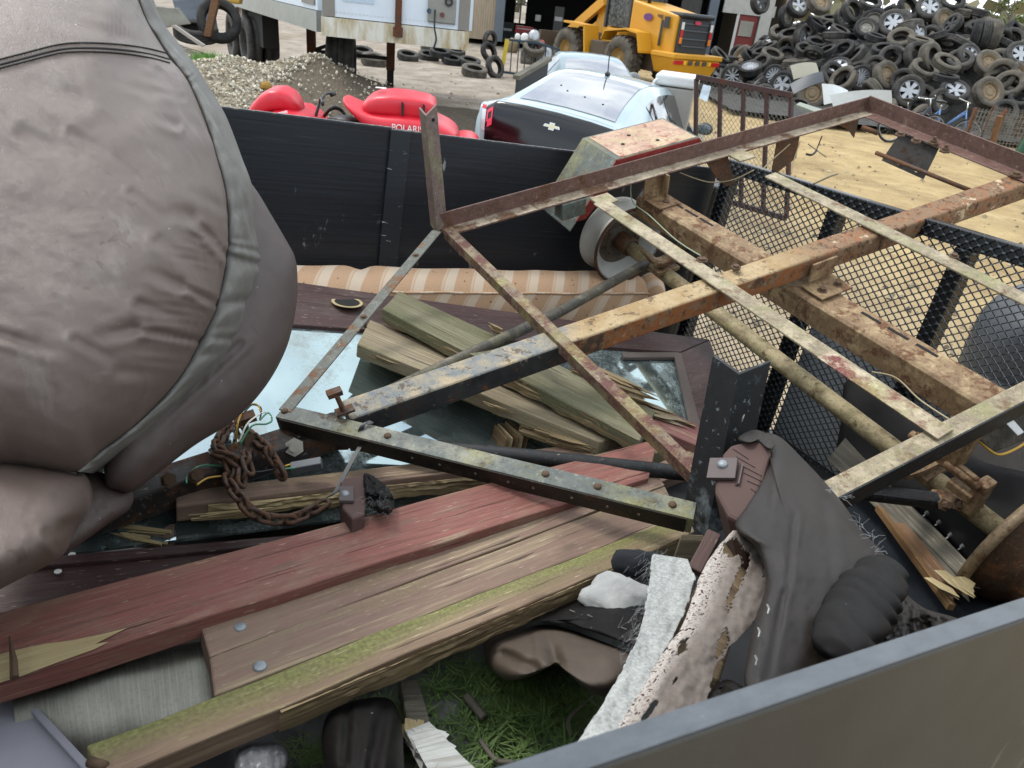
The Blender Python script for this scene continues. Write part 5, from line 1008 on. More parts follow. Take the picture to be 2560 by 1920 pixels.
bd('plank', 'grey weathered board slanting down beside the near axle end', [(2112, 1096), (2482, 1468), (2425, 1508), (2068, 1148)], (2.32, 1.95, 1.93, 2.3), W_grey, .04, seed=3, ends=(.0, .05))
r = bd('plywood_strip', 'brown plywood strip with splintered end along the navy carpet', [(2222, 1262), (2412, 1478), (2378, 1512), (2198, 1272)], (2.16, 1.88, 1.86, 2.15), wood('brown_plywood_face', '7d5c40', '96765a', None, .5), .012, 'plywood', seed=5, ends=(0, .04))
b = MB(); b.bar(pD(2196, 1270, 2.14), pD(2378, 1518, 1.85), .014, .016, TN); b.build('ply_edge', wood('orange_ply_edge', '7a5a3a', '94754e', None, .5), r)
shards(r, pD(2340, 1425, 1.9), pD(2432, 1500, 1.84), .09, 10, W_fresh, 17)
bl3, bn3 = planeD((2290, 1000, 2.42), (2150, 1100, 2.36), (2420, 1350, 2.08)); br = thing('black_leather_panel', 'torn black leather panel behind the axle near the gate', 'sofa panel', bl3(2280, 1150))
soft('leather_cover', [(2118, 950), (2200, 965), (2330, 1060), (2450, 1150), (2600, 1200), (2640, 1330), (2520, 1420), (2440, 1425), (2360, 1340), (2270, 1255), (2180, 1215), (2095, 1165), (2104, 1040)], bl3, bn3, L_black, br, bulge=.02, wr=.005, ws=5, seed=14, nr=18)
for x, y in ((2312, 1285), (2342, 1308), (2370, 1340), (2400, 1368)):
    b = MB(); c = bl3(x, y, .03); b.grid(lambda a, c_: c + TA * (.016 * (a - .5)) + TN * (.012 * (c_ - .5) + .006 * math.sin(a * 3)) - TB * (.006 * math.sin(c_ * 3)), 4, 4); b.build('torn_tuft', M_fleece, br, smooth=True)
bl4, bn4 = planeD((2430, 1100, 2.35), (2600, 1080, 2.35), (2560, 1330, 2.2)); br = thing('brown_seat_panel', 'smooth dark brown leather seat panel at the right edge under the frame', 'sofa panel', bl4(2520, 1200))
soft('leather_cover', [(2380, 1120), (2470, 1075), (2600, 1040), (2700, 1150), (2680, 1330), (2560, 1370), (2480, 1330), (2420, 1240)], bl4, bn4, L_dark, br, bulge=.05, wr=.004, nr=14)
lw_, lnw = planeD((1900, 1700, .86), (2000, 1740, .8), (1800, 1760, .8)); bq = thing('leather_scrap', 'rumpled black leather scraps at the foot of the sofa arm', 'leather', lw_(1850, 1760)); soft('scrap', [(1770, 1740), (1810, 1700), (1850, 1712), (1900, 1745), (2000, 1740), (1980, 1800), (1860, 1850), (1740, 1860)], lw_, lnw, L_black, bq, bulge=.02, wr=.012, ws=18, seed=4)
lw_, lnw = planeD((2240, 1500, 1.3), (2400, 1560, 1.2), (2300, 1620, 1.1)); bq = thing('leather_scrap', 'folded dark leather flap tucked behind the gathered edge', 'leather', lw_(2300, 1560)); soft('scrap', [(2215, 1440), (2250, 1470), (2310, 1520), (2400, 1550), (2420, 1600), (2300, 1640), (2200, 1600), (2205, 1520)], lw_, lnw, L_dark, bq, bulge=.015, wr=.01, ws=16, seed=6, folds=((2300, 1530, 2320, 1600, .01, 10),))
bd('plank', 'short grey board leaning on the mesh beside the near rail', [(2078, 1150), (2105, 1108), (2180, 1180), (2120, 1200)], (2.36, 2.38, 2.3, 2.28), W_grey, .03, seed=9, nu=6)
# licence plate bracket with cable at the right edge
lpq = thing('lamp_bracket', 'dusty black lamp plate with yellow cable hanging under the near rail', 'bracket', pF(2490, 1080, -.09)); b = MB(); b.slab([pF(2440, 1085, -.07), pF(2600, 1010, -.07), pF(2620, 1075, -.12), pF(2480, 1130, -.12)], .004, 2, 2, -E3); b.build('plate', steel('dusty_black_plate', '2b2823', '4a3a2c', '161513', None, .3, '5d5546', .45, sc=20), lpq)
b = MB(); b.slab([pF(2510, 1052, -.06), pF(2525, 1040, -.06), pF(2560, 1080, -.08), pF(2545, 1088, -.08)], .002, 2, 1, -E3); b.build('label_sticker', plain('white_sticker', 'b8bab8', .4), lpq)
wire([pF(2435, 1090, -.08), pF(2480, 1130, -.12), pF(2510, 1135, -.13), pF(2560, 1110, -.13), pF(2590, 1080, -.12)], wy, .003, lpq)
# ================================================================ leather recliner at the left
L_main = leather('grey_brown_worn_leather', '55463f', '61524a', '3d3028', .30, '918a83', .56, .8, sheen_dust_z=(.15, .95))  # upper part greyed in colour for sky reflection as well as dust
L_band = leather('grey_green_side_leather', '54524e', '63615b', '373530', .46, '94958d', .55, .8)
L_out = leather('smooth_brown_leather', '3a302d', '463a36', '2a2320', .36, '625853', .3, .8)
ch_pl, ch_n = planeD((300, 60, 1.34), (250, 1120, 1.04), (620, 600, 1.17))
rec = thing('leather_recliner', 'bulky worn grey brown leather armchair towering over the load', 'armchair', ch_pl(150, 1350, -.2))
SEAM = [(338, -20), (369, 55), (422, 140), (459, 185), (478, 218), (517, 311), (540, 385), (564, 478), (571, 575), (567, 640), (544, 760), (501, 852), (447, 947), (350, 1052), (249, 1130), (190, 1178)]
OUTR = [(378, -20), (404, 50), (451, 113), (490, 165), (513, 202), (564, 288), (606, 397), (630, 467), (640, 575), (655, 663), (626, 753), (597, 850), (540, 925), (415, 1045), (300, 1140), (235, 1184)]
LEFT = [(60, 1162), (-150, 1140), (-360, 900), (-430, 500), (-370, 100), (-180, -170), (120, -200), (290, -110)]
def closed(pts, n):
    out = []; m = len(pts)
    for i in range(m):
        p = [pts[(i + k) % m] for k in (-1, 0, 1, 2)]
        for j in range(n):
            f = j / n; out.append(tuple(.5 * (2 * p[1][k] + (p[2][k] - p[0][k]) * f + (2 * p[0][k] - 5 * p[1][k] + 4 * p[2][k] - p[3][k]) * f * f + (3 * p[1][k] - p[0][k] - 3 * p[2][k] + p[3][k]) * f ** 3) for k in (0, 1)))
    return out
CX, CY = 110, 560
loop = closed(SEAM + LEFT, 14)
tab = sorted((math.atan2(y - CY, x - CX), math.hypot(x - CX, y - CY)) for x, y in loop)
import bisect
_ta = [t[0] for t in tab]
def RR(th):
    i = bisect.bisect(_ta, th); a = tab[i - 1]; c = tab[i % len(tab)]; d = (c[0] - a[0]) % (2 * math.pi) or 1e-6; f = ((th - a[0]) % (2 * math.pi)) / d
    return a[1] + (c[1] - a[1]) * min(1, f)
CRE = [(571, 640, 478, 540, .017, 9), (478, 540, 420, 520, .006, 16), (544, 760, 450, 712, .017, 8), (450, 712, 360, 670, .008, 15), (501, 852, 330, 822, .016, 8), (330, 822, 230, 842, .006, 16), (440, 312, 380, 285, .006, 10), 
       (300, 90, 150, 40, .004, 15), (420, 150, 250, 40, .004, 14), (330, 60, 180, 20, .003, 9), (380, 240, 260, 190, .002, 9), (180, 330, 330, 420, .002, 10), (330, 480, 440, 560, .002, 9), (400, 180, 520, 330, .004, 12), (60, 330, 180, 400, .003, 18), (0, 835, 180, 890, .004, 14), (190, 850, 310, 915, .0025, 11), (300, 930, 420, 930, .003, 16), (350, 760, 470, 800, .005, 12), (400, 600, 520, 690, .004, 14), (560, 520, 470, 470, .004, 12), (520, 330, 360, 250, .004, 18), (200, 250, 60, 200, .004, 24), (567, 600, 500, 560, .006, 9)] + [(562 - 3 * k, 610 + 12 * k, 470 - 14 * k, 560 + 20 * k, .0045, 5) for k in range(5)] + [(540 - 8 * k, 765 + 16 * k, 400 - 12 * k, 735 + 22 * k, .004, 5) for k in range(5)] + [(490 - 14 * k, 870 + 20 * k, 360 - 20 * k, 850 + 24 * k, .003, 7) for k in range(3)] + [(430 + 9 * k, 170 + 24 * k, 340 - 6 * k, 110 + 34 * k, .003, 8) for k in range(4)]
def surf(X, Y, ex=0.0):
    dx, dy = X - CX, Y - CY; rho = min(1.0, math.hypot(dx, dy) / RR(math.atan2(dy, dx)))
    hg = .15 * (1 - rho ** 3.2) ** .62; w_ = .0045 * (1 - rho ** 8) * (nz((X / 150, Y / 100, 0), 1, 2) + .3 * nz(((X + Y) / 110, (Y - X * .6) / 38, 0), 1, 5) + .08 * nz((X / 26, Y / 15, 0), 1, 8))
    for fx, fy, gx, gy, dep, wid in CRE:
        ddx, ddy = gx - fx, gy - fy; t_ = max(0, min(1, ((X - fx) * ddx + (Y - fy) * ddy) / (ddx * ddx + ddy * ddy))); qx, qy = X - fx - ddx * t_, Y - fy - ddy * t_; dd = math.hypot(qx, qy)
        if dd < wid * 5:
            up_ = 1 if (qx * -ddy + qy * ddx) * (1 if ddx < 0 else -1) < 0 else 0
            w_ += dep * max(0, 1 - t_) ** .75 * (-math.exp(-(dd / wid) ** 2) + .7 * math.exp(-((dd - wid * 1.9) / (wid * 1.1)) ** 2) * (.4 + .6 * up_))
    return ch_pl(X, Y, hg + w_ + ex)
NA_, NR_ = 300, 110
def mainf(a, c):
    th = -math.pi + 2 * math.pi * a; rho = 1 - (1 - (1 - c)) ** 1; rho = 1 - c; r_ = RR(th) * rho; return surf(CX + r_ * math.cos(th), CY + r_ * math.sin(th))
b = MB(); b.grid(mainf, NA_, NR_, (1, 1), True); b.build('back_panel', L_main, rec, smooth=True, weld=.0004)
def lerp2(L_, t):
    n = len(L_) - 1; i = min(int(t * n), n - 1); f = t * n - i; p = [L_[max(0, min(n, i + k))] for k in (-1, 0, 1, 2)]
    return [.5 * (2 * p[1][k] + (p[2][k] - p[0][k]) * f + (2 * p[0][k] - 5 * p[1][k] + 4 * p[2][k] - p[3][k]) * f * f + (3 * p[1][k] - p[0][k] - 3 * p[2][k] + p[3][k]) * f ** 3) for k in (0, 1)]
PIN = (.575, .60, .667, .73)
def bandf(a, c):
    s_, o_ = lerp2(SEAM, a), lerp2(OUTR, a); x, y = s_[0] + (o_[0] - s_[0]) * c, s_[1] + (o_[1] - s_[1]) * c
    dep = -.085 * c ** 1.5 + .018 * math.sin(math.pi * c)
    for p in PIN: dep -= .018 * math.exp(-((a - p) / .008) ** 2) * (.25 + .75 * c)
    if .5 < a < .76: dep += .012 * abs(math.sin((a - .5) * 60)) * math.sin(math.pi * c) * .5
    dep += .006 * nz((a * 40, c * 1.2 + a * 8, 0), 1, 3) * math.sin(math.pi * min(1, c + .08)) + .004 * nz((a * 26 + c * 3, c * 2, 0), 1, 6)
    if c > .97: dep -= .02
    return ch_pl(x, y, dep + .002)
b = MB(); b.grid(bandf, 260, 26, (3, .2)); b.build('side_band', L_band, rec, smooth=True)
M_thread = plain('black_thread', '15120f', .7)
b = MB(); b.tube([ch_pl(*lerp2(SEAM, i / 200), .0035) for i in range(201)], .0011, 5); b.build('seam', M_thread, rec, smooth=True)
LB_ = [SEAM[-1]] + LEFT + [SEAM[0]]
b = MB(); b.tube([ch_pl(*lerp2(LB_, i / 150), .0035) for i in range(151)], .0011, 5); b.build('seam', M_thread, rec, smooth=True)
b = MB(); b.grid(lambda a, c: (lambda q: ch_pl(CX + (q[0] - CX) * (1 + .07 * math.sin(c * 1.5)), CY + (q[1] - CY) * (1 + .05 * math.sin(c * 1.5)), -.16 * c ** 1.4 + .012 * math.sin(math.pi * c) + .003 * nz((a * 30, c * 2, 0), 1, 4)))(lerp2(LB_, a)), 160, 16, (3, .2)); b.build('side_band', L_band, rec, smooth=True)
for dy in (-13, 0, 9):
    base = [(-330, 250), (-200, 215), (-40, 172), (60, 146), (150, 124), (220, 120), (300, 124), (370, 134), (424, 148)]; pts = [(x, y + dy) for x, y in base]
    if dy == 0: b = MB(); b.tube([surf(*lerp2(pts, i / 80), .0006) for i in range(81)], .0014, 5); b.build('seam', M_thread, rec, smooth=True)
    else:
        b = MB()
        for i in range(100): b.tube([surf(*lerp2(pts, (i + .15) / 100), .0012), surf(*lerp2(pts, (i + .5) / 100), .0022), surf(*lerp2(pts, (i + .85) / 100), .0012)], .0012, 5)
        b.build('stitching', M_thread, rec, smooth=True)
ol, on_ = planeD((650, 500, 1.36), (720, 760, 1.30), (330, 1210, 1.12))
soft('outer_back', [(560, 380), (634, 466), (680, 540), (719, 607), (738, 645), (744, 700), (739, 776), (715, 873), (661, 970), (583, 1052), (486, 1114), (389, 1188), (332, 1228), (300, 1226), (262, 1200), (280, 1050), (400, 800), (470, 550)], ol, on_, L_out, rec, bulge=.055, wr=.002, nr=30, seed=4, back=.1, NA=140, folds=((600, 860, 330, 1110, .004, 10), (330, 1220, 420, 1130, .004, 16)))
ll, ln2 = planeD((100, 1180, 1.10), (210, 1230, 1.08), (40, 1440, .98))
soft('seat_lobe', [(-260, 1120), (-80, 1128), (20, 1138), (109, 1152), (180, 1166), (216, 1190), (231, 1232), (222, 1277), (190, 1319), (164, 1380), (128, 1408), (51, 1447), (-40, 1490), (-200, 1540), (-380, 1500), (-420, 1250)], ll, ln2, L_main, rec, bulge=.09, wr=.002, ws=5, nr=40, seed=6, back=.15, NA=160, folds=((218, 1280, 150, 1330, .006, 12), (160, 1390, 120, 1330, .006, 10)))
l2, l2n = planeD((200, 1180, 1.16), (330, 1240, 1.16), (160, 1390, 1.08))
soft('seat_side', [(190, 1165), (250, 1180), (300, 1196), (330, 1225), (333, 1252), (318, 1278), (270, 1310), (215, 1350), (178, 1376), (150, 1385), (120, 1330), (140, 1220)], l2, l2n, L_out, rec, bulge=.03, wr=.003, nr=16, seed=8, back=.12)
# hidden body of the chair so that it has a back and sides
b = MB(); cb = ch_pl(60, 700, -.28); q = [ch_pl(-330, -40, -.02), ch_pl(330, 20, -.10), ch_pl(430, 900, -.12), ch_pl(220, 1120, -.06), ch_pl(-260, 1120, -.04)]; b.prism(q, -ch_n * .42); b.build('chair_body', L_out, rec, bevel=.05, seg=4)
# ================================================================ scrap yard behind the trailer
M_rub = None
def rubber(name, c1, c2, dust, da):
    if name in _MC: return _MC[name]
    m = Mat(name); n = m.noise(m.co(), 5, 6, .65); f = m.noise(m.co(), 45, 4)
    col = m.mix(m.step(f, .3, .7), c1, c2); col = m.mix(m.math('MULTIPLY', m.step(n, .5 - da * .3, .78 - da * .3), .8), col, dust); _MC[name] = m.done(col, .8, 0, f, .4, .006, .3); return _MC[name]
R_blk = rubber('black_rubber', '19191a', '29292a', '45423d', .2); R_dst = rubber('dusty_rubber', '232323', '333230', '504d48', .35); R_brn = rubber('muddy_rubber', '2d2b28', '3c3935', '625c51', .6)
def alloy(name, c, r, mt): return plain(name, c, r, mt, .15, 12)
M_alloy, M_steelw, M_rustw, M_blkw = alloy('bright_alloy', '9fa2a5', .4, .7), alloy('grey_steel_wheel', '77736a', .5, .4), alloy('dusty_tan_rim', '7a6a52', .8, 0), alloy('dark_alloy', '2a2a2a', .4, .4)
def tyre_mesh(R=.34, r=.205, w=.21, seg=36):
    h = w / 2; pr = [(r, -h * .72), (r + .02, -h * .86), (R * .80, -h), (R * .93, -h * .93), (R * .985, -h * .74)]
    for k in range(4): y0 = -h * .66 + k * h * .36; pr += [(R, y0), (R, y0 + h * .25), (R * .972, y0 + h * .27), (R * .972, y0 + h * .34)]
    pr = pr[:-2] + [(R * .985, h * .74), (R * .93, h * .93), (R * .80, h), (r + .02, h * .86), (r, h * .72), (r + .004, h * .6), (R * .9, h * .7), (R * .92, 0), (R * .9, -h * .7), (r + .004, -h * .6)]
    b = MB(); b.lathe(pr, (0, 0, 0), (0, 0, 1), seg, True, V((1, 0, 0))); return b
def wheel_mesh(kind, R=.208, w=.17):
    b = MB(); h = w / 2
    b.lathe([(R, -h), (R + .006, -h), (R * .95, -h * .6), (R * .88, 0), (R * .93, h * .5), (R + .006, h), (R, h), (R * .9, h * .5), (R * .85, 0), (R * .92, -h * .7)], (0, 0, 0), (0, 0, 1), 28, True, V((1, 0, 0)))
    n = {'five': 5, 'six': 6, 'ten': 9, 'multi': 14}.get(kind)
    if n:
        b.disc((0, 0, h * .45), (0, 0, 1), R * .27, .03, 14)
        for k in range(n):
            a = 2 * math.pi * k / n; d = V((math.cos(a), math.sin(a), 0)); s_ = V((-d.y, d.x, 0)); w0, w1 = (R * .16, R * .24) if n < 7 else (R * .07, R * .1)
            p0, p1 = d * R * .2, d * R * .93; b.hexa([p0 - s_ * w0 + V((0, 0, h * .5)), p0 + s_ * w0 + V((0, 0, h * .5)), p1 + s_ * w1 + V((0, 0, h * .55)), p1 - s_ * w1 + V((0, 0, h * .55)), p0 - s_ * w0 + V((0, 0, h * .72)), p0 + s_ * w0 + V((0, 0, h * .72)), p1 + s_ * w1 + V((0, 0, h * .85)), p1 - s_ * w1 + V((0, 0, h * .85))])
    else:
        b.lathe([(R * .88, h * .2), (R * .7, h * .5), (R * .45, h * .35), (R * .3, h * .6), (R * .1, h * .6), (.001, h * .6)], (0, 0, 0), (0, 0, 1), 28, False, V((1, 0, 0)))
        for k in range(6): a = k * math.pi / 3; b.disc((math.cos(a) * R * .6, math.sin(a) * R * .6, h * .44), (0, 0, 1), R * .09, .008, 8)
    return b
TY = {}
def tyre_proto(key, R, r, w, mat_, wheel, wm):
    root = thing('tyre' if not wheel else 'wheel', 'x', 'tire' if not wheel else 'wheel'); t = tyre_mesh(R, r, w).build('rubber_tyre' if wheel else 'casing', mat_, root, smooth=True); t.data.polygons.foreach_set('use_smooth', [True] * len(t.data.polygons))
    if wheel: wheel_mesh(wheel, r + .003, w * .85).build('rim', wm, root, smooth=False)
    TY[key] = root; return root
specs = [('a', .34, .205, .21, R_dst, None, None), ('b', .33, .20, .20, R_blk, None, None), ('c', .36, .21, .24, R_brn, None, None), ('d', .31, .19, .19, R_dst, None, None),
         ('five', .34, .215, .22, R_blk, 'five', M_alloy), ('six', .36, .215, .24, R_dst, 'six', M_alloy), ('multi', .33, .22, .21, R_blk, 'multi', M_alloy), ('ten', .34, .22, .21, R_dst, 'ten', M_alloy), ('steel', .34, .205, .22, R_brn, 'steel', M_rustw), ('steelg', .33, .2, .2, R_blk, 'steel', M_steelw), ('dark', .34, .215, .22, R_dst, 'five', M_blkw)]
used_ty = set()
for sp_ in specs: tyre_proto(*sp_)
KN = {'a': 'grey dusty bare tire', 'b': 'black bare tire', 'c': 'wide muddy brown tire', 'd': 'small dusty bare tire', 'five': 'black tire on five spoke alloy', 'six': 'dusty tire on six spoke alloy', 'multi': 'tire on multi spoke alloy', 'ten': 'dusty tire on spoked alloy', 'steel': 'muddy tire on steel rim', 'steelg': 'black tire on steel rim', 'dark': 'dusty tire on dark alloy'}
LBL = {}
def put_tyre(key, loc, axis, spin, where, group, s=1.0, label=None):
    o = TY[key] if key not in used_ty else copy_tree(TY[key]); used_ty.add(key)
    q = V(axis).normalized().to_track_quat('Z', 'X'); o.rotation_mode = 'QUATERNION'; from mathutils import Quaternion
    o.rotation_quaternion = q @ Quaternion((0, 0, 1), spin); o.location = loc; o.scale = (s, s, s)
    z = abs(V(axis).normalized().z); pose = 'lying flat' if z > .85 else 'standing upright' if z < .3 else 'tilted'
    o['label'] = label or f'{KN[key]} {pose} {where}'; o['group'] = group; return o
# heap
from mathutils import Quaternion
def HH(x, y):
    def dome(cx, cy, rx, ry, h, p=1.0): q = 1 - ((x - cx) / rx) ** 2 - ((y - cy) / ry) ** 2; return h * max(0, q) ** p
    return -.2 + max(dome(12.6, 27.5, 6.6, 6.8, 2.85, .62), dome(7.6, 26.6, 2.5, 4.2, 1.15, .7), dome(17.5, 27, 5, 6.5, 1.9, .6))
b = MB(); b.grid(lambda a, c: V((4.6 + 19 * a, 19 + 17 * c, max(-.05, HH(4.6 + 19 * a, 19 + 17 * c) - .55))), 50, 44); b.build('buried_tyres', R_dst, kind='stuff', label='dark packed mass of buried tires inside the heap', cat='tires', smooth=True)
rnd = random.Random(12); pts = []; ZONES = ((2.2, 'along the top of the heap'), (1.2, 'halfway up the heap'), (-1, 'at the foot of the heap'))
tries = 0; cnt = 0
named = [ # px, py, kind, facing (image-plane style tilt): distinctive ones read from the photo
 (2182, 55, 'steelg', (-.35, -.85, .35), 1.15), (1995, 17, 'five', (.1, -.8, .6), 1.0), (2047, 8, 'steel', (.2, -.7, .7), 1.1), (2232, 60, 'six', (-.3, -.8, .5), 1.15), (2322, 22, 'six', (-.2, -.75, .6), 1.1), (2360, 50, 'steel', (.1, -.85, .5), 1.0), (2000, 95, 'ten', (.75, -.6, .2), 1.0), (1965, 42, 'steelg', (.6, -.75, .2), 1.0),
 (2150, 195, 'multi', (.1, -.95, .15), 1.0), (2270, 228, 'six', (-.1, -.95, .25), 1.1), (2385, 230, 'five', (-.1, -.6, .8), 1.1), (2470, 232, 'steel', (.1, -.85, .5), 1.15), (2350, 255, 'steelg', (.3, -.85, .3), 1.0), (2215, 190, 'steel', (.35, -.8, .5), 1.15), (2365, 160, 'c', (.1, -.45, .88), 1.05), (2363, 195, 'b', (0, -.15, .99), 1.0), (2470, 160, 'steel', (.05, -.75, .65), 1.1), (2310, 175, 'c', (.1, -.5, .85), 1.05), (2030, 235, 'steel', (-.2, -.93, .25), 1.2),
 (1935, 190, 'multi', (-.25, -.95, .1), .95), (1955, 210, 'five', (-.25, -.95, .1), 1.0), (1800, 190, 'five', (-.3, -.93, .1), 1.0), (1832, 190, 'ten', (-.4, -.9, .1), 1.0), (1770, 180, 'multi', (-.4, -.9, .1), .95), (1930, 140, 'c', (.1, -.4, .9), 1.0), (1800, 140, 'a', (.5, -.3, .8), 1.0), (2080, 185, 'a', (.2, -.8, .5), 1.0), (2300, 105, 'c', (.05, -.2, .98), 1.0), (2190, 95, 'b', (.1, -.2, .97), .95), (2210, 125, 'b', (-.2, -.3, .9), 1.0), (2040, 60, 'b', (.35, -.3, .88), 1.0), (2100, 78, 'd', (.2, -.3, .9), 1.0), (2130, 28, 'a', (.4, -.7, .5), 1.1), (2175, 8, 'a', (0, -.5, .85), 1.0), (2270, 20, 'b', (.3, -.75, .55), 1.1), (2380, 5, 'b', (-.1, -.6, .8), 1.1), (2395, 30, 'c', (.05, -.1, .99), 1.05), (2440, 30, 'a', (.1, -.1, .98), 1.1),
 (2110, 45, 'ten', (.3, -.8, .4), .95), (1900, 5, 'dark', (.5, -.8, .3), 1.0), (1990, 190, 'dark', (.3, -.9, .2), 1.0), (2440, 85, 'b', (.85, -.4, .1), 1.15), (2460, 88, 'a', (.9, -.3, .1), 1.15), (2480, 90, 'c', (.95, -.2, .05), 1.2), (2290, 140, 'a', (.35, -.8, .4), 1.1), (2325, 145, 'c', (.5, -.75, .35), 1.1), (2400, 150, 'a', (-.3, -.5, .75), 1.0), (2420, 140, 'six', (.1, -.8, .5), .9)]
def heap_hit(px, py):
    d = ray(px, py); p = None
    for k in range(600):
        t_ = 17 + k * .03; p = CAM + d * t_
        if p.z < HH(p.x, p.y) or p.z < -.05: return p
        if t_ > 34: break
    return pY(px, py, 26.5)
for i, (px, py, k, ax, s) in enumerate(named):
    p = heap_hit(px, py); p.z = max(p.z, .0); pts.append((p, .5))
    wh = ['at the heap crest', 'high on the heap', 'mid heap', 'low on the heap', 'at the heap foot'][min(4, max(0, int(py / 58)))]
    side = ['by the red door', 'below the skyline', 'above the bicycles', 'near the brush'][min(3, max(0, int((px - 1760) / 200)))]
    put_tyre(k, p, ax, rnd.uniform(0, 6), wh + ' ' + side, 'tires dumped in the heap', s * 1.06)
while tries < 14000 and cnt < 235:
    tries += 1; x, y = rnd.uniform(5, 19.5), rnd.uniform(19.5, 30); h = HH(x, y)
    if h < -.08: continue
    lay = rnd.random() < .35; p = V((x, y, max(-.05, h - (.32 if lay else .05) + rnd.uniform(-.1, .12))))
    v = p - CAM; X = IW / 2 + FPX * v.dot(RT) / v.dot(FWD); Y = IH / 2 - FPX * v.dot(UP) / v.dot(FWD)
    if X > 2640 or X < 1740 or Y > 330: continue
    if any((p - q).length < (.36 if r_ < .45 else .42) for q, r_ in pts): continue
    pts.append((p, .4)); g = V((HH(x + .2, y) - HH(x - .2, y), HH(x, y + .2) - HH(x, y - .2), 0)) / .4; n = V((-g.x, -g.y, 1)).normalized()
    ax = n + V((rnd.gauss(0, .6), rnd.gauss(-.25, .6), rnd.gauss(0, .45))); k = rnd.choices(['a', 'b', 'c', 'd', 'five', 'six', 'multi', 'ten', 'steel', 'steelg', 'dark'], [8, 8, 6, 6, 1, 1, 1, 1, 2, 2, 2])[0]
    if ax.y > .2: ax = -ax
    wh = ['at the heap crest', 'high on the heap', 'mid heap', 'low on the heap', 'at the heap foot'][min(4, max(0, int(Y / 58)))]; side = ['by the red door', 'below the skyline', 'above the bicycles', 'near the brush'][min(3, max(0, int((X - 1760) / 200)))]
    put_tyre(k, p, ax, rnd.uniform(0, 6), wh + ' ' + side, 'tires dumped in the heap', rnd.uniform(.92, 1.14)); cnt += 1
# tires by the shed corner and under the white trailer
row = [(1072, 140, 'a', 1, .12, 'behind the landing leg'), (1078, 118, 'c', 1, .3, 'stacked behind the landing leg'), (1130, 150, 'b', 1, .12, 'in the row under the trailer nose'), (1175, 155, 'a', 1, .12, 'beside the yellow strap rack'), (1186, 178, 'c', 1, .14, 'nearest in the row on the bare ground'), (1020, 140, 'a', 1, .12, 'at the start of the row under the trailer'), (1140, 130, 'd', 1, .3, 'on top of the row under the trailer nose'), (1225, 100, 'a', 0, .5, 'leaning on the shed wall'), (1222, 130, 'b', .4, .3, 'against the shed wall below another'), (1237, 168, 'd', .3, .25, 'at the foot of the strap rack'), (905, 130, 'a', 1, .15, 'behind the trailer wheels'), (935, 150, 'c', 1, .12, 'beside the landing gear brace'), (1100, 132, 'b', 1, .28, 'in the second layer behind the landing leg')]
for px, py, k, fl, z, wh in row:
    p = pZ(px, py, z - .2); put_tyre(k, p, (.1, -.2, 1) if fl == 1 else (.6, -.5, fl), rnd.uniform(0, 6), wh, 'tires in a row by the shed', 1.0)
for px, py, k, ax, wh in ((548, 52, 'b', (.35, -.8, .35), 'leaning behind the brown post'), (490, 80, 'a', (.1, -.2, .95), 'among the rubble by the armchair')):
    put_tyre(k, pY(px, py, 12.5), ax, 0, wh, 'tires among the rubble', 1.0)
# ---------------------------------------------------------------- shed
FY = 37.0
def fx(px): return pY(px, 60, FY).x
sh = thing('shed', 'tan metal sided workshop with a wide dark open bay and steel posts', 'building', (4, FY, 0))
M_tan = None
def siding(name, c1, c2, sc=9):
    m = Mat(name); w_ = m.wave(m.co(scale=(sc, 1, 1)), 1, .6, 2, 1); n = m.noise(m.co(scale=(3, 3, .5)), 2, 6, .65)
    return m.done(m.mix(m.step(n, .3, .72), c1, c2), .6, .1, w_, .6, .02)
M_tan = siding('tan_corrugated_siding', '8b7c66', 'a39480', 6); M_dkw = siding('dark_board_wall', '2c2a28', '3b3835', 5); M_gpost = plain('grey_blue_steel_post', '5a626a', .5, .3, .2, 10); M_shade = plain('dark_interior', '1a1918', .9)
xl, xr, x2, x3 = fx(1236), fx(1745), fx(1800), fx(1925)
n_s = 30; x0s = fx(1060)
for i in range(n_s):
    a0 = x0s + (xl - x0s) * i / n_s; a1 = x0s + (xl - x0s) * (i + 1) / n_s; b = MB(); b.abox(a0 + .004, a1 - .004, FY, FY + (.06 if i % 3 else .1), 0, 5.6); b.build('siding_panel', M_tan, sh)
def bx(name, x0, x1, y0, y1, z0, z1, m, parent=sh, bevel=0): b = MB(); b.abox(x0, x1, y0, y1, z0, z1); return b.build(name, m, parent, bevel=bevel)
bx('post', xl, xl + .42, FY - .1, FY + .25, 0, 5.6, M_gpost); bx('dark_wall', xr - .9, xr, FY, FY + .1, 0, 5.6, M_dkw)
b = MB(); b.abox(fx(1778) - .25, fx(1778) + .15, FY - .15, FY + .2, 0, 5.6); b.build('post', M_gpost, sh)
bx('side_wall', x0s - .1, x0s, FY, FY + 13, 0, 5.6, M_tan); bx('side_wall', x3 + .5, x3 + .6, FY, FY + 13, 0, 5.6, M_tan); bx('roof', x0s - .5, x3 + 1.0, FY - .8, FY + 13.5, 5.62, 5.8, plain('tin_roof', '7d7f80', .4, .5)); bx('header', x0s, x3 + .5, FY - .02, FY + .12, 5.0, 5.6, M_tan); bx('floor_slab', x0s, x3 + .5, FY + .2, FY + 13, -.02, .05, M_shade)
wx0, wx1 = pY(1288, 20, FY + 13).x, pY(1316, 20, FY + 13).x; wz0, wz1 = pY(1300, 58, FY + 13).z, 4.6
bx('back_wall', x0s, wx0, FY + 13, FY + 13.1, 0, 5.6, M_shade); bx('back_wall', wx1, x3 + .5, FY + 13, FY + 13.1, 0, 5.6, M_shade); bx('back_wall', wx0, wx1, FY + 13, FY + 13.1, 0, wz0, M_shade); bx('back_wall', wx0, wx1, FY + 13, FY + 13.1, wz1, 5.6, M_shade)
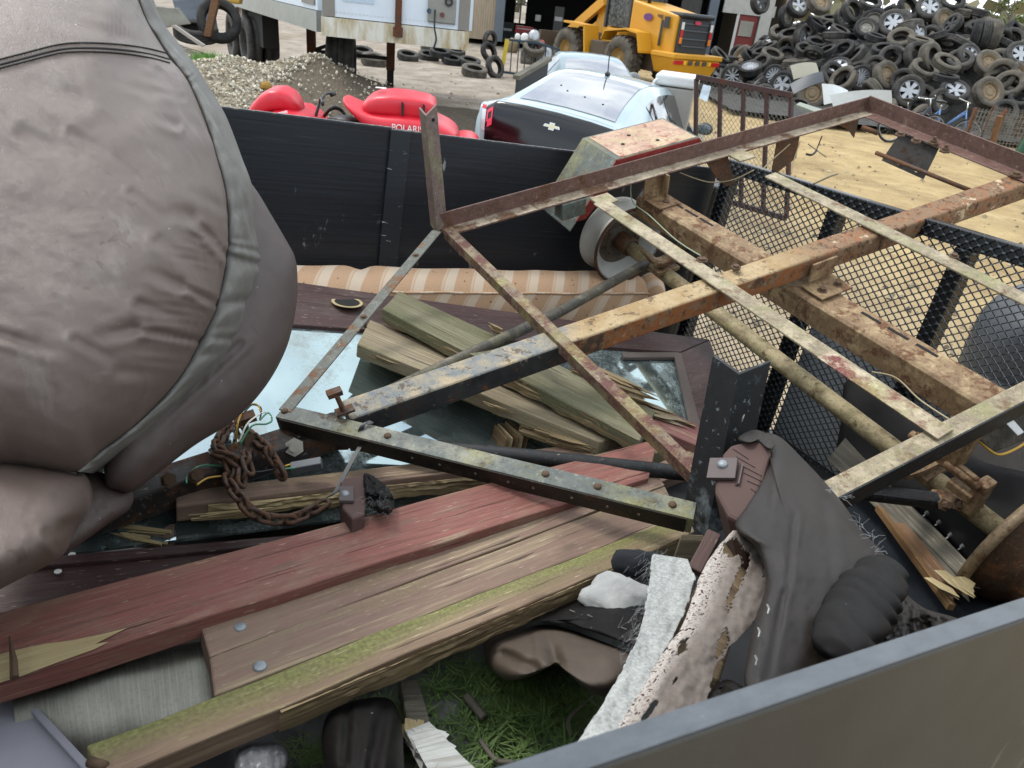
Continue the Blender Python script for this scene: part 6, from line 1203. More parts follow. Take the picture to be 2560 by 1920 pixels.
wn = bx('window_frame', (wx0 + wx1) / 2 - .05, (wx0 + wx1) / 2 + .05, FY + 13, FY + 13.08, wz0, wz1, plain('pale_window_frame', 'b4b4ae', .5))
for k in range(1, 4): bx('glazing_bar', wx0, wx1, FY + 13.02, FY + 13.06, wz0 + (wz1 - wz0) * k / 4 - .04, wz0 + (wz1 - wz0) * k / 4 + .04, plain('pale_window_frame', 'b4b4ae', .5), wn)
bx('lintel', x2, x3 + .1, FY - .05, FY + .15, pY(1860, 14, FY).z - .35, pY(1860, 14, FY).z + .1, plain('white_weathered_trim', 'a6a49c', .7, 0, .2)); bx('upper_wall', x2, x3, FY, FY + .1, pY(1860, 14, FY).z + .1, 5.6, plain('white_weathered_trim', 'a6a49c', .7, 0, .2))
rd = bx('sliding_door', fx(1838), fx(1893), FY + .02, FY + .1, 0, pY(1870, 22, FY).z, plain('red_barn_door', '6d221d', .6, 0, .15, 8)); bx('door_rail', fx(1838), fx(1838) + .12, FY - .03, FY + .02, 0, pY(1870, 22, FY).z, plain('pale_window_frame', 'b4b4ae', .5), rd)
bx('notice_board', fx(1850), fx(1884), FY - .04, FY + .015, pY(1868, 92, FY).z, pY(1868, 53, FY).z, plain('faded_notice', '8a877a', .8, 0, .3, 4), rd)
bx('post', fx(1896), fx(1924), FY - .12, FY + .2, 0, 5.6, plain('white_weathered_trim', 'a6a49c', .7, 0, .2))
M_red = plain('red_paint', '8d1f22', .4)
for i, (px, py, dx, dz, m_, nm, lb) in enumerate(((1310, 75, .9, .35, M_red, 'tool_chest', 'low red tool chest deep inside the shed bay'), (1252, 34, .18, .3, plain('orange_red_can', 'c0402c', .5), 'fuel_can', 'small orange red can hung on the shed post'), (1262, 80, .9, .9, plain('dark_green_bench', '1d2a22', .7), 'workbench', 'dark green bench just inside the shed post'), (1395, 60, .5, 1.6, plain('grey_cabinet', '4b4a48', .6), 'cabinet', 'tall grey cabinet in the dark of the shed bay'), (1345, 45, .3, .3, plain('white_jug', 'c0c0ba', .5), 'jug', 'white jug standing high in the shed bay'))):
    p = pY(px, py, FY + 3 + i * .6); root = thing(nm, lb, nm.replace('_', ' '), p); b = MB(); b.box(p, (dx / 2, 0, 0), (0, .25, 0), (0, 0, dz / 2)); bd_ = b.build('body', m_, root, bevel=.03); b = MB(); b.box(p + V((0, -.255, dz * .15)), (dx * .4, 0, 0), (0, .012, 0), (0, 0, dz * .06)); b.build('handle', M_alloy, root)
# ---------------------------------------------------------------- white box trailers
def whitebox():
    m = Mat('white_trailer_skin'); n = m.noise(m.co(scale=(1, 1, .3)), 1.6, 6, .65); r_ = m.noise(m.co(scale=(3, 3, .7)), 2.2, 7, .7)
    return m.done(m.mix(m.math('MULTIPLY', m.step(n, .5, .8), .35), 'c3cdd6', '8d949a'), .4, .1, None)
def rustrail():
    m = Mat('rust_stained_white_rail'); n = m.noise(m.co(scale=(2.2, 2.2, .5)), 2.4, 7, .7); k = m.noise(m.co(scale=(6, 6, 1)), 3, 5)
    col = m.mix(m.step(n, .42, .62), 'c4c2b8', '9a8a62'); col = m.mix(m.step(m.math('ADD', n, m.math('MULTIPLY', k, .4)), .84, .9), col, '8a4d22'); return m.done(col, .7, 0, n, .3, .004)
M_wsk, M_rrail = whitebox(), rustrail(); M_rustp = steel('brown_rust_post', '4d2d1c', '6b3d22', '26170f', None, .5, sc=6); M_undr = plain('dark_underframe', '1d1a18', .8, 0, .3)
NB = pZ(1168, 126, 1.12); NA0 = pZ(806, 89, 1.12); nd = (NB - NA0).normalized(); nb = V((-nd.y, nd.x, 0)); nb = nb if nb.y > 0 else -nb
bt_ = thing('box_trailer', 'white box semi trailer with rust stained nose and a landing leg', 'semi trailer', (NA0 + NB) / 2 + nb * 3 - V((0, 0, 1.12)))
LW = (NB - NA0).length; Zv = V((0, 0, 1)); O_ = NA0
def nbx(name, a0, a1, d0, d1, z0, z1, m, parent=bt_, bevel=0): b = MB(); b.box(O_ + nd * (a0 + a1) / 2 + nb * (d0 + d1) / 2 + Zv * ((z0 + z1) / 2 - 1.12), nd * (a1 - a0) / 2, nb * (d1 - d0) / 2, Zv * (z1 - z0) / 2); return b.build(name, m, parent, bevel=bevel)
nbx('nose_panel', 0, LW, 0, .06, 1.36, 3.9, M_wsk); nbx('side_wall', 0, .05, .07, 7, 1.36, 3.9, M_wsk); nbx('side_wall', LW - .05, LW, .07, 7, 1.36, 3.9, M_wsk); nbx('roof', 0, LW, 0, 7, 3.91, 3.95, M_wsk); nbx('rear_wall', 0, LW, 6.95, 7.0, 1.36, 3.9, M_wsk)
rl = nbx('bottom_rail', -.01, LW + .01, -.03, .1, 1.12, 1.35, M_rrail); nbx('floor_frame', .02, LW - .02, .12, 7, 1.16, 1.34, M_undr)
def na(px): return (pY(px, 40, O_.y).x - O_.x) / nd.x
nbx('corner_post', na(982), na(998), -.06, -.005, 1.2, 3.9, M_rustp); nbx('rail_clamp', na(978), na(1002), -.09, -.062, 1.2, 1.32, M_rustp)
nbx('patch_panel', na(1140), na(1168), -.012, -.002, 1.36, 1.78, plain('grey_patch', '77736c', .6)); nbx('patch_panel', na(806), na(836), -.012, -.002, 1.36, 1.9, plain('grey_patch', '77736c', .6)); nbx('patch_panel', na(855), na(930), -.008, -.002, 1.55, 1.75, plain('blue_white_patch', 'a9bac8', .5))
cbx = nbx('connector_box', na(1062), na(1132), -.05, -.004, 1.42, 1.78, plain('dull_galvanised', '84857f', .45, .5), bevel=.01)
for px, r_, m_, z in ((1113, .055, plain('black_plastic_part', '15161a', .5), 1.68), (1065, .03, plain('blue_gladhand', '26405a', .5), 1.55), (1098, .03, plain('red_gladhand', '6a2528', .5), 1.52)):
    b = MB(); c = O_ + nd * na(px) + nb * -.055 + Zv * (z - 1.12); b.lathe([(r_ * .5, -.03), (r_, -.03), (r_, 0), (r_ * .5, 0)], c, nb, 16, True); b.build('connector', m_, cbx)
b = MB(); c = O_ + nd * na(1080) + nb * -.06; b.tube(bez([c + Zv * .45, c + nb * -.05 + Zv * .25, c + Zv * .1 + nd * .03, c + Zv * -.02], 5), .012, 6); b.build('air_hose', plain('black_hose', '111111', .5), cbx, smooth=True)
b = MB()
for k in range(38):
    c = O_ + nd * (.04 + k * (LW - .08) / 37) + nb * -.002 + Zv * .30; b.disc(c, -nb, .009, .006, 6)
b.build('rivet_row', plain('rivet_white', 'b9c0c4', .4), bt_, kind='stuff')
LGp = pZ(975, 230, -.2); 
def leg_box(name, c, w_, z0, z1, m): b = MB(); b.box(c + Zv * ((z0 - .22 + z1) / 2), nd * w_, nb * w_, Zv * (z1 - z0 + .22) / 2); return b.build(name, m, bt_)
ldir = LGp - O_; la, lbk = ldir.dot(nd), ldir.dot(nb)
lg = leg_box('landing_leg', V((LGp.x, LGp.y, 0)), .085, .45, 1.2, M_rustp); leg_box('leg_foot', V((LGp.x, LGp.y, 0)), .07, 0, .33, M_undr); l2 = V((LGp.x, LGp.y, 0)) - nd * 1.6; leg_box('landing_leg', l2, .085, .0, 1.2, M_rustp)
for z0, z1 in ((.45, .45), (.45, 1.1)):
    b = MB(); b.bar(l2 + Zv * z0, V((LGp.x, LGp.y, z1)), .05, .07); b.build('leg_brace', M_undr, bt_)
def bigwheel(c, ax, parent, R=.5, w_=.26):
    b = MB(); b.lathe([(.28, -w_ / 2), (R * .9, -w_ / 2), (R, -w_ * .36), (R, -w_ * .12), (R * .975, -w_ * .1), (R * .975, w_ * .1), (R, w_ * .12), (R, w_ * .36), (R * .9, w_ / 2), (.28, w_ / 2)], c, ax, 36, True); t = b.build('wheel_tyre', R_dst, parent, smooth=True); b = MB(); b.lathe([(.28, -w_ * .4), (.2, -w_ * .1), (.001, -w_ * .1)], c, ax, 20); b.build('rim', M_rustw, t, smooth=True)
for px, d_ in ((838, 0), (868, .0)):
    p = pY(px, 125, O_.y + 3.4); bigwheel(V((p.x, p.y, .5)), nd, bt_)
s2 = [pZ(560, 6, 1.12), pZ(795, 80, 1.12)]; sd2 = (s2[1] - s2[0]); sd2.z = 0; sd2.normalize(); sn = V((sd2.y, -sd2.x, 0)); sn = sn if sn.y < 0 else -sn
t2 = thing('flatbed_trailer', 'white box trailer side with red and white reflector marks behind the gravel', 'semi trailer', (s2[0] + s2[1]) / 2 - Zv * 1.12)
def sbx(name, a0, a1, o0, o1, z0, z1, m, parent=t2): b = MB(); b.box(s2[0] + sd2 * (a0 + a1) / 2 - sn * (o0 + o1) / 2 + Zv * ((z0 + z1) / 2 - 1.12), sd2 * (a1 - a0) / 2, sn * (o1 - o0) / 2, Zv * (z1 - z0) / 2); return b.build(name, m, parent)
L2 = (s2[1] - s2[0]).length; sbx('bottom_rail', -.1, L2, -.02, .12, 1.12, 1.38, plain('grey_aluminium_rail', '9a9c96', .5, .3, .2, 8)); sbx('side_wall', -.1, L2, 0, .06, 1.39, 3.9, M_wsk); sbx('box_body', -.1, L2 - .02, .07, 2.4, 1.3, 3.88, M_wsk)
for k in range(9): sbx('reflector', .5 + k * .55, .62 + k * .55, -.012, -.001, 1.46, 1.52, M_red if k % 2 else plain('grey_mark', '8a8a88', .5))
sbx('side_door', L2 - .75, L2 - .1, -.02, -.001, 1.45, 3.6, plain('grey_patch', '77736c', .6))
for a_ in (.25, 1.7): bigwheel(s2[0] + sd2 * a_ - sn * .15 + Zv * (.5 - 1.12), sn, t2); bigwheel(s2[0] + sd2 * a_ - sn * .48 + Zv * (.5 - 1.12), sn, t2)
sbx('mud_flap', 1.0, 1.3, .1, .13, .35, 1.1, steel('rusty_flap', '8d8478', '8a5a36', '4a4038', None, .45, sc=5)); sbx('axle_beam', .2, 2.6, .2, .5, .5, 1.1, M_undr)
# ---------------------------------------------------------------- rubble at the far left
for nm, lb, cat, px4, Y, m_, th in (('dented_sheet', 'blue grey dented steel panel leaning in the rubble behind the armchair', 'panel', [(430, 0), (530, -10), (545, 95), (450, 70)], 12.8, plain('blue_grey_panel', '69717a', .5, .2, .2, 6), .05), ('wooden_post', 'reddish brown wooden post leaning in front of the old tires', 'post', [(528, -5), (548, -5), (526, 92), (508, 90)], 12.2, wood('brown_leaning_post', '6d4a33', '7d5c42', None, .5), .08), ('yellow_beam', 'yellow painted steel beam end beside the trailer rail', 'beam', [(545, -8), (600, -8), (598, 10), (548, 6)], 13.4, plain('yellow_ochre_paint', 'a57f1d', .5), .15), ('grey_slab', 'pale broken concrete slab on the rubble', 'rubble', [(385, 15), (440, 20), (470, 60), (400, 70)], 12.0, plain('concrete', '84837a', .9, 0, .2, 8, .4, .01), .12), ('pale_pole', 'pale plastic pipe lying across the rubble slope', 'pipe', [(428, 66), (436, 62), (510, 112), (504, 118)], 10.8, plain('pale_pvc', '99928a', .5), .05)):
    P_ = [pY(x, y, Y) for x, y in px4]; root = thing(nm, lb, cat, cen(P_)); b = MB(); b.slab(P_, th, 8, 6, V((0, 1, 0)), .01, .02, 3); b.build('slab', m_, root, bevel=.01)
# ---------------------------------------------------------------- gravel mound
def MH(x, y):
    def d(cx, cy, rx, ry, h): q = math.hypot((x - cx) / rx, (y - cy) / ry); return h * max(0, 1 - q) ** .85 if q < 1 else 0
    return max(d(-4.3, 10.4, 3.0, 2.7, .74), d(-3.3, 10.9, 2.7, 2.4, .8), d(-6.6, 11.6, 3, 3, .95)) * (1 + .12 * nz((x, y, 0), 1.5, 4)) + .02 * nz((x, y, 0), 6, 2)
def gravel_mat():
    m = Mat('brown_gravel'); n = m.noise(m.co(), 28, 5, .7); v = m.voro(m.co(scale=22), 1, 'F1', 1); big = m.step(m.math('ADD', m.sep(m.co(), 0), m.math('MULTIPLY', m.noise(m.co(), 1.2, 5), 2.2)), -2.9, -2.0)
    st = m.mix(m.n('ShaderNodeSeparateColor', {0: v}).outputs[0], '5d564a', 'a8a08c'); return m.done(m.mix(big, st, m.mix(n, '4a4238', '6f6658')), .95, 0, m.math('ADD', n, m.voro(m.co(scale=22), 1)), .9, .03, .2)
b = MB(); b.grid(lambda a, c: V((-9 + 8.6 * a, 7.6 + 6.2 * c, MH(-9 + 8.6 * a, 7.6 + 6.2 * c) - .03)), 110, 80); gm = b.build('gravel_mound', gravel_mat(), smooth=True, kind='stuff', label='heap of grey brown dirt and pale gravel behind the trailer wall', cat='gravel')
b = MB(); rnd = random.Random(4)
for k in range(15000):
    x, y = rnd.uniform(-8, -2.2), rnd.uniform(8.0, 11.4); h = MH(x, y)
    if h < .02 or (x > -3.0 + nz((x, y, 0), .8, 1) and rnd.random() < .85): continue
    s = rnd.choice((.007, .009, .012, .016, .024)) * rnd.uniform(.7, 1.4); c = V((x, y, h + s * .2)); R_ = Quaternion((rnd.random(), rnd.random(), rnd.random()), rnd.uniform(0, 6)); vs = []
    for q in ((1, 0, 0), (-1, 0, 0), (0, 1, 0), (0, -1, 0), (0, 0, 1), (0, 0, -1)): vs.append(c + R_ @ (V(q) * s * rnd.uniform(.6, 1.2)))
    b.add(vs, [(0, 2, 4), (2, 1, 4), (1, 3, 4), (3, 0, 4), (2, 0, 5), (1, 2, 5), (3, 1, 5), (0, 3, 5)])
gs = Mat('pale_stones'); nn_ = gs.n('ShaderNodeNewGeometry').outputs['Random Per Island']; b.build('pale_stones', gs.done(gs.ramp(nn_, [(0, '7d7768'), (.4, 'a8a08e'), (.8, 'ccc6b6'), (1, '9a8460')]), .9), gm, kind='stuff', recalc=False)
p = pY(665, 205, 9.6); b = MB(); b.ball(V((p.x, p.y, MH(p.x, p.y) + .04)), .07, 1.2, .8, .8, 7, 5); b.v = [q + V((1, 1, 1)) * .012 * nz(q, 20) for q in b.v]; b.build('yellow_stone', plain('ochre_stone', '8d6b2c', .9), label='yellow ochre rock sitting on the gravel heap', cat='stone')
b = MB(); p0 = pY(508, 130, 10.4)
for k in range(240):
    q = V((p0.x + rnd.gauss(0, .12), p0.y + rnd.gauss(0, .1), 0)); q.z = MH(q.x, q.y); d = V((rnd.gauss(0, .05), rnd.gauss(0, .05), rnd.uniform(.04, .12))); b.add([q - V((.006, 0, 0)), q + V((.006, 0, 0)), q + d], [(0, 1, 2)])
b.build('grass_tuft', plain('fresh_green_grass', '4d7a26', .7), kind='stuff', label='bright green weeds growing on the gravel heap', cat='grass', recalc=False)
# ================================================================ vehicles
def carpaint(name, c, mt=.35, r=.28):
    if name in _MC: return _MC[name]
    m = Mat(name); n = m.noise(m.co(), 3, 6, .6); d = m.noise(m.co(), 40, 4)
    _MC[name] = m.done(m.mix(m.math('MULTIPLY', m.step(n, .45, .8), .25), c, '8d8676'), m.math('ADD', r, m.math('MULTIPLY', d, .12)), mt, None, Coat_Weight=.6, Coat_Roughness=.08); return _MC[name]
M_cglass = glass('car_window_glass', '10161a', .03, '7a7a74', .2, 3.0)
M_cblk = plain('gloss_black_panel', '07090c', .12, 0, .2, 5, .05); M_trim = plain('black_trim', '111214', .5)
def cr(L_, t):
    n = len(L_) - 1; i = min(int(t), n - 1); f = t - i; p = [L_[max(0, min(n, i + k))] for k in (-1, 0, 1, 2)]
    return .5 * (2 * p[1] + (p[2] - p[0]) * f + (2 * p[0] - 5 * p[1] + 4 * p[2] - p[3]) * f * f + (3 * p[1] - p[0] - 3 * p[2] + p[3]) * f ** 3)
def car_surface(ST):
    xs = [s[0] for s in ST]
    def S(t, v, off=0.0):
        x, w, zb, wr, zr = [cr([s[k] for s in ST], t) for k in range(5)]; m = v > 7; u = 14 - v if m else v
        Yp = [w * .94, w, w, w * .972, wr + .035, wr - .05, wr * .5, 0]; Zp = [.2, .42, zb - .13, zb, zr - .085, zr - .022, zr, zr + .008]
        i = min(int(u), 6); f = u - i; y, z = Yp[i] + (Yp[i + 1] - Yp[i]) * f, Zp[i] + (Zp[i + 1] - Zp[i]) * f
        return V((x, (-y if m else y), z))
    def N(t, v):
        e = .03; n = (S(t + e, v) - S(max(0, t - e), v)).cross(S(t, min(14, v + e)) - S(t, max(0, v - e))); n = n.normalized() if n.length > 1e-9 else V((0, 0, 1))
        c = V((S(t, v).x, 0, .7)); return n if n.dot(S(t, v) - V((2.2, 0, .6))) > 0 else -n
    return S, N
def car_patch(S, N, t0, t1, v0, v1, off, nu=12, nv=12): b = MB(); b.grid(lambda a, c: S(t0 + (t1 - t0) * a, v0 + (v1 - v0) * c) + N(t0 + (t1 - t0) * a, v0 + (v1 - v0) * c) * off, nu, nv); return b
def place(root, origin, fwd): f = V(fwd).normalized(); l = V((-f.y, f.x, 0)); root.matrix_world = Matrix(((f.x, l.x, 0, origin[0]), (f.y, l.y, 0, origin[1]), (0, 0, 1, origin[2]), (0, 0, 0, 1)))
def wheels(root, spots, R=.32, w_=.2):
    for x, y in spots:
        c = V((x, y, R)); b = MB(); b.lathe([(R * .62, -w_ / 2), (R * .9, -w_ / 2), (R, -w_ * .3), (R, w_ * .3), (R * .9, w_ / 2), (R * .62, w_ / 2)], c, (0, 1, 0), 32, True); t = b.build('wheel', R_blk, root, smooth=True); b = MB(); b.lathe([(R * .62, -w_ * .45), (R * .55, -w_ * .3), (R * .1, -w_ * .35), (.001, -w_ * .35), (.001, w_ * .35), (R * .55, w_ * .3), (R * .62, w_ * .45)], c, (0, 1, 0), 24); b.build('rim', M_alloy, t, smooth=True)
ST = [(0, .72, .56, .62, .62), (.05, .80, .88, .67, .955), (.11, .835, .985, .69, 1.07), (.3, .865, 1.0, .67, 1.095), (.75, .888, 1.0, .605, 1.25), (1.35, .893, .98, .575, 1.405), (2.05, .893, .95, .585, 1.432), (2.65, .893, .925, .585, 1.365), (3.3, .888, .93, .69, 1.02), (3.9, .87, .85, .66, .9), (4.4, .78, .66, .56, .72), (4.5, .66, .5, .5, .54)]
S, N = car_surface(ST); car = thing('sedan_car', 'pale silver blue hatchback car with black tail panel behind the trailer wall', 'car')
M_silver = carpaint('silver_ice_blue_paint', '94a7ad')
b = MB(); b.grid(lambda a, c: S(a * 11, c * 14), 88, 84); b.add([S(0, k * .5) for k in range(29)], [tuple(range(29))]); b.build('body', M_silver, car, smooth=True, weld=.001)
car_patch(S, N, 3.12, 4.93, 5.35, 8.65, .006, 20, 20).build('rear_window', M_cglass, car, smooth=True)
car_patch(S, N, 4.95, 6.9, 5.3, 8.7, .004, 16, 16).build('roof_panel', M_silver, car, smooth=True); car_patch(S, N, 7.05, 7.95, 5.2, 8.8, .006, 14, 16).build('windscreen', M_cglass, car, smooth=True)
for sd_, (va, vb_) in enumerate(((3.12, 4.05), (10.88, 9.95))):
    for t0, t1 in ((4.45, 5.35), (5.42, 6.55), (6.62, 7.3)): car_patch(S, N, t0, t1, va, vb_, .006, 10, 8).build('side_window', M_cglass, car, smooth=True)
    car_patch(S, N, 4.3, 7.5, (3.02, 10.98)[sd_], (3.1, 10.9)[sd_], .007, 24, 2).build('window_trim', M_trim, car)
bp_ = car_patch(S, N, .28, 1.93, 3.9, 10.1, .006, 20, 30).build('tail_panel', M_cblk, car, smooth=True)
M_lamp = plain('red_lamp_lens', 'c8202f', .2, 0, .1, 5, .05); M_lampc = plain('clear_lamp_lens', 'c9c9cc', .15, .3, .2, 30)
for s_, vv in ((0, (3.25, 3.85)), (1, (10.75, 10.15))):
    lb_ = car_patch(S, N, .62, 1.85, vv[0], vv[1], .009, 8, 8).build('tail_lamp', M_lampc, car, smooth=True); car_patch(S, N, 1.5, 1.85, vv[0], vv[1], .013, 4, 6).build('lamp_lens', M_lamp, lb_, smooth=True)
    v2 = (4.05, 4.75) if s_ == 0 else (9.95, 9.25); b = MB()
    for t0, t1, a0, a1 in ((1.2, 1.45, 0, 1), (.85, 1.2, 0, .25), (.85, 1.2, .78, 1), (.7, .9, .2, 1)): b.grid(lambda a, c: S(t0 + (t1 - t0) * a, v2[0] + (v2[1] - v2[0]) * (a0 + (a1 - a0) * c)) + N(1.0, v2[0]) * .012, 4, 6)
    b.build('lamp_ring', plain('pink_red_lens', 'd8384f', .25, 0, .1, 5, .05), bp_)
M_chr = plain('bright_chrome', 'c9cbc8', .15, .9); ec = S(.95, 7) + V((-.016, 0, 0)); ex = S(1.0, 7) - S(.9, 7); ev = ex.normalized(); b = MB()
def bow(w_, h_): k = .38; return [(-w_, -h_ * k), (-w_ * .32, -h_ * k), (-w_ * .32, -h_), (w_ * .32, -h_), (w_ * .32, -h_ * k), (w_, -h_ * k), (w_ * .86, h_ * k), (w_ * .32, h_ * k), (w_ * .32, h_), (-w_ * .32, h_), (-w_ * .32, h_ * k), (-w_ * .86, h_ * k)]
b.prism([ec + V((0, -y, 0)) + ev * z for y, z in bow(.088, .034)], V((-.012, 0, 0))); b.build('emblem', M_chr, bp_)
b = MB(); b.prism([ec + V((-.0125, -y, 0)) + ev * z for y, z in bow(.07, .024)], V((-.002, 0, 0))); b.build('emblem_face', plain('cream_emblem', 'c9c5a8', .3), bp_)
b = MB(); a0 = S(5.15, 7); b.ball(a0 + V((0, 0, .02)), .04, 1.4, .7, .7, 12, 8); b.tube([a0 + V((0, 0, .03)), a0 + V((-.1, 0, .22))], .006, 6); b.build('antenna', M_trim, car, smooth=True)
for y in (.97, -.97):
    b = MB(); b.ball((2.95, y, 1.02), .1, .7, 1.0, .75, 14, 10); b.bar((3.0, y * .9, .96), (2.96, y * .97, 1.0), .06, .05); mm = b.build('wing_mirror', M_silver if False else M_trim, car, smooth=True); b = MB(); b.ball((2.885, y, 1.02), .08, .15, 1.0, .75, 14, 8); b.build('mirror_glass', glass('mirror_glass', '3d5560', .03), mm, smooth=True)
wheels(car, ((.85, .78), (.85, -.78), (3.55, .78), (3.55, -.78)))
for v in (6.1, 6.5, 7.2, 7.9):
    b = MB(); b.ball(S(3.4 + (v * 7 % 1), v) + N(3.4, v) * .008, .012, 1, 1, .3, 8, 5); b.build('leaf_speck', M_trim, car)
rl_, rr_ = pZ(1239, 233, 1.08), pZ(1550, 319, 1.08); rc_ = (rl_ + rr_) / 2; rdir = (rr_ - rl_); rdir.z = 0; rdir.normalize(); fwd = V((-rdir.y, rdir.x, 0)); fwd = fwd if fwd.y > 0 else -fwd; 
def euler3(y, p, r): return Matrix.Rotation(y, 4, 'Z') @ Matrix.Rotation(-p, 4, 'Y') @ Matrix.Rotation(r, 4, 'X')
car.matrix_world = Matrix.Translation((.006, 6.908, -.092)) @ euler3(1.202, -.053, .076) @ Matrix.Scale(.953, 4)
# low blue coupe behind
ST2 = [(0, .6, .5, .5, .55), (.1, .75, .8, .55, .85), (.5, .84, .86, .6, .9), (1.1, .86, .88, .6, .98), (1.9, .86, .88, .54, 1.28), (2.5, .86, .88, .54, 1.33), (2.9, .86, .88, .55, 1.25), (3.5, .85, .88, .64, .93), (4.2, .8, .75, .6, .8), (4.5, .66, .5, .5, .56)]
S2, N2 = car_surface(ST2); c2 = thing('coupe_car', 'low pale blue grey car with tinted windscreen parked beyond the silver car', 'car'); M_blue = carpaint('faded_blue_grey_paint', '6d858f', .2, .4)
b = MB(); b.grid(lambda a, c: S2(a * 9, c * 14), 60, 56); b.build('body', M_blue, c2, smooth=True, weld=.001)
car_patch(S2, N2, 6.0, 6.95, 4.9, 9.1, .006, 12, 14).build('windscreen', glass('blue_tint_glass', '2e4a5e', .04, '9aa9ae', .5), c2, smooth=True); car_patch(S2, N2, 3.1, 3.95, 5, 9, .006, 12, 14).build('rear_window', M_cglass, c2, smooth=True)
for va, vb_ in ((3.1, 4.1), (10.9, 9.9)): car_patch(S2, N2, 4.1, 5.9, va, vb_, .006, 10, 8).build('side_window', M_cglass, c2, smooth=True)
for y in (-.98,):
    b = MB(); b.ball((2.95, y, .98), .13, .7, 1.0, .75, 14, 10); b.build('wing_mirror', plain('grey_mirror_shell', '6a6d6e', .5), c2, smooth=True)
wheels(c2, ((.8, .74), (.8, -.74), (3.6, .74), (3.6, -.74)))
q = pY(1470, 131, 13.6); f2 = V((-.15, 1, 0)).normalized(); o2 = V((q.x, q.y, 0)) - f2 * 2.5; place(c2, (o2.x, o2.y, q.z - 1.34), f2)
P_ = [pY(1290, 200, 9.6), pY(1372, 152, 10.6)]; root = thing('dark_board', 'dark panel with a worn wooden top edge standing by the blue grey car', 'panel', (P_[0].x, P_[0].y, 0)); b = MB(); d_ = (P_[1] - P_[0]); d_.z = 0; b.hexa([V((P_[0].x, P_[0].y, 0)), V((P_[1].x, P_[1].y, 0)), V((P_[1].x, P_[1].y + .06, 0)), V((P_[0].x, P_[0].y + .06, 0)), P_[0], P_[1], P_[1] + V((0, .06, 0)), P_[0] + V((0, .06, 0))]); b.build('board', M_trim, root); b = MB(); b.bar(P_[0] + V((0, .03, .025)), P_[1] + V((0, .03, .025)), .09, .05); b.build('top_edge', W_grey, root)
# ---------------------------------------------------------------- wheel loader
ld = thing('wheel_loader', 'yellow wheel loader with muddy tires parked in front of the open shed bay', 'loader'); M_yel = plain('loader_yellow', 'c08a1c', .45, 0, .1, 3); M_ldk = plain('loader_charcoal', '25282b', .5, 0, .2, 5); M_mud = plain('loader_muddy_frame', '4d4234', .85, 0, .25, 5)
def lb(name, x0, x1, y0, y1, z0, z1, m, parent=ld, bevel=.03): b = MB(); b.abox(x0, x1, y0, y1, z0, z1); return b.build(name, m, parent, bevel=bevel)
b = MB(); b.hexa([V(p) for p in ((-1.75, -.72, 1.0), (.3, -.72, 1.0), (.3, .72, 1.0), (-1.75, .72, 1.0), (-1.75, -.68, 2.12), (.3, -.74, 2.42), (.3, .74, 2.42), (-1.75, .68, 2.12))]); hood = b.build('engine_hood', M_yel, ld, bevel=.07, seg=3)
g_ = lb('grille', -1.86, -1.74, -.62, .62, 1.12, 2.05, M_ldk); b = MB(); b.abox(-1.95, -1.2, -.66, .66, 2.06, 2.2); b.build('hood_cap', M_ldk, ld, bevel=.06)
for z in (1.3, 1.5, 1.72, 1.9): lb('grille_bar', -1.89, -1.86, -.5, .5, z, z + .035, plain('grey_grille_bar', '45494c', .5), g_, .005)
b = MB(); b.lathe([(.001, 0), (.13, 0), (.13, .02), (.001, .02)], (-1.89, 0, 1.96), (-1, 0, 0), 20); b.v = [V((p.x, p.y, 1.96 + (p.z - 1.96) * .4)) for p in b.v]; b.build('red_badge', plain('pink_red_badge', 'b02a45', .4), g_)
for y in (.6, -.6):
    tl_ = lb('lamp_housing', -1.9, -1.84, y - .07, y + .07, 1.35, 1.98, M_ldk, ld, .01)
    lb('lamp_lens', -1.93, -1.9, y - .05, y + .05, 1.38, 1.55, plain('amber_lens', 'd0701a', .3), tl_, .01); lb('lamp_lens', -1.93, -1.9, y - .05, y + .05, 1.56, 1.74, plain('deep_red_lens', 'b01c1c', .3), tl_, .01); lb('lamp_lens', -1.93, -1.9, y - .05, y + .05, 1.75, 1.95, plain('white_lens', 'c8c8c2', .3), tl_, .01)
b = MB(); b.hexa([V(p) for p in ((-2.1, -.75, .5), (-1.2, -.8, .55), (-1.2, .8, .55), (-2.1, .75, .5), (-2.2, -1.0, .98), (-1.1, -1.0, 1.08), (-1.1, 1.0, 1.08), (-2.2, 1.0, .98))]); cw = b.build('counterweight', M_yel, ld, bevel=.06, seg=3)
lb('counterweight_lip', -2.22, -1.2, -1.02, 1.02, .985, 1.13, M_yel, ld, .03)
for y0, y1, m_ in ((.6, .95, plain('deep_red_lens', 'b01c1c', .3)), (.48, .57, plain('bright_yellow_mark', 'e0b020', .4)), (-.57, -.48, plain('bright_yellow_mark', 'e0b020', .4)), (-.95, -.6, plain('deep_red_lens', 'b01c1c', .3))): lb('reflector', -2.2, -2.13, y0, y1, .84, .95, m_, cw, .005)
for y in (-.3, 0, .3): lb('tow_slot', -2.2, -2.13, y - .09, y + .09, .84, .96, M_mud, cw, .005)
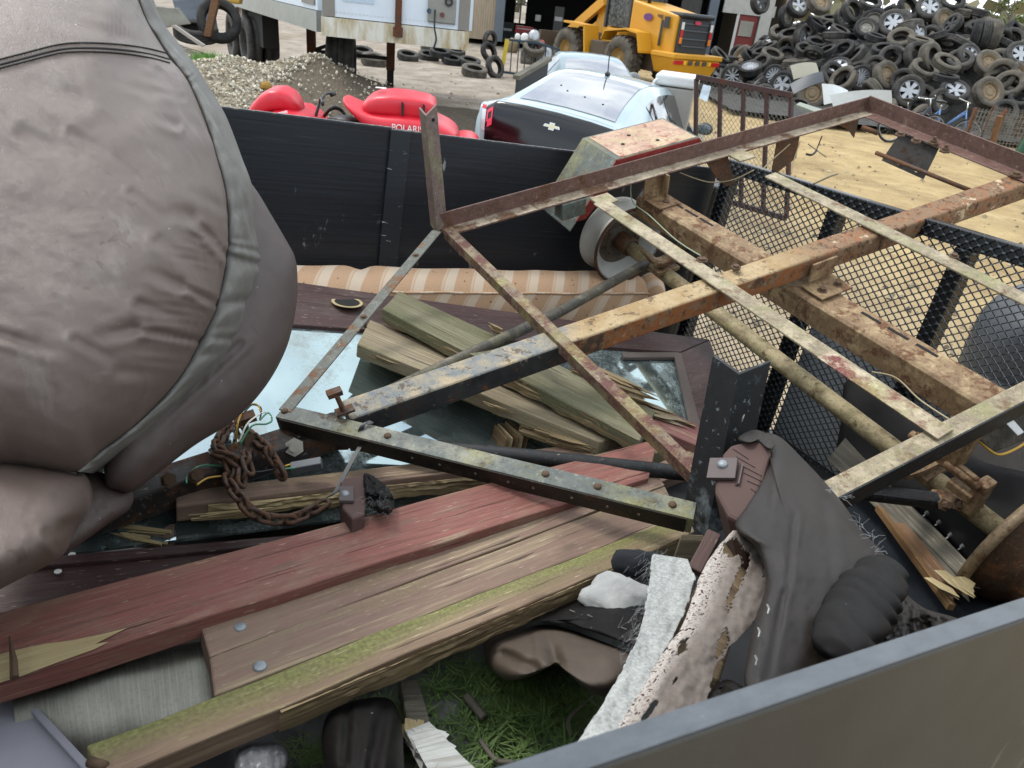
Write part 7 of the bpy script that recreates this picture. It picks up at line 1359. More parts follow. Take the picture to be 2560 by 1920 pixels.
for y in (.755, -.755):
    s_ = 1 if y > 0 else -1
    lb('side_vent', -1.25, -1.15, min(y, y + s_ * .01), max(y, y + s_ * .01), 1.25, 1.95, M_ldk, hood, 0); lb('model_plate', -1.5, -1.28, min(y, y + s_ * .012), max(y, y + s_ * .012), 1.75, 2.05, M_ldk, hood, 0)
    b = MB(); b.lathe([(.001, 0), (.2, 0), (.2, .012), (.001, .012)], (-.55, y, 1.98), (0, s_, 0), 20); b.v = [V((p.x, p.y, 1.98 + (p.z - 1.98) * .5)) for p in b.v]; b.build('purple_badge', plain('purple_badge', '5a2a6a', .4), hood)
    b = MB()
    for k in range(5): b.abox(-.98 - k * .05, -.955 - k * .05, min(y, y + s_ * .012), max(y, y + s_ * .012), 2.02 - k * .015, 2.08)
    b.build('hood_louvre', M_ldk, hood)
    # fenders and wheels
    b = MB(); prof = [(-.95, 1.05), (-.75, 1.55), (-.2, 1.62), (.75, 1.5), (.9, 1.25)]
    for (x0, z0), (x1, z1) in zip(prof, prof[1:]): b.slab([V((x0, y - s_ * .0, z0)), V((x1, y, z1)), V((x1, y + s_ * .55, z1)), V((x0, y + s_ * .55, z0))], .05, 1, 1, V((0, 0, -1)))
    b.build('rear_fender', M_mud if False else M_yel, ld)
    b = MB(); b.slab([V((1.75, y, 1.55)), V((2.9, y, 1.6)), V((2.9, y + s_ * .6, 1.6)), V((1.75, y + s_ * .6, 1.55))], .06, 1, 1, V((0, 0, -1))); b.slab([V((1.55, y, .75)), V((1.75, y, 1.55)), V((1.75, y + s_ * .6, 1.55)), V((1.55, y + s_ * .6, .75))], .06, 1, 1, V((1, 0, 0))); b.build('front_fender', M_yel, ld)
    lb('access_step', .55, 1.5, min(y, y + s_ * .45), max(y, y + s_ * .45), .5, 1.15, M_mud, ld, .03)
    for x, R in ((0, .7), (2.75, .7)):
        b = MB(); w_ = .5; yy = y + s_ * .3; b.lathe([(.36, -w_ / 2), (R * .88, -w_ / 2), (R * .97, -w_ * .4), (R * .97, w_ * .4), (R * .88, w_ / 2), (.36, w_ / 2), (.34, w_ * .3), (.34, -w_ * .3)], (x, yy, R), (0, 1, 0), 40, True); tw = b.build('wheel', R_brn, ld, smooth=True)
        b = MB()
        for k in range(22):
            for e_ in (-1, 1):
                a = 2 * math.pi * (k + .25 * e_) / 22; d = V((math.cos(a), 0, math.sin(a))); t_ = V((-d.z, 0, d.x)); c = V((x, yy + e_ * w_ * .22, R)) + d * (R * .985); b.box(c, d * .02, t_ * .055 + V((0, .02 * e_, 0)), V((0, w_ * .2, 0)) + t_ * .03 * e_)
        b.build('tread_lug', R_brn, tw, kind='stuff'); b = MB(); b.lathe([(.36, s_ * w_ * .42), (.3, s_ * w_ * .2), (.14, s_ * w_ * .2), (.12, s_ * w_ * .32), (.001, s_ * w_ * .32)], (x, yy, R), (0, 1, 0), 24); b.build('rim', plain('tan_loader_rim', '8a6d38', .8, 0, .2, 6), tw, smooth=True)
lb('rear_frame', -1.2, 1.0, -.6, .6, .5, 1.0, M_mud); lb('front_frame', 1.3, 3.4, -.5, .5, .5, 1.35, M_mud); lb('cab_base', .3, 1.6, -.7, .7, 1.1, 1.55, M_yel)
cabz = 3.2
for x in (.35, 1.5):
    for y in (-.68, .68): lb('cab_pillar', x - .05, x + .05, y - .05, y + .05, 1.55, cabz, M_ldk, ld, .01)
lb('cab_roof', .2, 1.7, -.8, .8, cabz, cabz + .15, M_yel); lb('cab_glass', .4, 1.45, .66, .68, 1.6, cabz, glass('cab_glass', '10161a', .05), ld, 0); lb('cab_glass', .4, 1.45, -.68, -.66, 1.6, cabz, glass('cab_glass', '10161a', .05), ld, 0); lb('seat', .7, 1.1, -.25, .25, 1.5, 2.3, M_ldk)
b = MB(); b.hexa([V(p) for p in ((1.6, -.35, 1.2), (2.5, -.35, 1.3), (2.5, .35, 1.3), (1.6, .35, 1.2), (1.75, -.3, 2.4), (2.3, -.3, 2.5), (2.3, .3, 2.5), (1.75, .3, 2.4))]); b.build('lift_tower', M_yel, ld, bevel=.04)
for y in (-.45, .45): b = MB(); b.bar((2.0, y, 2.3), (4.4, y, .8), .14, .3); b.build('lift_arm', M_yel, ld)
b = MB(); b.prism([V((4.3, -1.3, .1)), V((5.2, -1.3, .1)), V((5.3, -1.3, .3)), V((4.5, -1.3, .5)), V((4.35, -1.3, 1.2)), V((4.2, -1.3, 1.2))], (0, 2.6, 0)); b.build('bucket', M_mud, ld)
b = MB(); b.tube([(-.2, .5, 2.35), (-.2, .5, 2.9)], .06, 10); b.build('exhaust', M_ldk, ld, smooth=True)
r1, r2 = pZ(1549, 189, 0), pZ(1427, 163, 0); lf = (r2 - r1); lf.normalize(); left = V((-lf.y, lf.x, 0)); o_ = r1 - left * 1.05; place(ld, (o_.x, o_.y, -.25), lf); ld.scale = (1, 1, 1)
# ---------------------------------------------------------------- red quad bike
qb = thing('quad_bike', 'bright red quad bike with white lettering just behind the trailer wall', 'quad bike'); M_qr = plain('glossy_red_plastic', 'c01a2c', .38, 0, .08, 4, .05); M_qw = plain('white_letter', 'e0d8d8', .5)
def blob(name, secs, m, parent, n=20, sub=1, closed_=True):    # loft of elliptical sections (x, y, z, ry, rz, power)
    b = MB(); vs, fs = [], []
    for x, y, z, ry, rz, p in secs:
        for k in range(n):
            a = 2 * math.pi * k / n; c, s_ = math.cos(a), math.sin(a); vs.append(V((x, y + ry * math.copysign(abs(c) ** p, c), z + rz * math.copysign(abs(s_) ** p, s_))))
    for i in range(len(secs) - 1):
        for k in range(n): fs.append((i * n + k, i * n + (k + 1) % n, (i + 1) * n + (k + 1) % n, (i + 1) * n + k))
    fs += [tuple(range(n)), tuple(range(len(secs) * n - n, len(secs) * n))]; b.add(vs, fs); return b.build(name, m, parent, smooth=True, sub=sub)
rb = blob('rear_body', [(-1.2, 0, .9, .44, .05, .6), (-1.08, 0, .93, .5, .10, .6), (-.7, 0, .98, .54, .14, .55), (-.3, 0, .97, .54, .14, .55), (.0, 0, .99, .46, .1, .6), (.25, 0, 1.08, .38, .05, .7), (.42, 0, 1.17, .3, .025, .7)], M_qr, qb)
blob('cargo_lid', [(-.86, 0, 1.13, .34, .06, .35), (-.83, 0, 1.15, .40, .11, .35), (-.2, 0, 1.18, .42, .11, .4), (.06, 0, 1.14, .38, .09, .5), (.16, 0, 1.08, .28, .04, .6)], M_qr, qb)
for x in (-.7, -.42): b = MB(); b.box((x, .43, 1.16), (.015, 0, .01), (0, .01, 0), (0, 0, .06)); b.build('lid_latch', M_trim, qb)
b = MB(); b.box((-.1, .1, 1.296), (.07, 0, 0), (0, .05, 0), (0, 0, .001)); b.build('white_decal', M_qw, qb)
blob('tail_fender', [(-1.5, 0, .84, .36, .02, .6), (-1.42, 0, .88, .44, .06, .6), (-1.1, 0, .86, .48, .06, .6)], M_qr, qb)
fb = blob('front_cowl', [(.6, 0, .80, .36, .04, .6), (.75, 0, .86, .44, .10, .6), (1.1, 0, .92, .48, .16, .55), (1.45, 0, .86, .44, .12, .6), (1.7, 0, .74, .34, .04, .6)], M_qr, qb)
for y in (.44, -.44): blob('front_fender', [(.62, y, .76, .1, .04, .7), (.8, y, .9, .16, .08, .7), (1.1, y, .98, .18, .09, .7), (1.35, y, .84, .13, .05, .7)], M_qr, qb)
for y in (.2, -.2): b = MB(); b.ball((1.36, y, .86), .08, .5, 1, .7, 12, 8); b.build('headlamp', M_lampc, qb, smooth=True)
blob('pod_cover', [(.95, 0, 1.0, .14, .03, .6), (1.05, 0, 1.1, .26, .1, .6), (1.35, 0, 1.12, .3, .12, .5), (1.6, 0, .98, .24, .08, .6), (1.75, 0, .86, .12, .03, .6)], M_qr, qb)
blob('fuel_cover', [(.1, 0, .86, .14, .06, .7), (.3, 0, .92, .17, .09, .7), (.6, 0, .92, .15, .07, .7)], plain('black_seat_vinyl', '141414', .5), qb)
b = MB(); b.tube(bez([(.62, -.42, 1.14), (.68, -.2, 1.16), (.74, 0, 1.1), (.68, .2, 1.16), (.62, .42, 1.14)], 6), .014, 8); b.tube([(.86, 0, .8), (.74, 0, 1.1)], .02, 8); hb_ = b.build('handlebar', plain('black_metal', '17181a', .4), qb, smooth=True)
for y in (-.4, .4): b = MB(); b.tube([(.64, y * .8, 1.14), (.61, y * 1.12, 1.14)], .022, 10); b.build('grip', M_trim, hb_, smooth=True)
b = MB(); b.tube(bez([(.4, -.3, .9), (.5, -.32, 1.0), (.62, -.25, 1.02), (.75, -.3, .92)], 6), .022, 8); b.build('cable_loom', M_trim, qb, smooth=True)
b = MB(); b.tube([(.5, -.2, .95), (.55, -.34, .9), (.7, -.36, .88)], .03, 8); b.build('intake_hose', plain('grey_rubber_hose', '3a3c3d', .6), qb, smooth=True)
for x0_, x1_, z0_, z1_ in ((-1.05, .1, .755, .79), (.7, 1.6, .79, .82)):
    for y in (.535, -.535): b = MB(); b.tube(bez([(x0_, y * .93, z0_), ((x0_ + x1_) / 2, y * 1.0, z0_ - .02), (x1_, y * .8, z1_)], 6), .012, 6); b.build('seam_gap', M_trim, qb, smooth=True)
b = MB(); b.box((1.2, .40, .98), (.13, 0, -.03), (0, .004, 0), (.01, 0, .035)); b.build('white_decal', M_qw, qb)
for y in (.5, -.5): b = MB(); b.tube([(-.95, y * .8, .62), (.3, y * .75, .55), (.8, y * .8, .6)], .02, 8); b.build('nerf_bar', plain('black_metal', '17181a', .4), qb, smooth=True)
blob('engine_block', [(-.1, 0, .45, .2, .12, .5), (.2, 0, .5, .24, .18, .5), (.5, 0, .5, .2, .14, .5)], plain('grey_engine', '4a4a4a', .5, .4), qb)
wheels(qb, ((-.65, .42), (-.65, -.42), (.95, .42), (.95, -.42)), .3, .22)
text('lettering', 'POLARIS', .085, (-.5, .549, 1.0), (-1, 0, 0), (0, 0, 1), M_qw, qb, .004, 1.3)
qa = pY(1090, 330, 4.55); qf = V((-.965, .26, 0)).normalized(); qa = pY(935, 300, 6.5); qf = V((-.97, -.12, 0)).normalized(); place(qb, (qa.x, qa.y, -.08), qf); qb.matrix_world = qb.matrix_world @ Matrix.Diagonal((.62, .75, .86, 1))
# ---------------------------------------------------------------- far rusty ramp gate, freezer, bin, bicycles, cages, cylinders
rg = thing('ramp_gate', 'rusty brown steel ramp gate with fine mesh standing in the yard', 'gate', pY(1860, 300, 8.0)); TLp, TRp = pY(1742, 192, 8.4), pY(1980, 238, 7.7); dwn = V((.16, -.25, -1.0)).normalized()
S_rg = steel('brown_ramp_paint', '3a2420', '5a3626', '1d1412', None, .4, sc=8); HG = 1.18
for i, k in enumerate((0, .27, .52, .76, 1)):
    p = TLp.lerp(TRp, k); b = MB(); b.bar(p - V((0, 0, .02)), p + dwn * HG, .035, .035); b.build('upright', S_rg, rg)
b = MB(); b.bar(TLp, TRp, .05, .05); b.build('top_rail', S_rg, rg); b = MB(); b.bar(TLp + dwn * HG, TRp + dwn * HG, .05, .05); b.build('bottom_rail', S_rg, rg)
b = MB(); ac = (TRp - TLp); LA = ac.length; acn = ac.normalized(); pw, ph = .05, .032; nA, nH = int(LA / pw), int(HG / ph); 
for sg in (1, -1):
    for i in range(-int(HG / ph * 1) - 2, nA + int(HG / ph) + 2):
        a0 = i * pw; a1 = a0 + sg * HG * pw / ph * .5; lo, hi = 0., 1.; d = a1 - a0
        u0, u1 = (0 - a0) / d, (LA - a0) / d; u0, u1 = min(u0, u1), max(u0, u1); lo, hi = max(lo, u0), min(hi, u1)
        if hi - lo > .01: b.bar(TLp + acn * (a0 + d * lo) + dwn * HG * lo, TLp + acn * (a0 + d * hi) + dwn * HG * hi, .0032, .0032)
b.build('fine_mesh', plain('grey_mesh', '6d6a60', .6, .3), rg, recalc=False)
p = pY(1820, 225, 8.0); b = MB(); b.slab([pY(1758, 212, 8.02), pY(1778, 216, 8.0), pY(1768, 255, 7.95), pY(1748, 245, 7.97)], .004, 3, 3, V((0, 1, 0)), .004, .01); b.build('paper_tag', plain('pale_blue_paper', 'b4c2cc', .7, 0, .3, 20), rg)
p = pZ(1700, 330, 0); fz = thing('chest_freezer', 'white dented chest freezer beside the silver car', 'freezer', p); P0 = pY(1700, 215, 8.8); b = MB(); b.box((P0.x, P0.y + .2, P0.z / 2 - .02), (.2, -.05, 0), (.06, .28, 0), (0, 0, P0.z / 2)); b.build('cabinet', plain('grey_white_enamel', '8f8d88', .5, 0, .15, 6), fz, bevel=.02); b = MB(); b.box((P0.x, P0.y + .2, P0.z + .05), (.23, -.06, 0), (.065, .3, 0), (0, 0, .06)); b.build('lid', plain('white_enamel', 'c4c6c6', .35), fz, bevel=.03, seg=3); b = MB(); b.tube(bez([V((P0.x - .24, P0.y - .02, P0.z + .06)), V((P0.x - .3, P0.y - .05, P0.z + .02)), V((P0.x - .3, P0.y - .03, P0.z - .06)), V((P0.x - .22, P0.y, P0.z - .06))], 5), .018, 8); b.build('handle', plain('white_enamel', 'c4c6c6', .35), fz, smooth=True)
tp_ = T(S_END + .2, T_FAR - .02, -.62); bn = thing('black_bin', 'black plastic bin outside the trailer corner behind the axle', 'bin', T(S_END + .25, T_FAR - .1, H_FLR)); q0 = [T(S_END + .02, T_FAR + .34, -.36), T(S_END + .15, T_FAR + .34, -.36), T(S_END + .15, T_FAR + .02, -.37), T(S_END + .02, T_FAR + .02, -.37)]; cb_ = cen(q0) - TN * .7; b = MB(); b.hexa([cb_ + (p - cen(q0)) * .8 for p in q0] + q0); b.build('bin_body', plain('black_bin_plastic', '0f1114', .45, 0, .2, 8), bn, bevel=.02); b = MB(); b.slab([p + (p - cen(q0)) * .06 + TN * .012 for p in q0], .03); b.build('bin_rim', plain('black_bin_plastic', '0f1114', .45, 0, .2, 8), bn, bevel=.008)
# bicycles
def bicycle(label, loc, f, frame_m, R=.33, lean=.15):
    root = thing('bicycle', label, 'bicycle'); mk = plain('black_metal', '17181a', .4); sp_m = plain('grey_spoke', '8d8d8a', .4, .6)
    for x in (0, 1.05):
        c = V((x, 0, R)); b = MB(); b.tube([c + V((math.cos(2 * math.pi * k / 28) * R, 0, math.sin(2 * math.pi * k / 28) * R)) for k in range(29)], .022, 8, False); t = b.build('tyre', R_blk, root, smooth=True); b = MB(); b.tube([c + V((math.cos(2 * math.pi * k / 28) * (R - .03), 0, math.sin(2 * math.pi * k / 28) * (R - .03))) for k in range(29)], .012, 6, False)
        for k in range(12): a = math.pi * 2 * k / 12; b.tube([c, c + V((math.cos(a) * (R - .03), 0, math.sin(a) * (R - .03)))], .002, 3, False)
        b.disc(c - V((0, .03, 0)), (0, 1, 0), .03, .06, 10); b.build('rim', sp_m, t)
    h, s_, bb_, rr2, ff = V((.86, 0, .82)), V((.3, 0, .78)), V((.42, 0, .3)), V((0, 0, R)), V((1.05, 0, R))
    b = MB()
    for p, q in ((h, bb_), (s_, bb_), (rr2, bb_), (rr2, s_ - V((0, 0, .06)))): b.tube([p, q], .02, 8)
    b.tube(bez([h - V((0, 0, .06)), V((.6, 0, .5)), bb_ + V((.02, 0, .12))], 5), .02, 8); b.tube([h, ff], .016, 8); b.build('frame', frame_m, root, smooth=True)
    b = MB(); b.tube([h, h + V((-.03, 0, .16))], .014, 8); b.tube(bez([h + V((-.15, -.28, .2)), h + V((-.02, -.1, .17)), h + V((-.02, .1, .17)), h + V((-.15, .28, .2))], 5), .012, 8); b.build('handlebar', M_chr, root, smooth=True)
    b = MB(); b.tube([s_, s_ + V((-.02, 0, .12))], .013, 8); b.build('seat_post', M_chr, root, smooth=True); b = MB(); b.ball(s_ + V((-.04, 0, .14)), .13, 1, .6, .28, 12, 8); b.build('saddle', mk, root, smooth=True)
    b = MB(); b.disc(bb_ - V((0, .045, 0)), (0, 1, 0), .09, .008, 18); b.tube([bb_ - V((0, .05, 0)), bb_ + V((.12, -.06, -.1))], .01, 6); b.box(bb_ + V((.12, -.1, -.1)), (.04, 0, 0), (0, .04, 0), (0, 0, .01)); b.build('crank', mk, root)
    f = V(f).normalized(); l = V((-f.y, f.x, 0)); u = (V((0, 0, 1)) + l * lean).normalized(); l = u.cross(f)
    root.matrix_world = Matrix(((f.x, l.x, u.x, loc[0]), (f.y, l.y, u.y, loc[1]), (f.z, l.z, u.z, loc[2]), (0, 0, 0, 1))); return root
M_bb = plain('blue_bike_paint', '4a6c9a', .4, .1); w0 = pZ(2283, 352, -.2); w1 = pZ(2445, 385, -.2); bicycle('light blue bicycle leaning in front of the tire heap', (w0.x, w0.y, -.2), (w1 - w0), M_bb)
w0 = pZ(2250, 343, 0) + V((.1, .7, 0)); bicycle('dark grey bicycle behind the light blue one', (w0.x, w0.y, -.2), (1, .2, 0), plain('dark_bike_paint', '2a2d33', .4), lean=.2)
# rusty wire cage crates
def cage(label, c, sx, sy, sz, rot):
    root = thing('wire_cage', label, 'cage'); m_ = steel('rust_cage', '5a4030', '7a5236', '33261e', None, .5, sc=8)
    for x in (-1, 1):
        for y in (-1, 1): b = MB(); b.bar((x * sx / 2, y * sy / 2, 0), (x * sx / 2, y * sy / 2, sz), .06, .06); b.build('post', m_, root)
    b = MB(); n = 9
    for y in (-1, 1):
        for k in range(n): b.bar((-sx / 2 + sx * k / (n - 1), y * sy / 2, .05), (-sx / 2 + sx * k / (n - 1), y * sy / 2, sz), .008, .008); b.bar((-sx / 2, y * sy / 2, .05 + sz * k / n), (sx / 2, y * sy / 2, .05 + sz * k / n), .008, .008)
    for x in (-1, 1):
        for k in range(n): b.bar((x * sx / 2, -sy / 2 + sy * k / (n - 1), .05), (x * sx / 2, -sy / 2 + sy * k / (n - 1), sz), .008, .008); b.bar((x * sx / 2, -sy / 2, .05 + sz * k / n), (x * sx / 2, sy / 2, .05 + sz * k / n), .008, .008)
    b.build('wire_mesh', plain('grey_wire', '6a665e', .6, .4), root, recalc=False); b = MB(); b.abox(-sx / 2, sx / 2, -sy / 2, sy / 2, .04, .08); b.build('base', m_, root)
    root.location = c; root.rotation_euler = (0, 0, rot); return root
c = pZ(2465, 395, -.2); cage('rusty wire cage with wooden corner beside the blue bicycle', (c.x, c.y, -.2), .8, .7, .95, .3); c = pZ(2530, 370, -.2); cage('rusty wire cage stacked behind the green gas cylinders', (c.x + .1, c.y + .6, -.2), .8, .7, .85, -.1)
p0, p1 = pZ(2470, 400, 0), pY(2500, 290, pZ(2470, 400, 0).y - .1); b = MB(); b.bar(p0, p1, .1, .05); root = thing('wooden_stake', 'brown wooden board propped against the wire cage', 'board', p0); b.build('board', wood('brown_stake', '6a4a30', '7d5c40', None, .5), root)
for i, (px, lb_) in enumerate(((2528, 'dark green gas cylinder leaning at the frame edge'), (2552, 'bright green gas cylinder in front of the darker one'))):
    p = pZ(px, 425 + i * 18, -.2); root = thing('gas_cylinder', lb_, 'gas cylinder', p); m_ = plain('green_cylinder%d' % i, ('1f4a33', '2f7a34')[i], .4, 0, .1, 6); ax = V((.18, 0, 1)).normalized(); b = MB(); b.lathe([(.001, 0), (.11, 0), (.115, .02), (.115, 1.05), (.09, 1.15), (.04, 1.2), (.001, 1.21)], p, ax, 24); b.build('tank', m_, root, smooth=True); b = MB(); b.lathe([(.03, 1.2), (.035, 1.3), (.001, 1.31)], p, ax, 12); b.build('valve', M_chr, root, smooth=True)
# loose car parts at the foot of the heap
def partslab(nm, lb_, cat, px4, ds, m_, th, curve=.06, nu=14, nv=6):
    P_ = [pD(x, y, d) for (x, y), d in zip(px4, ds)]; root = thing(nm, lb_, cat, cen(P_)); b = MB(); up_ = V((0, -.4, 1)).normalized(); b.sheet(lambda a, c: P_[0].lerp(P_[1], a).lerp(P_[3].lerp(P_[2], a), c) + up_ * curve * math.sin(math.pi * a) * (1 - .3 * c) - V((0, 0, 1)) * curve * .8 * c * c, nu, nv, th); b.build('panel', m_, root, smooth=True); return root
partslab('car_bumper', 'white crumpled car bumper at the foot of the tire heap', 'bumper', [(2075, 238), (2228, 226), (2232, 255), (2085, 262)], (19.5, 19, 19, 19.4), plain('white_bumper', 'b4babc', .35), .02, .06)
partslab('car_fender', 'white broken car fender behind the spare wheel', 'fender', [(2055, 210), (2120, 228), (2112, 255), (2062, 258)], (20, 19.8, 19.6, 19.8), plain('white_bumper', 'b4babc', .35), .02, .05)
partslab('bumper_cover', 'dark grey plastic bumper cover lying on the tires', 'bumper', [(1975, 212), (2055, 180), (2062, 200), (1985, 232)], (20.5, 20.6, 20.4, 20.2), plain('dark_bumper', '33383e', .5), .02, .06)
partslab('plastic_sheet', 'pale rumpled plastic sheet among the low tires', 'plastic', [(1975, 165), (2040, 158), (2050, 185), (1985, 195)], (21.2, 21.4, 21.2, 21), plain('pale_tan_sheet', '8d8a7c', .7), .01, .05)
partslab('steel_plate', 'olive green steel plate sticking up beyond the frame corner', 'plate', [(2000, 262), (2085, 290), (2072, 300), (1990, 268)], (6.4, 5.6, 5.5, 6.3), plain('olive_plate', '6d7464', .5), .02, .0)
root = thing('spray_bottle', 'small white spray can on the ground before the bicycle', 'bottle', pZ(2243, 300, .0)); p = pY(2243, 290, 15.2); b = MB(); b.lathe([(.001, -.12), (.07, -.12), (.07, .1), (.03, .13), (.03, .17), (.001, .17)], p, (0, 0, 1), 16); b.build('can', plain('cream_can', 'b4b0a0', .5), root, smooth=True)
# grey hatchback seen through the tailgate at the right edge
sc_ = thing('grey_bumper', 'grey and black car front seen through the tailgate mesh', 'car part'); P0 = pD(2640, 760, 4.2); blob('bumper_shell', [(-.5, 0, .42, .1, .2, .6), (-.35, 0, .5, .3, .3, .6), (0, 0, .52, .42, .34, .55), (.5, 0, .54, .5, .36, .55), (.9, 0, .54, .5, .36, .55)], plain('dark_grey_metallic', '33363a', .45, .1, .15, 4), sc_); blob('lower_grille', [(-.52, -.1, .3, .1, .08, .6), (-.4, -.1, .3, .3, .1, .6), (-.1, -.3, .3, .3, .1, .6)], M_trim, sc_); sc_.location = (P0.x + .35, P0.y + .2, 0); b = MB(); b.ball((0, 0, 0), .16, .5, 1, .5, 14, 8); o = b.build('lamp', M_lampc, sc_, smooth=True); o.location = (-.4, -.18, .66)
# blue rack with yellow strap and drums by the shed corner
rk = thing('steel_rack', 'dark blue barred steel rack with a yellow strap by the shed', 'rack', pZ(1300, 170, 0)); rY = 22.5; M_rk = plain('dark_blue_rack', '1f3340', .5)
def rp(px, py): return pY(px, py, rY)
b = MB(); b.bar(rp(1262, 98), rp(1345, 108), .06, .06); b.bar(rp(1345, 108), rp(1400, 125), .06, .06); b.build('top_bar', M_rk, rk); b = MB(); b.bar(rp(1258, 180), rp(1330, 190), .06, .06); b.build('base_bar', M_rk, rk)
for k in range(8): b = MB(); x = 1264 + k * 17; b.bar(rp(x, 99 + k * 1.8), rp(x - 6, 182 + k), .05 if k in (0, 7) else .03, .03); b.build('upright', M_rk, rk)
b = MB(); b.slab([pY(1263, 98, rY - .1), pY(1273, 99, rY - .1), pY(1258, 182, rY - .1), pY(1248, 184, rY - .1)], .02, 4, 1, V((0, 1, 0)), .01, .03); b.build('yellow_strap', plain('yellow_strap', 'b9a22e', .6), rk)
for px, py, m_, nm, lb_, r_ in ((1312, 97, plain('white_jug', 'c0c0ba', .5), 'plastic_ball', 'white round jug on the blue rack', .13), (1335, 92, M_alloy, 'metal_pot', 'shiny metal pot with lid on the blue rack', .16), (1294, 92, plain('white_jug', 'c0c0ba', .5), 'bottle', 'thin white bottle on the blue rack', .08), (1352, 112, M_red, 'red_jug', 'red plastic jug behind the blue rack', .12), (1280, 115, plain('tan_box', '8a7a5c', .8), 'carton', 'tan carton inside the blue rack', .18), (1320, 140, M_steelw, 'scrap_motor', 'grey motor lying inside the blue rack', .22), (1360, 140, M_alloy, 'metal_drum', 'pale metal drum inside the blue rack', .25)):
    p = pY(px, py, rY + .3); b = MB(); b.lathe([(.001, -r_), (r_ * .9, -r_), (r_, -r_ * .6), (r_, r_ * .5), (r_ * .6, r_), (r_ * .25, r_ * 1.15), (.001, r_ * 1.2)], p, (0, .1, 1), 14); root = thing(nm, lb_, nm.split('_')[-1], p); b.build('body', m_, root, smooth=True); b = MB(); b.lathe([(.001, r_ * 1.2), (r_ * .3, r_ * 1.2), (r_ * .3, r_ * 1.35), (.001, r_ * 1.35)], p, (0, .1, 1), 10); b.build('cap', M_trim, root)
put_tyre('c', pY(1335, 120, rY), (.1, -.5, .85), 0, 'perched on the blue rack', 'tires in a row by the shed', .9)
# ---------------------------------------------------------------- brush, trees and a distant tree line
def leafmat(name, c1, c2): m = Mat(name); r_ = m.n('ShaderNodeNewGeometry').outputs['Random Per Island']; return m.done(m.mix(r_, c1, c2), .8, Subsurface_Weight=0.0)
M_bark = plain('grey_bark', '5d5347', .9, 0, .2, 20, .4, .01); M_twig = plain('tan_dry_stem', '8d7d5c', .9)
def bare_tree(label, base, H, seed, leaf=None, nb=26, tan=False):
    rnd = random.Random(seed); root = thing('bare_tree' if not leaf else 'young_tree', label, 'tree', base); tr_ = MB(); br_ = MB(); lv = MB(); top = base + V((rnd.gauss(0, .2), 0, H)); tr_.tube([base - V((0, 0, .1)), base.lerp(top, .5) + V((rnd.gauss(0, .1), 0, 0)), top], .05, 7, True, [.07, .04, .012])
    for k in range(nb):
        t_ = rnd.uniform(.25, 1); p = base.lerp(top, t_); a = rnd.uniform(0, 6.28); L_ = H * .34 * (1.15 - t_) + .25; d = V((math.cos(a), math.sin(a), rnd.uniform(.5, 1.4))).normalized(); q = p + d * L_; br_.tube([p, p.lerp(q, .5) + V((0, 0, .05)), q], .012, 4, False, [.016, .01, .004])
        for j in range(5):
            s_ = p.lerp(q, rnd.uniform(.3, 1)); e = s_ + V((rnd.gauss(0, .3), rnd.gauss(0, .3), rnd.uniform(.05, .4))) * L_ * .5; br_.tube([s_, e], .005, 3, False)
            if leaf:
                for m_ in range(9):
                    c = s_.lerp(e, rnd.uniform(.2, 1.2)) + V((rnd.gauss(0, .06), rnd.gauss(0, .06), rnd.gauss(0, .06))); u = V((rnd.gauss(0, 1), rnd.gauss(0, 1), rnd.gauss(0, 1))).normalized() * .05; w_ = u.cross(V((rnd.random(), rnd.random(), rnd.random()))).normalized() * .035; lv.add([c - u, c + w_, c + u, c - w_], [(0, 1, 2, 3)])
    tr_.build('trunk', M_bark, root, smooth=True); br_.build('branches', M_twig if tan else M_bark, root, recalc=False)
    if leaf: lv.build('crown', leaf, root, recalc=False)
LG_ = leafmat('spring_leaves', '4a5c2c', '7d8a4c'); LD = leafmat('dry_tan_leaves', '6d6038', '9a8a5c')
tl = [(2515, 120, 30, 4.2, 'leafy young tree rising above the tan brush', LG_), (2470, 90, 38, 4.6, 'thin bare tree between the heap and the leafy tree', None), (2400, 60, 42, 4.8, 'spindly bare tree behind the top of the heap', None), (2340, 40, 44, 4.6, 'slender leafless sapling over the heap skyline', None), (2210, 20, 46, 5.2, 'bare twiggy tree above the middle of the heap', None), (2560, 150, 33, 3.6, 'shorter budding tree at the right edge', LG_), (2270, 25, 48, 4.6, 'faint leafless tree behind the heap crest', None), (2620, 180, 36, 5.0, 'tall budding tree past the right edge', LG_)]
for i, (px, py, Y, H, lb_, lf) in enumerate(tl): p = pY(px, py, Y); bare_tree(lb_, V((p.x, p.y, 0)), H, 40 + i, lf)
b = MB(); rnd = random.Random(77); lv = MB()
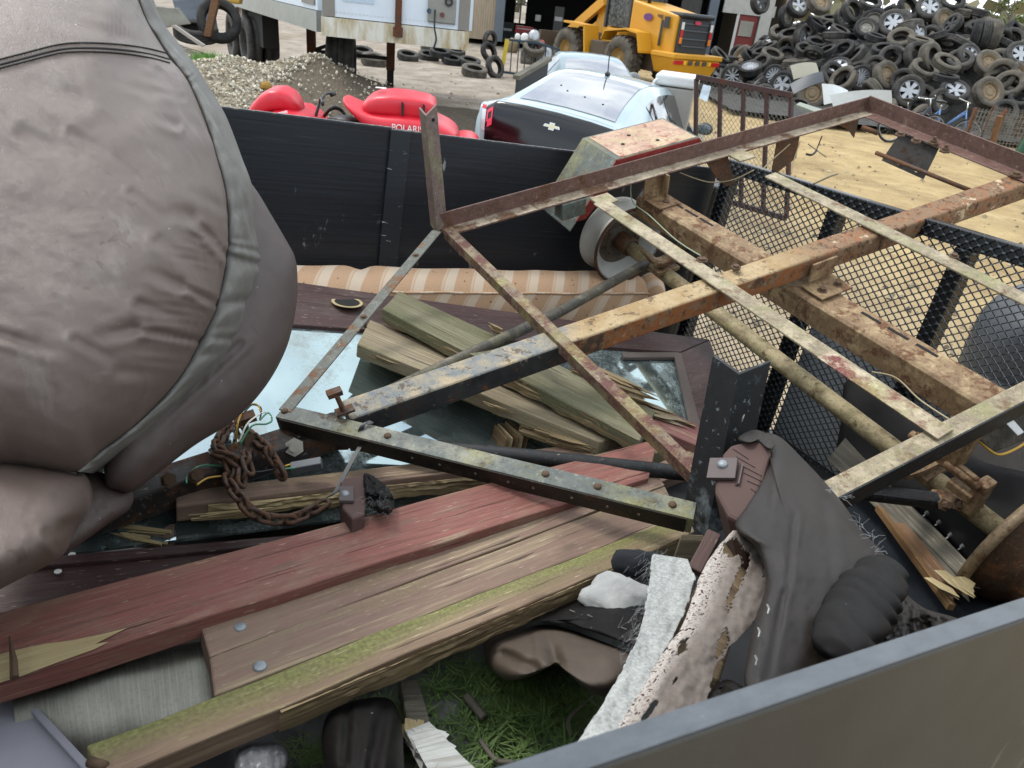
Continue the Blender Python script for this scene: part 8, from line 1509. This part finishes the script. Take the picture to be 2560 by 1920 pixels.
for k in range(5200):
    Y = rnd.uniform(24, 46); X = 17.2 + (Y - 24) * .35 + abs(rnd.gauss(0, 3.2)); hh = rnd.uniform(.8, 2.0) * (1.25 if Y > 32 else .9); p = V((X, Y, -.1)); q = p + V((rnd.gauss(0, .25), rnd.gauss(0, .2), hh)); s_ = V((.008, 0, 0)); b.add([p - s_, p + s_, q], [(0, 1, 2)]); 
    for j in range(3): c = p.lerp(q, rnd.uniform(.4, 1)); e = c + V((rnd.gauss(0, .16), rnd.gauss(0, .1), rnd.uniform(.05, .3))); b.add([c - s_ * .6, c + s_ * .6, e], [(0, 1, 2)])
b.build('brush', leafmat('tan_brush', '6d6144', 'a3956c'), kind='stuff', label='tan dry brush and weeds to the right of the tire heap', cat='brush', recalc=False)
b = MB(); vs = []; rnd = random.Random(5)
for k in range(9000):
    a = rnd.uniform(-2.9, 2.9); R = rnd.uniform(95, 150); c = V((math.sin(a) * R, math.cos(a) * R, rnd.uniform(0, 1) ** .7 * (6 + 3 * nz((a * 7, 0, 0), 1)))); 
    if -.38 < a < -.0: c.z *= 1.0
    s_ = rnd.uniform(.5, 1.3); u = V((rnd.gauss(0, 1), rnd.gauss(0, 1), rnd.gauss(0, 1))).normalized() * s_; w_ = V((rnd.gauss(0, 1), rnd.gauss(0, 1), rnd.gauss(0, 1))).normalized() * s_; b.add([c - u, c + w_, c + u, c - w_], [(0, 1, 2, 3)])
b.build('distant_woods', leafmat('far_wood_leaves', '4d4a38', '6d6a50'), kind='stuff', label='low grey brown line of woods on the horizon', cat='woods', recalc=False)

# tell look-alike tires apart by their order along the heap
byl = {}
for o in COL.objects:
    if o.parent is None and o.get('group', '').startswith('tires'): byl.setdefault(o['label'], []).append(o)
for l_, os_ in byl.items():
    if len(os_) >= 2:
        os_.sort(key=lambda o: (o.location - CAM).dot(RT) / (o.location - CAM).dot(FWD))
        for o, w_ in zip(os_, ('leftmost', 'rightmost') if len(os_) == 2 else ('leftmost', 'middle', 'rightmost') if len(os_) == 3 else tuple(x + ' from left' for x in ('first', 'second', 'third', 'fourth', 'fifth', 'sixth', 'seventh', 'eighth', 'ninth', 'tenth', 'eleventh', 'twelfth'))): o['label'] = w_ + ' ' + l_
for o in COL.objects:
    while len(str(o.get('label', '')).split()) > 16 and ' the ' in o['label']: o['label'] = o['label'].replace(' the ', ' ', 1)
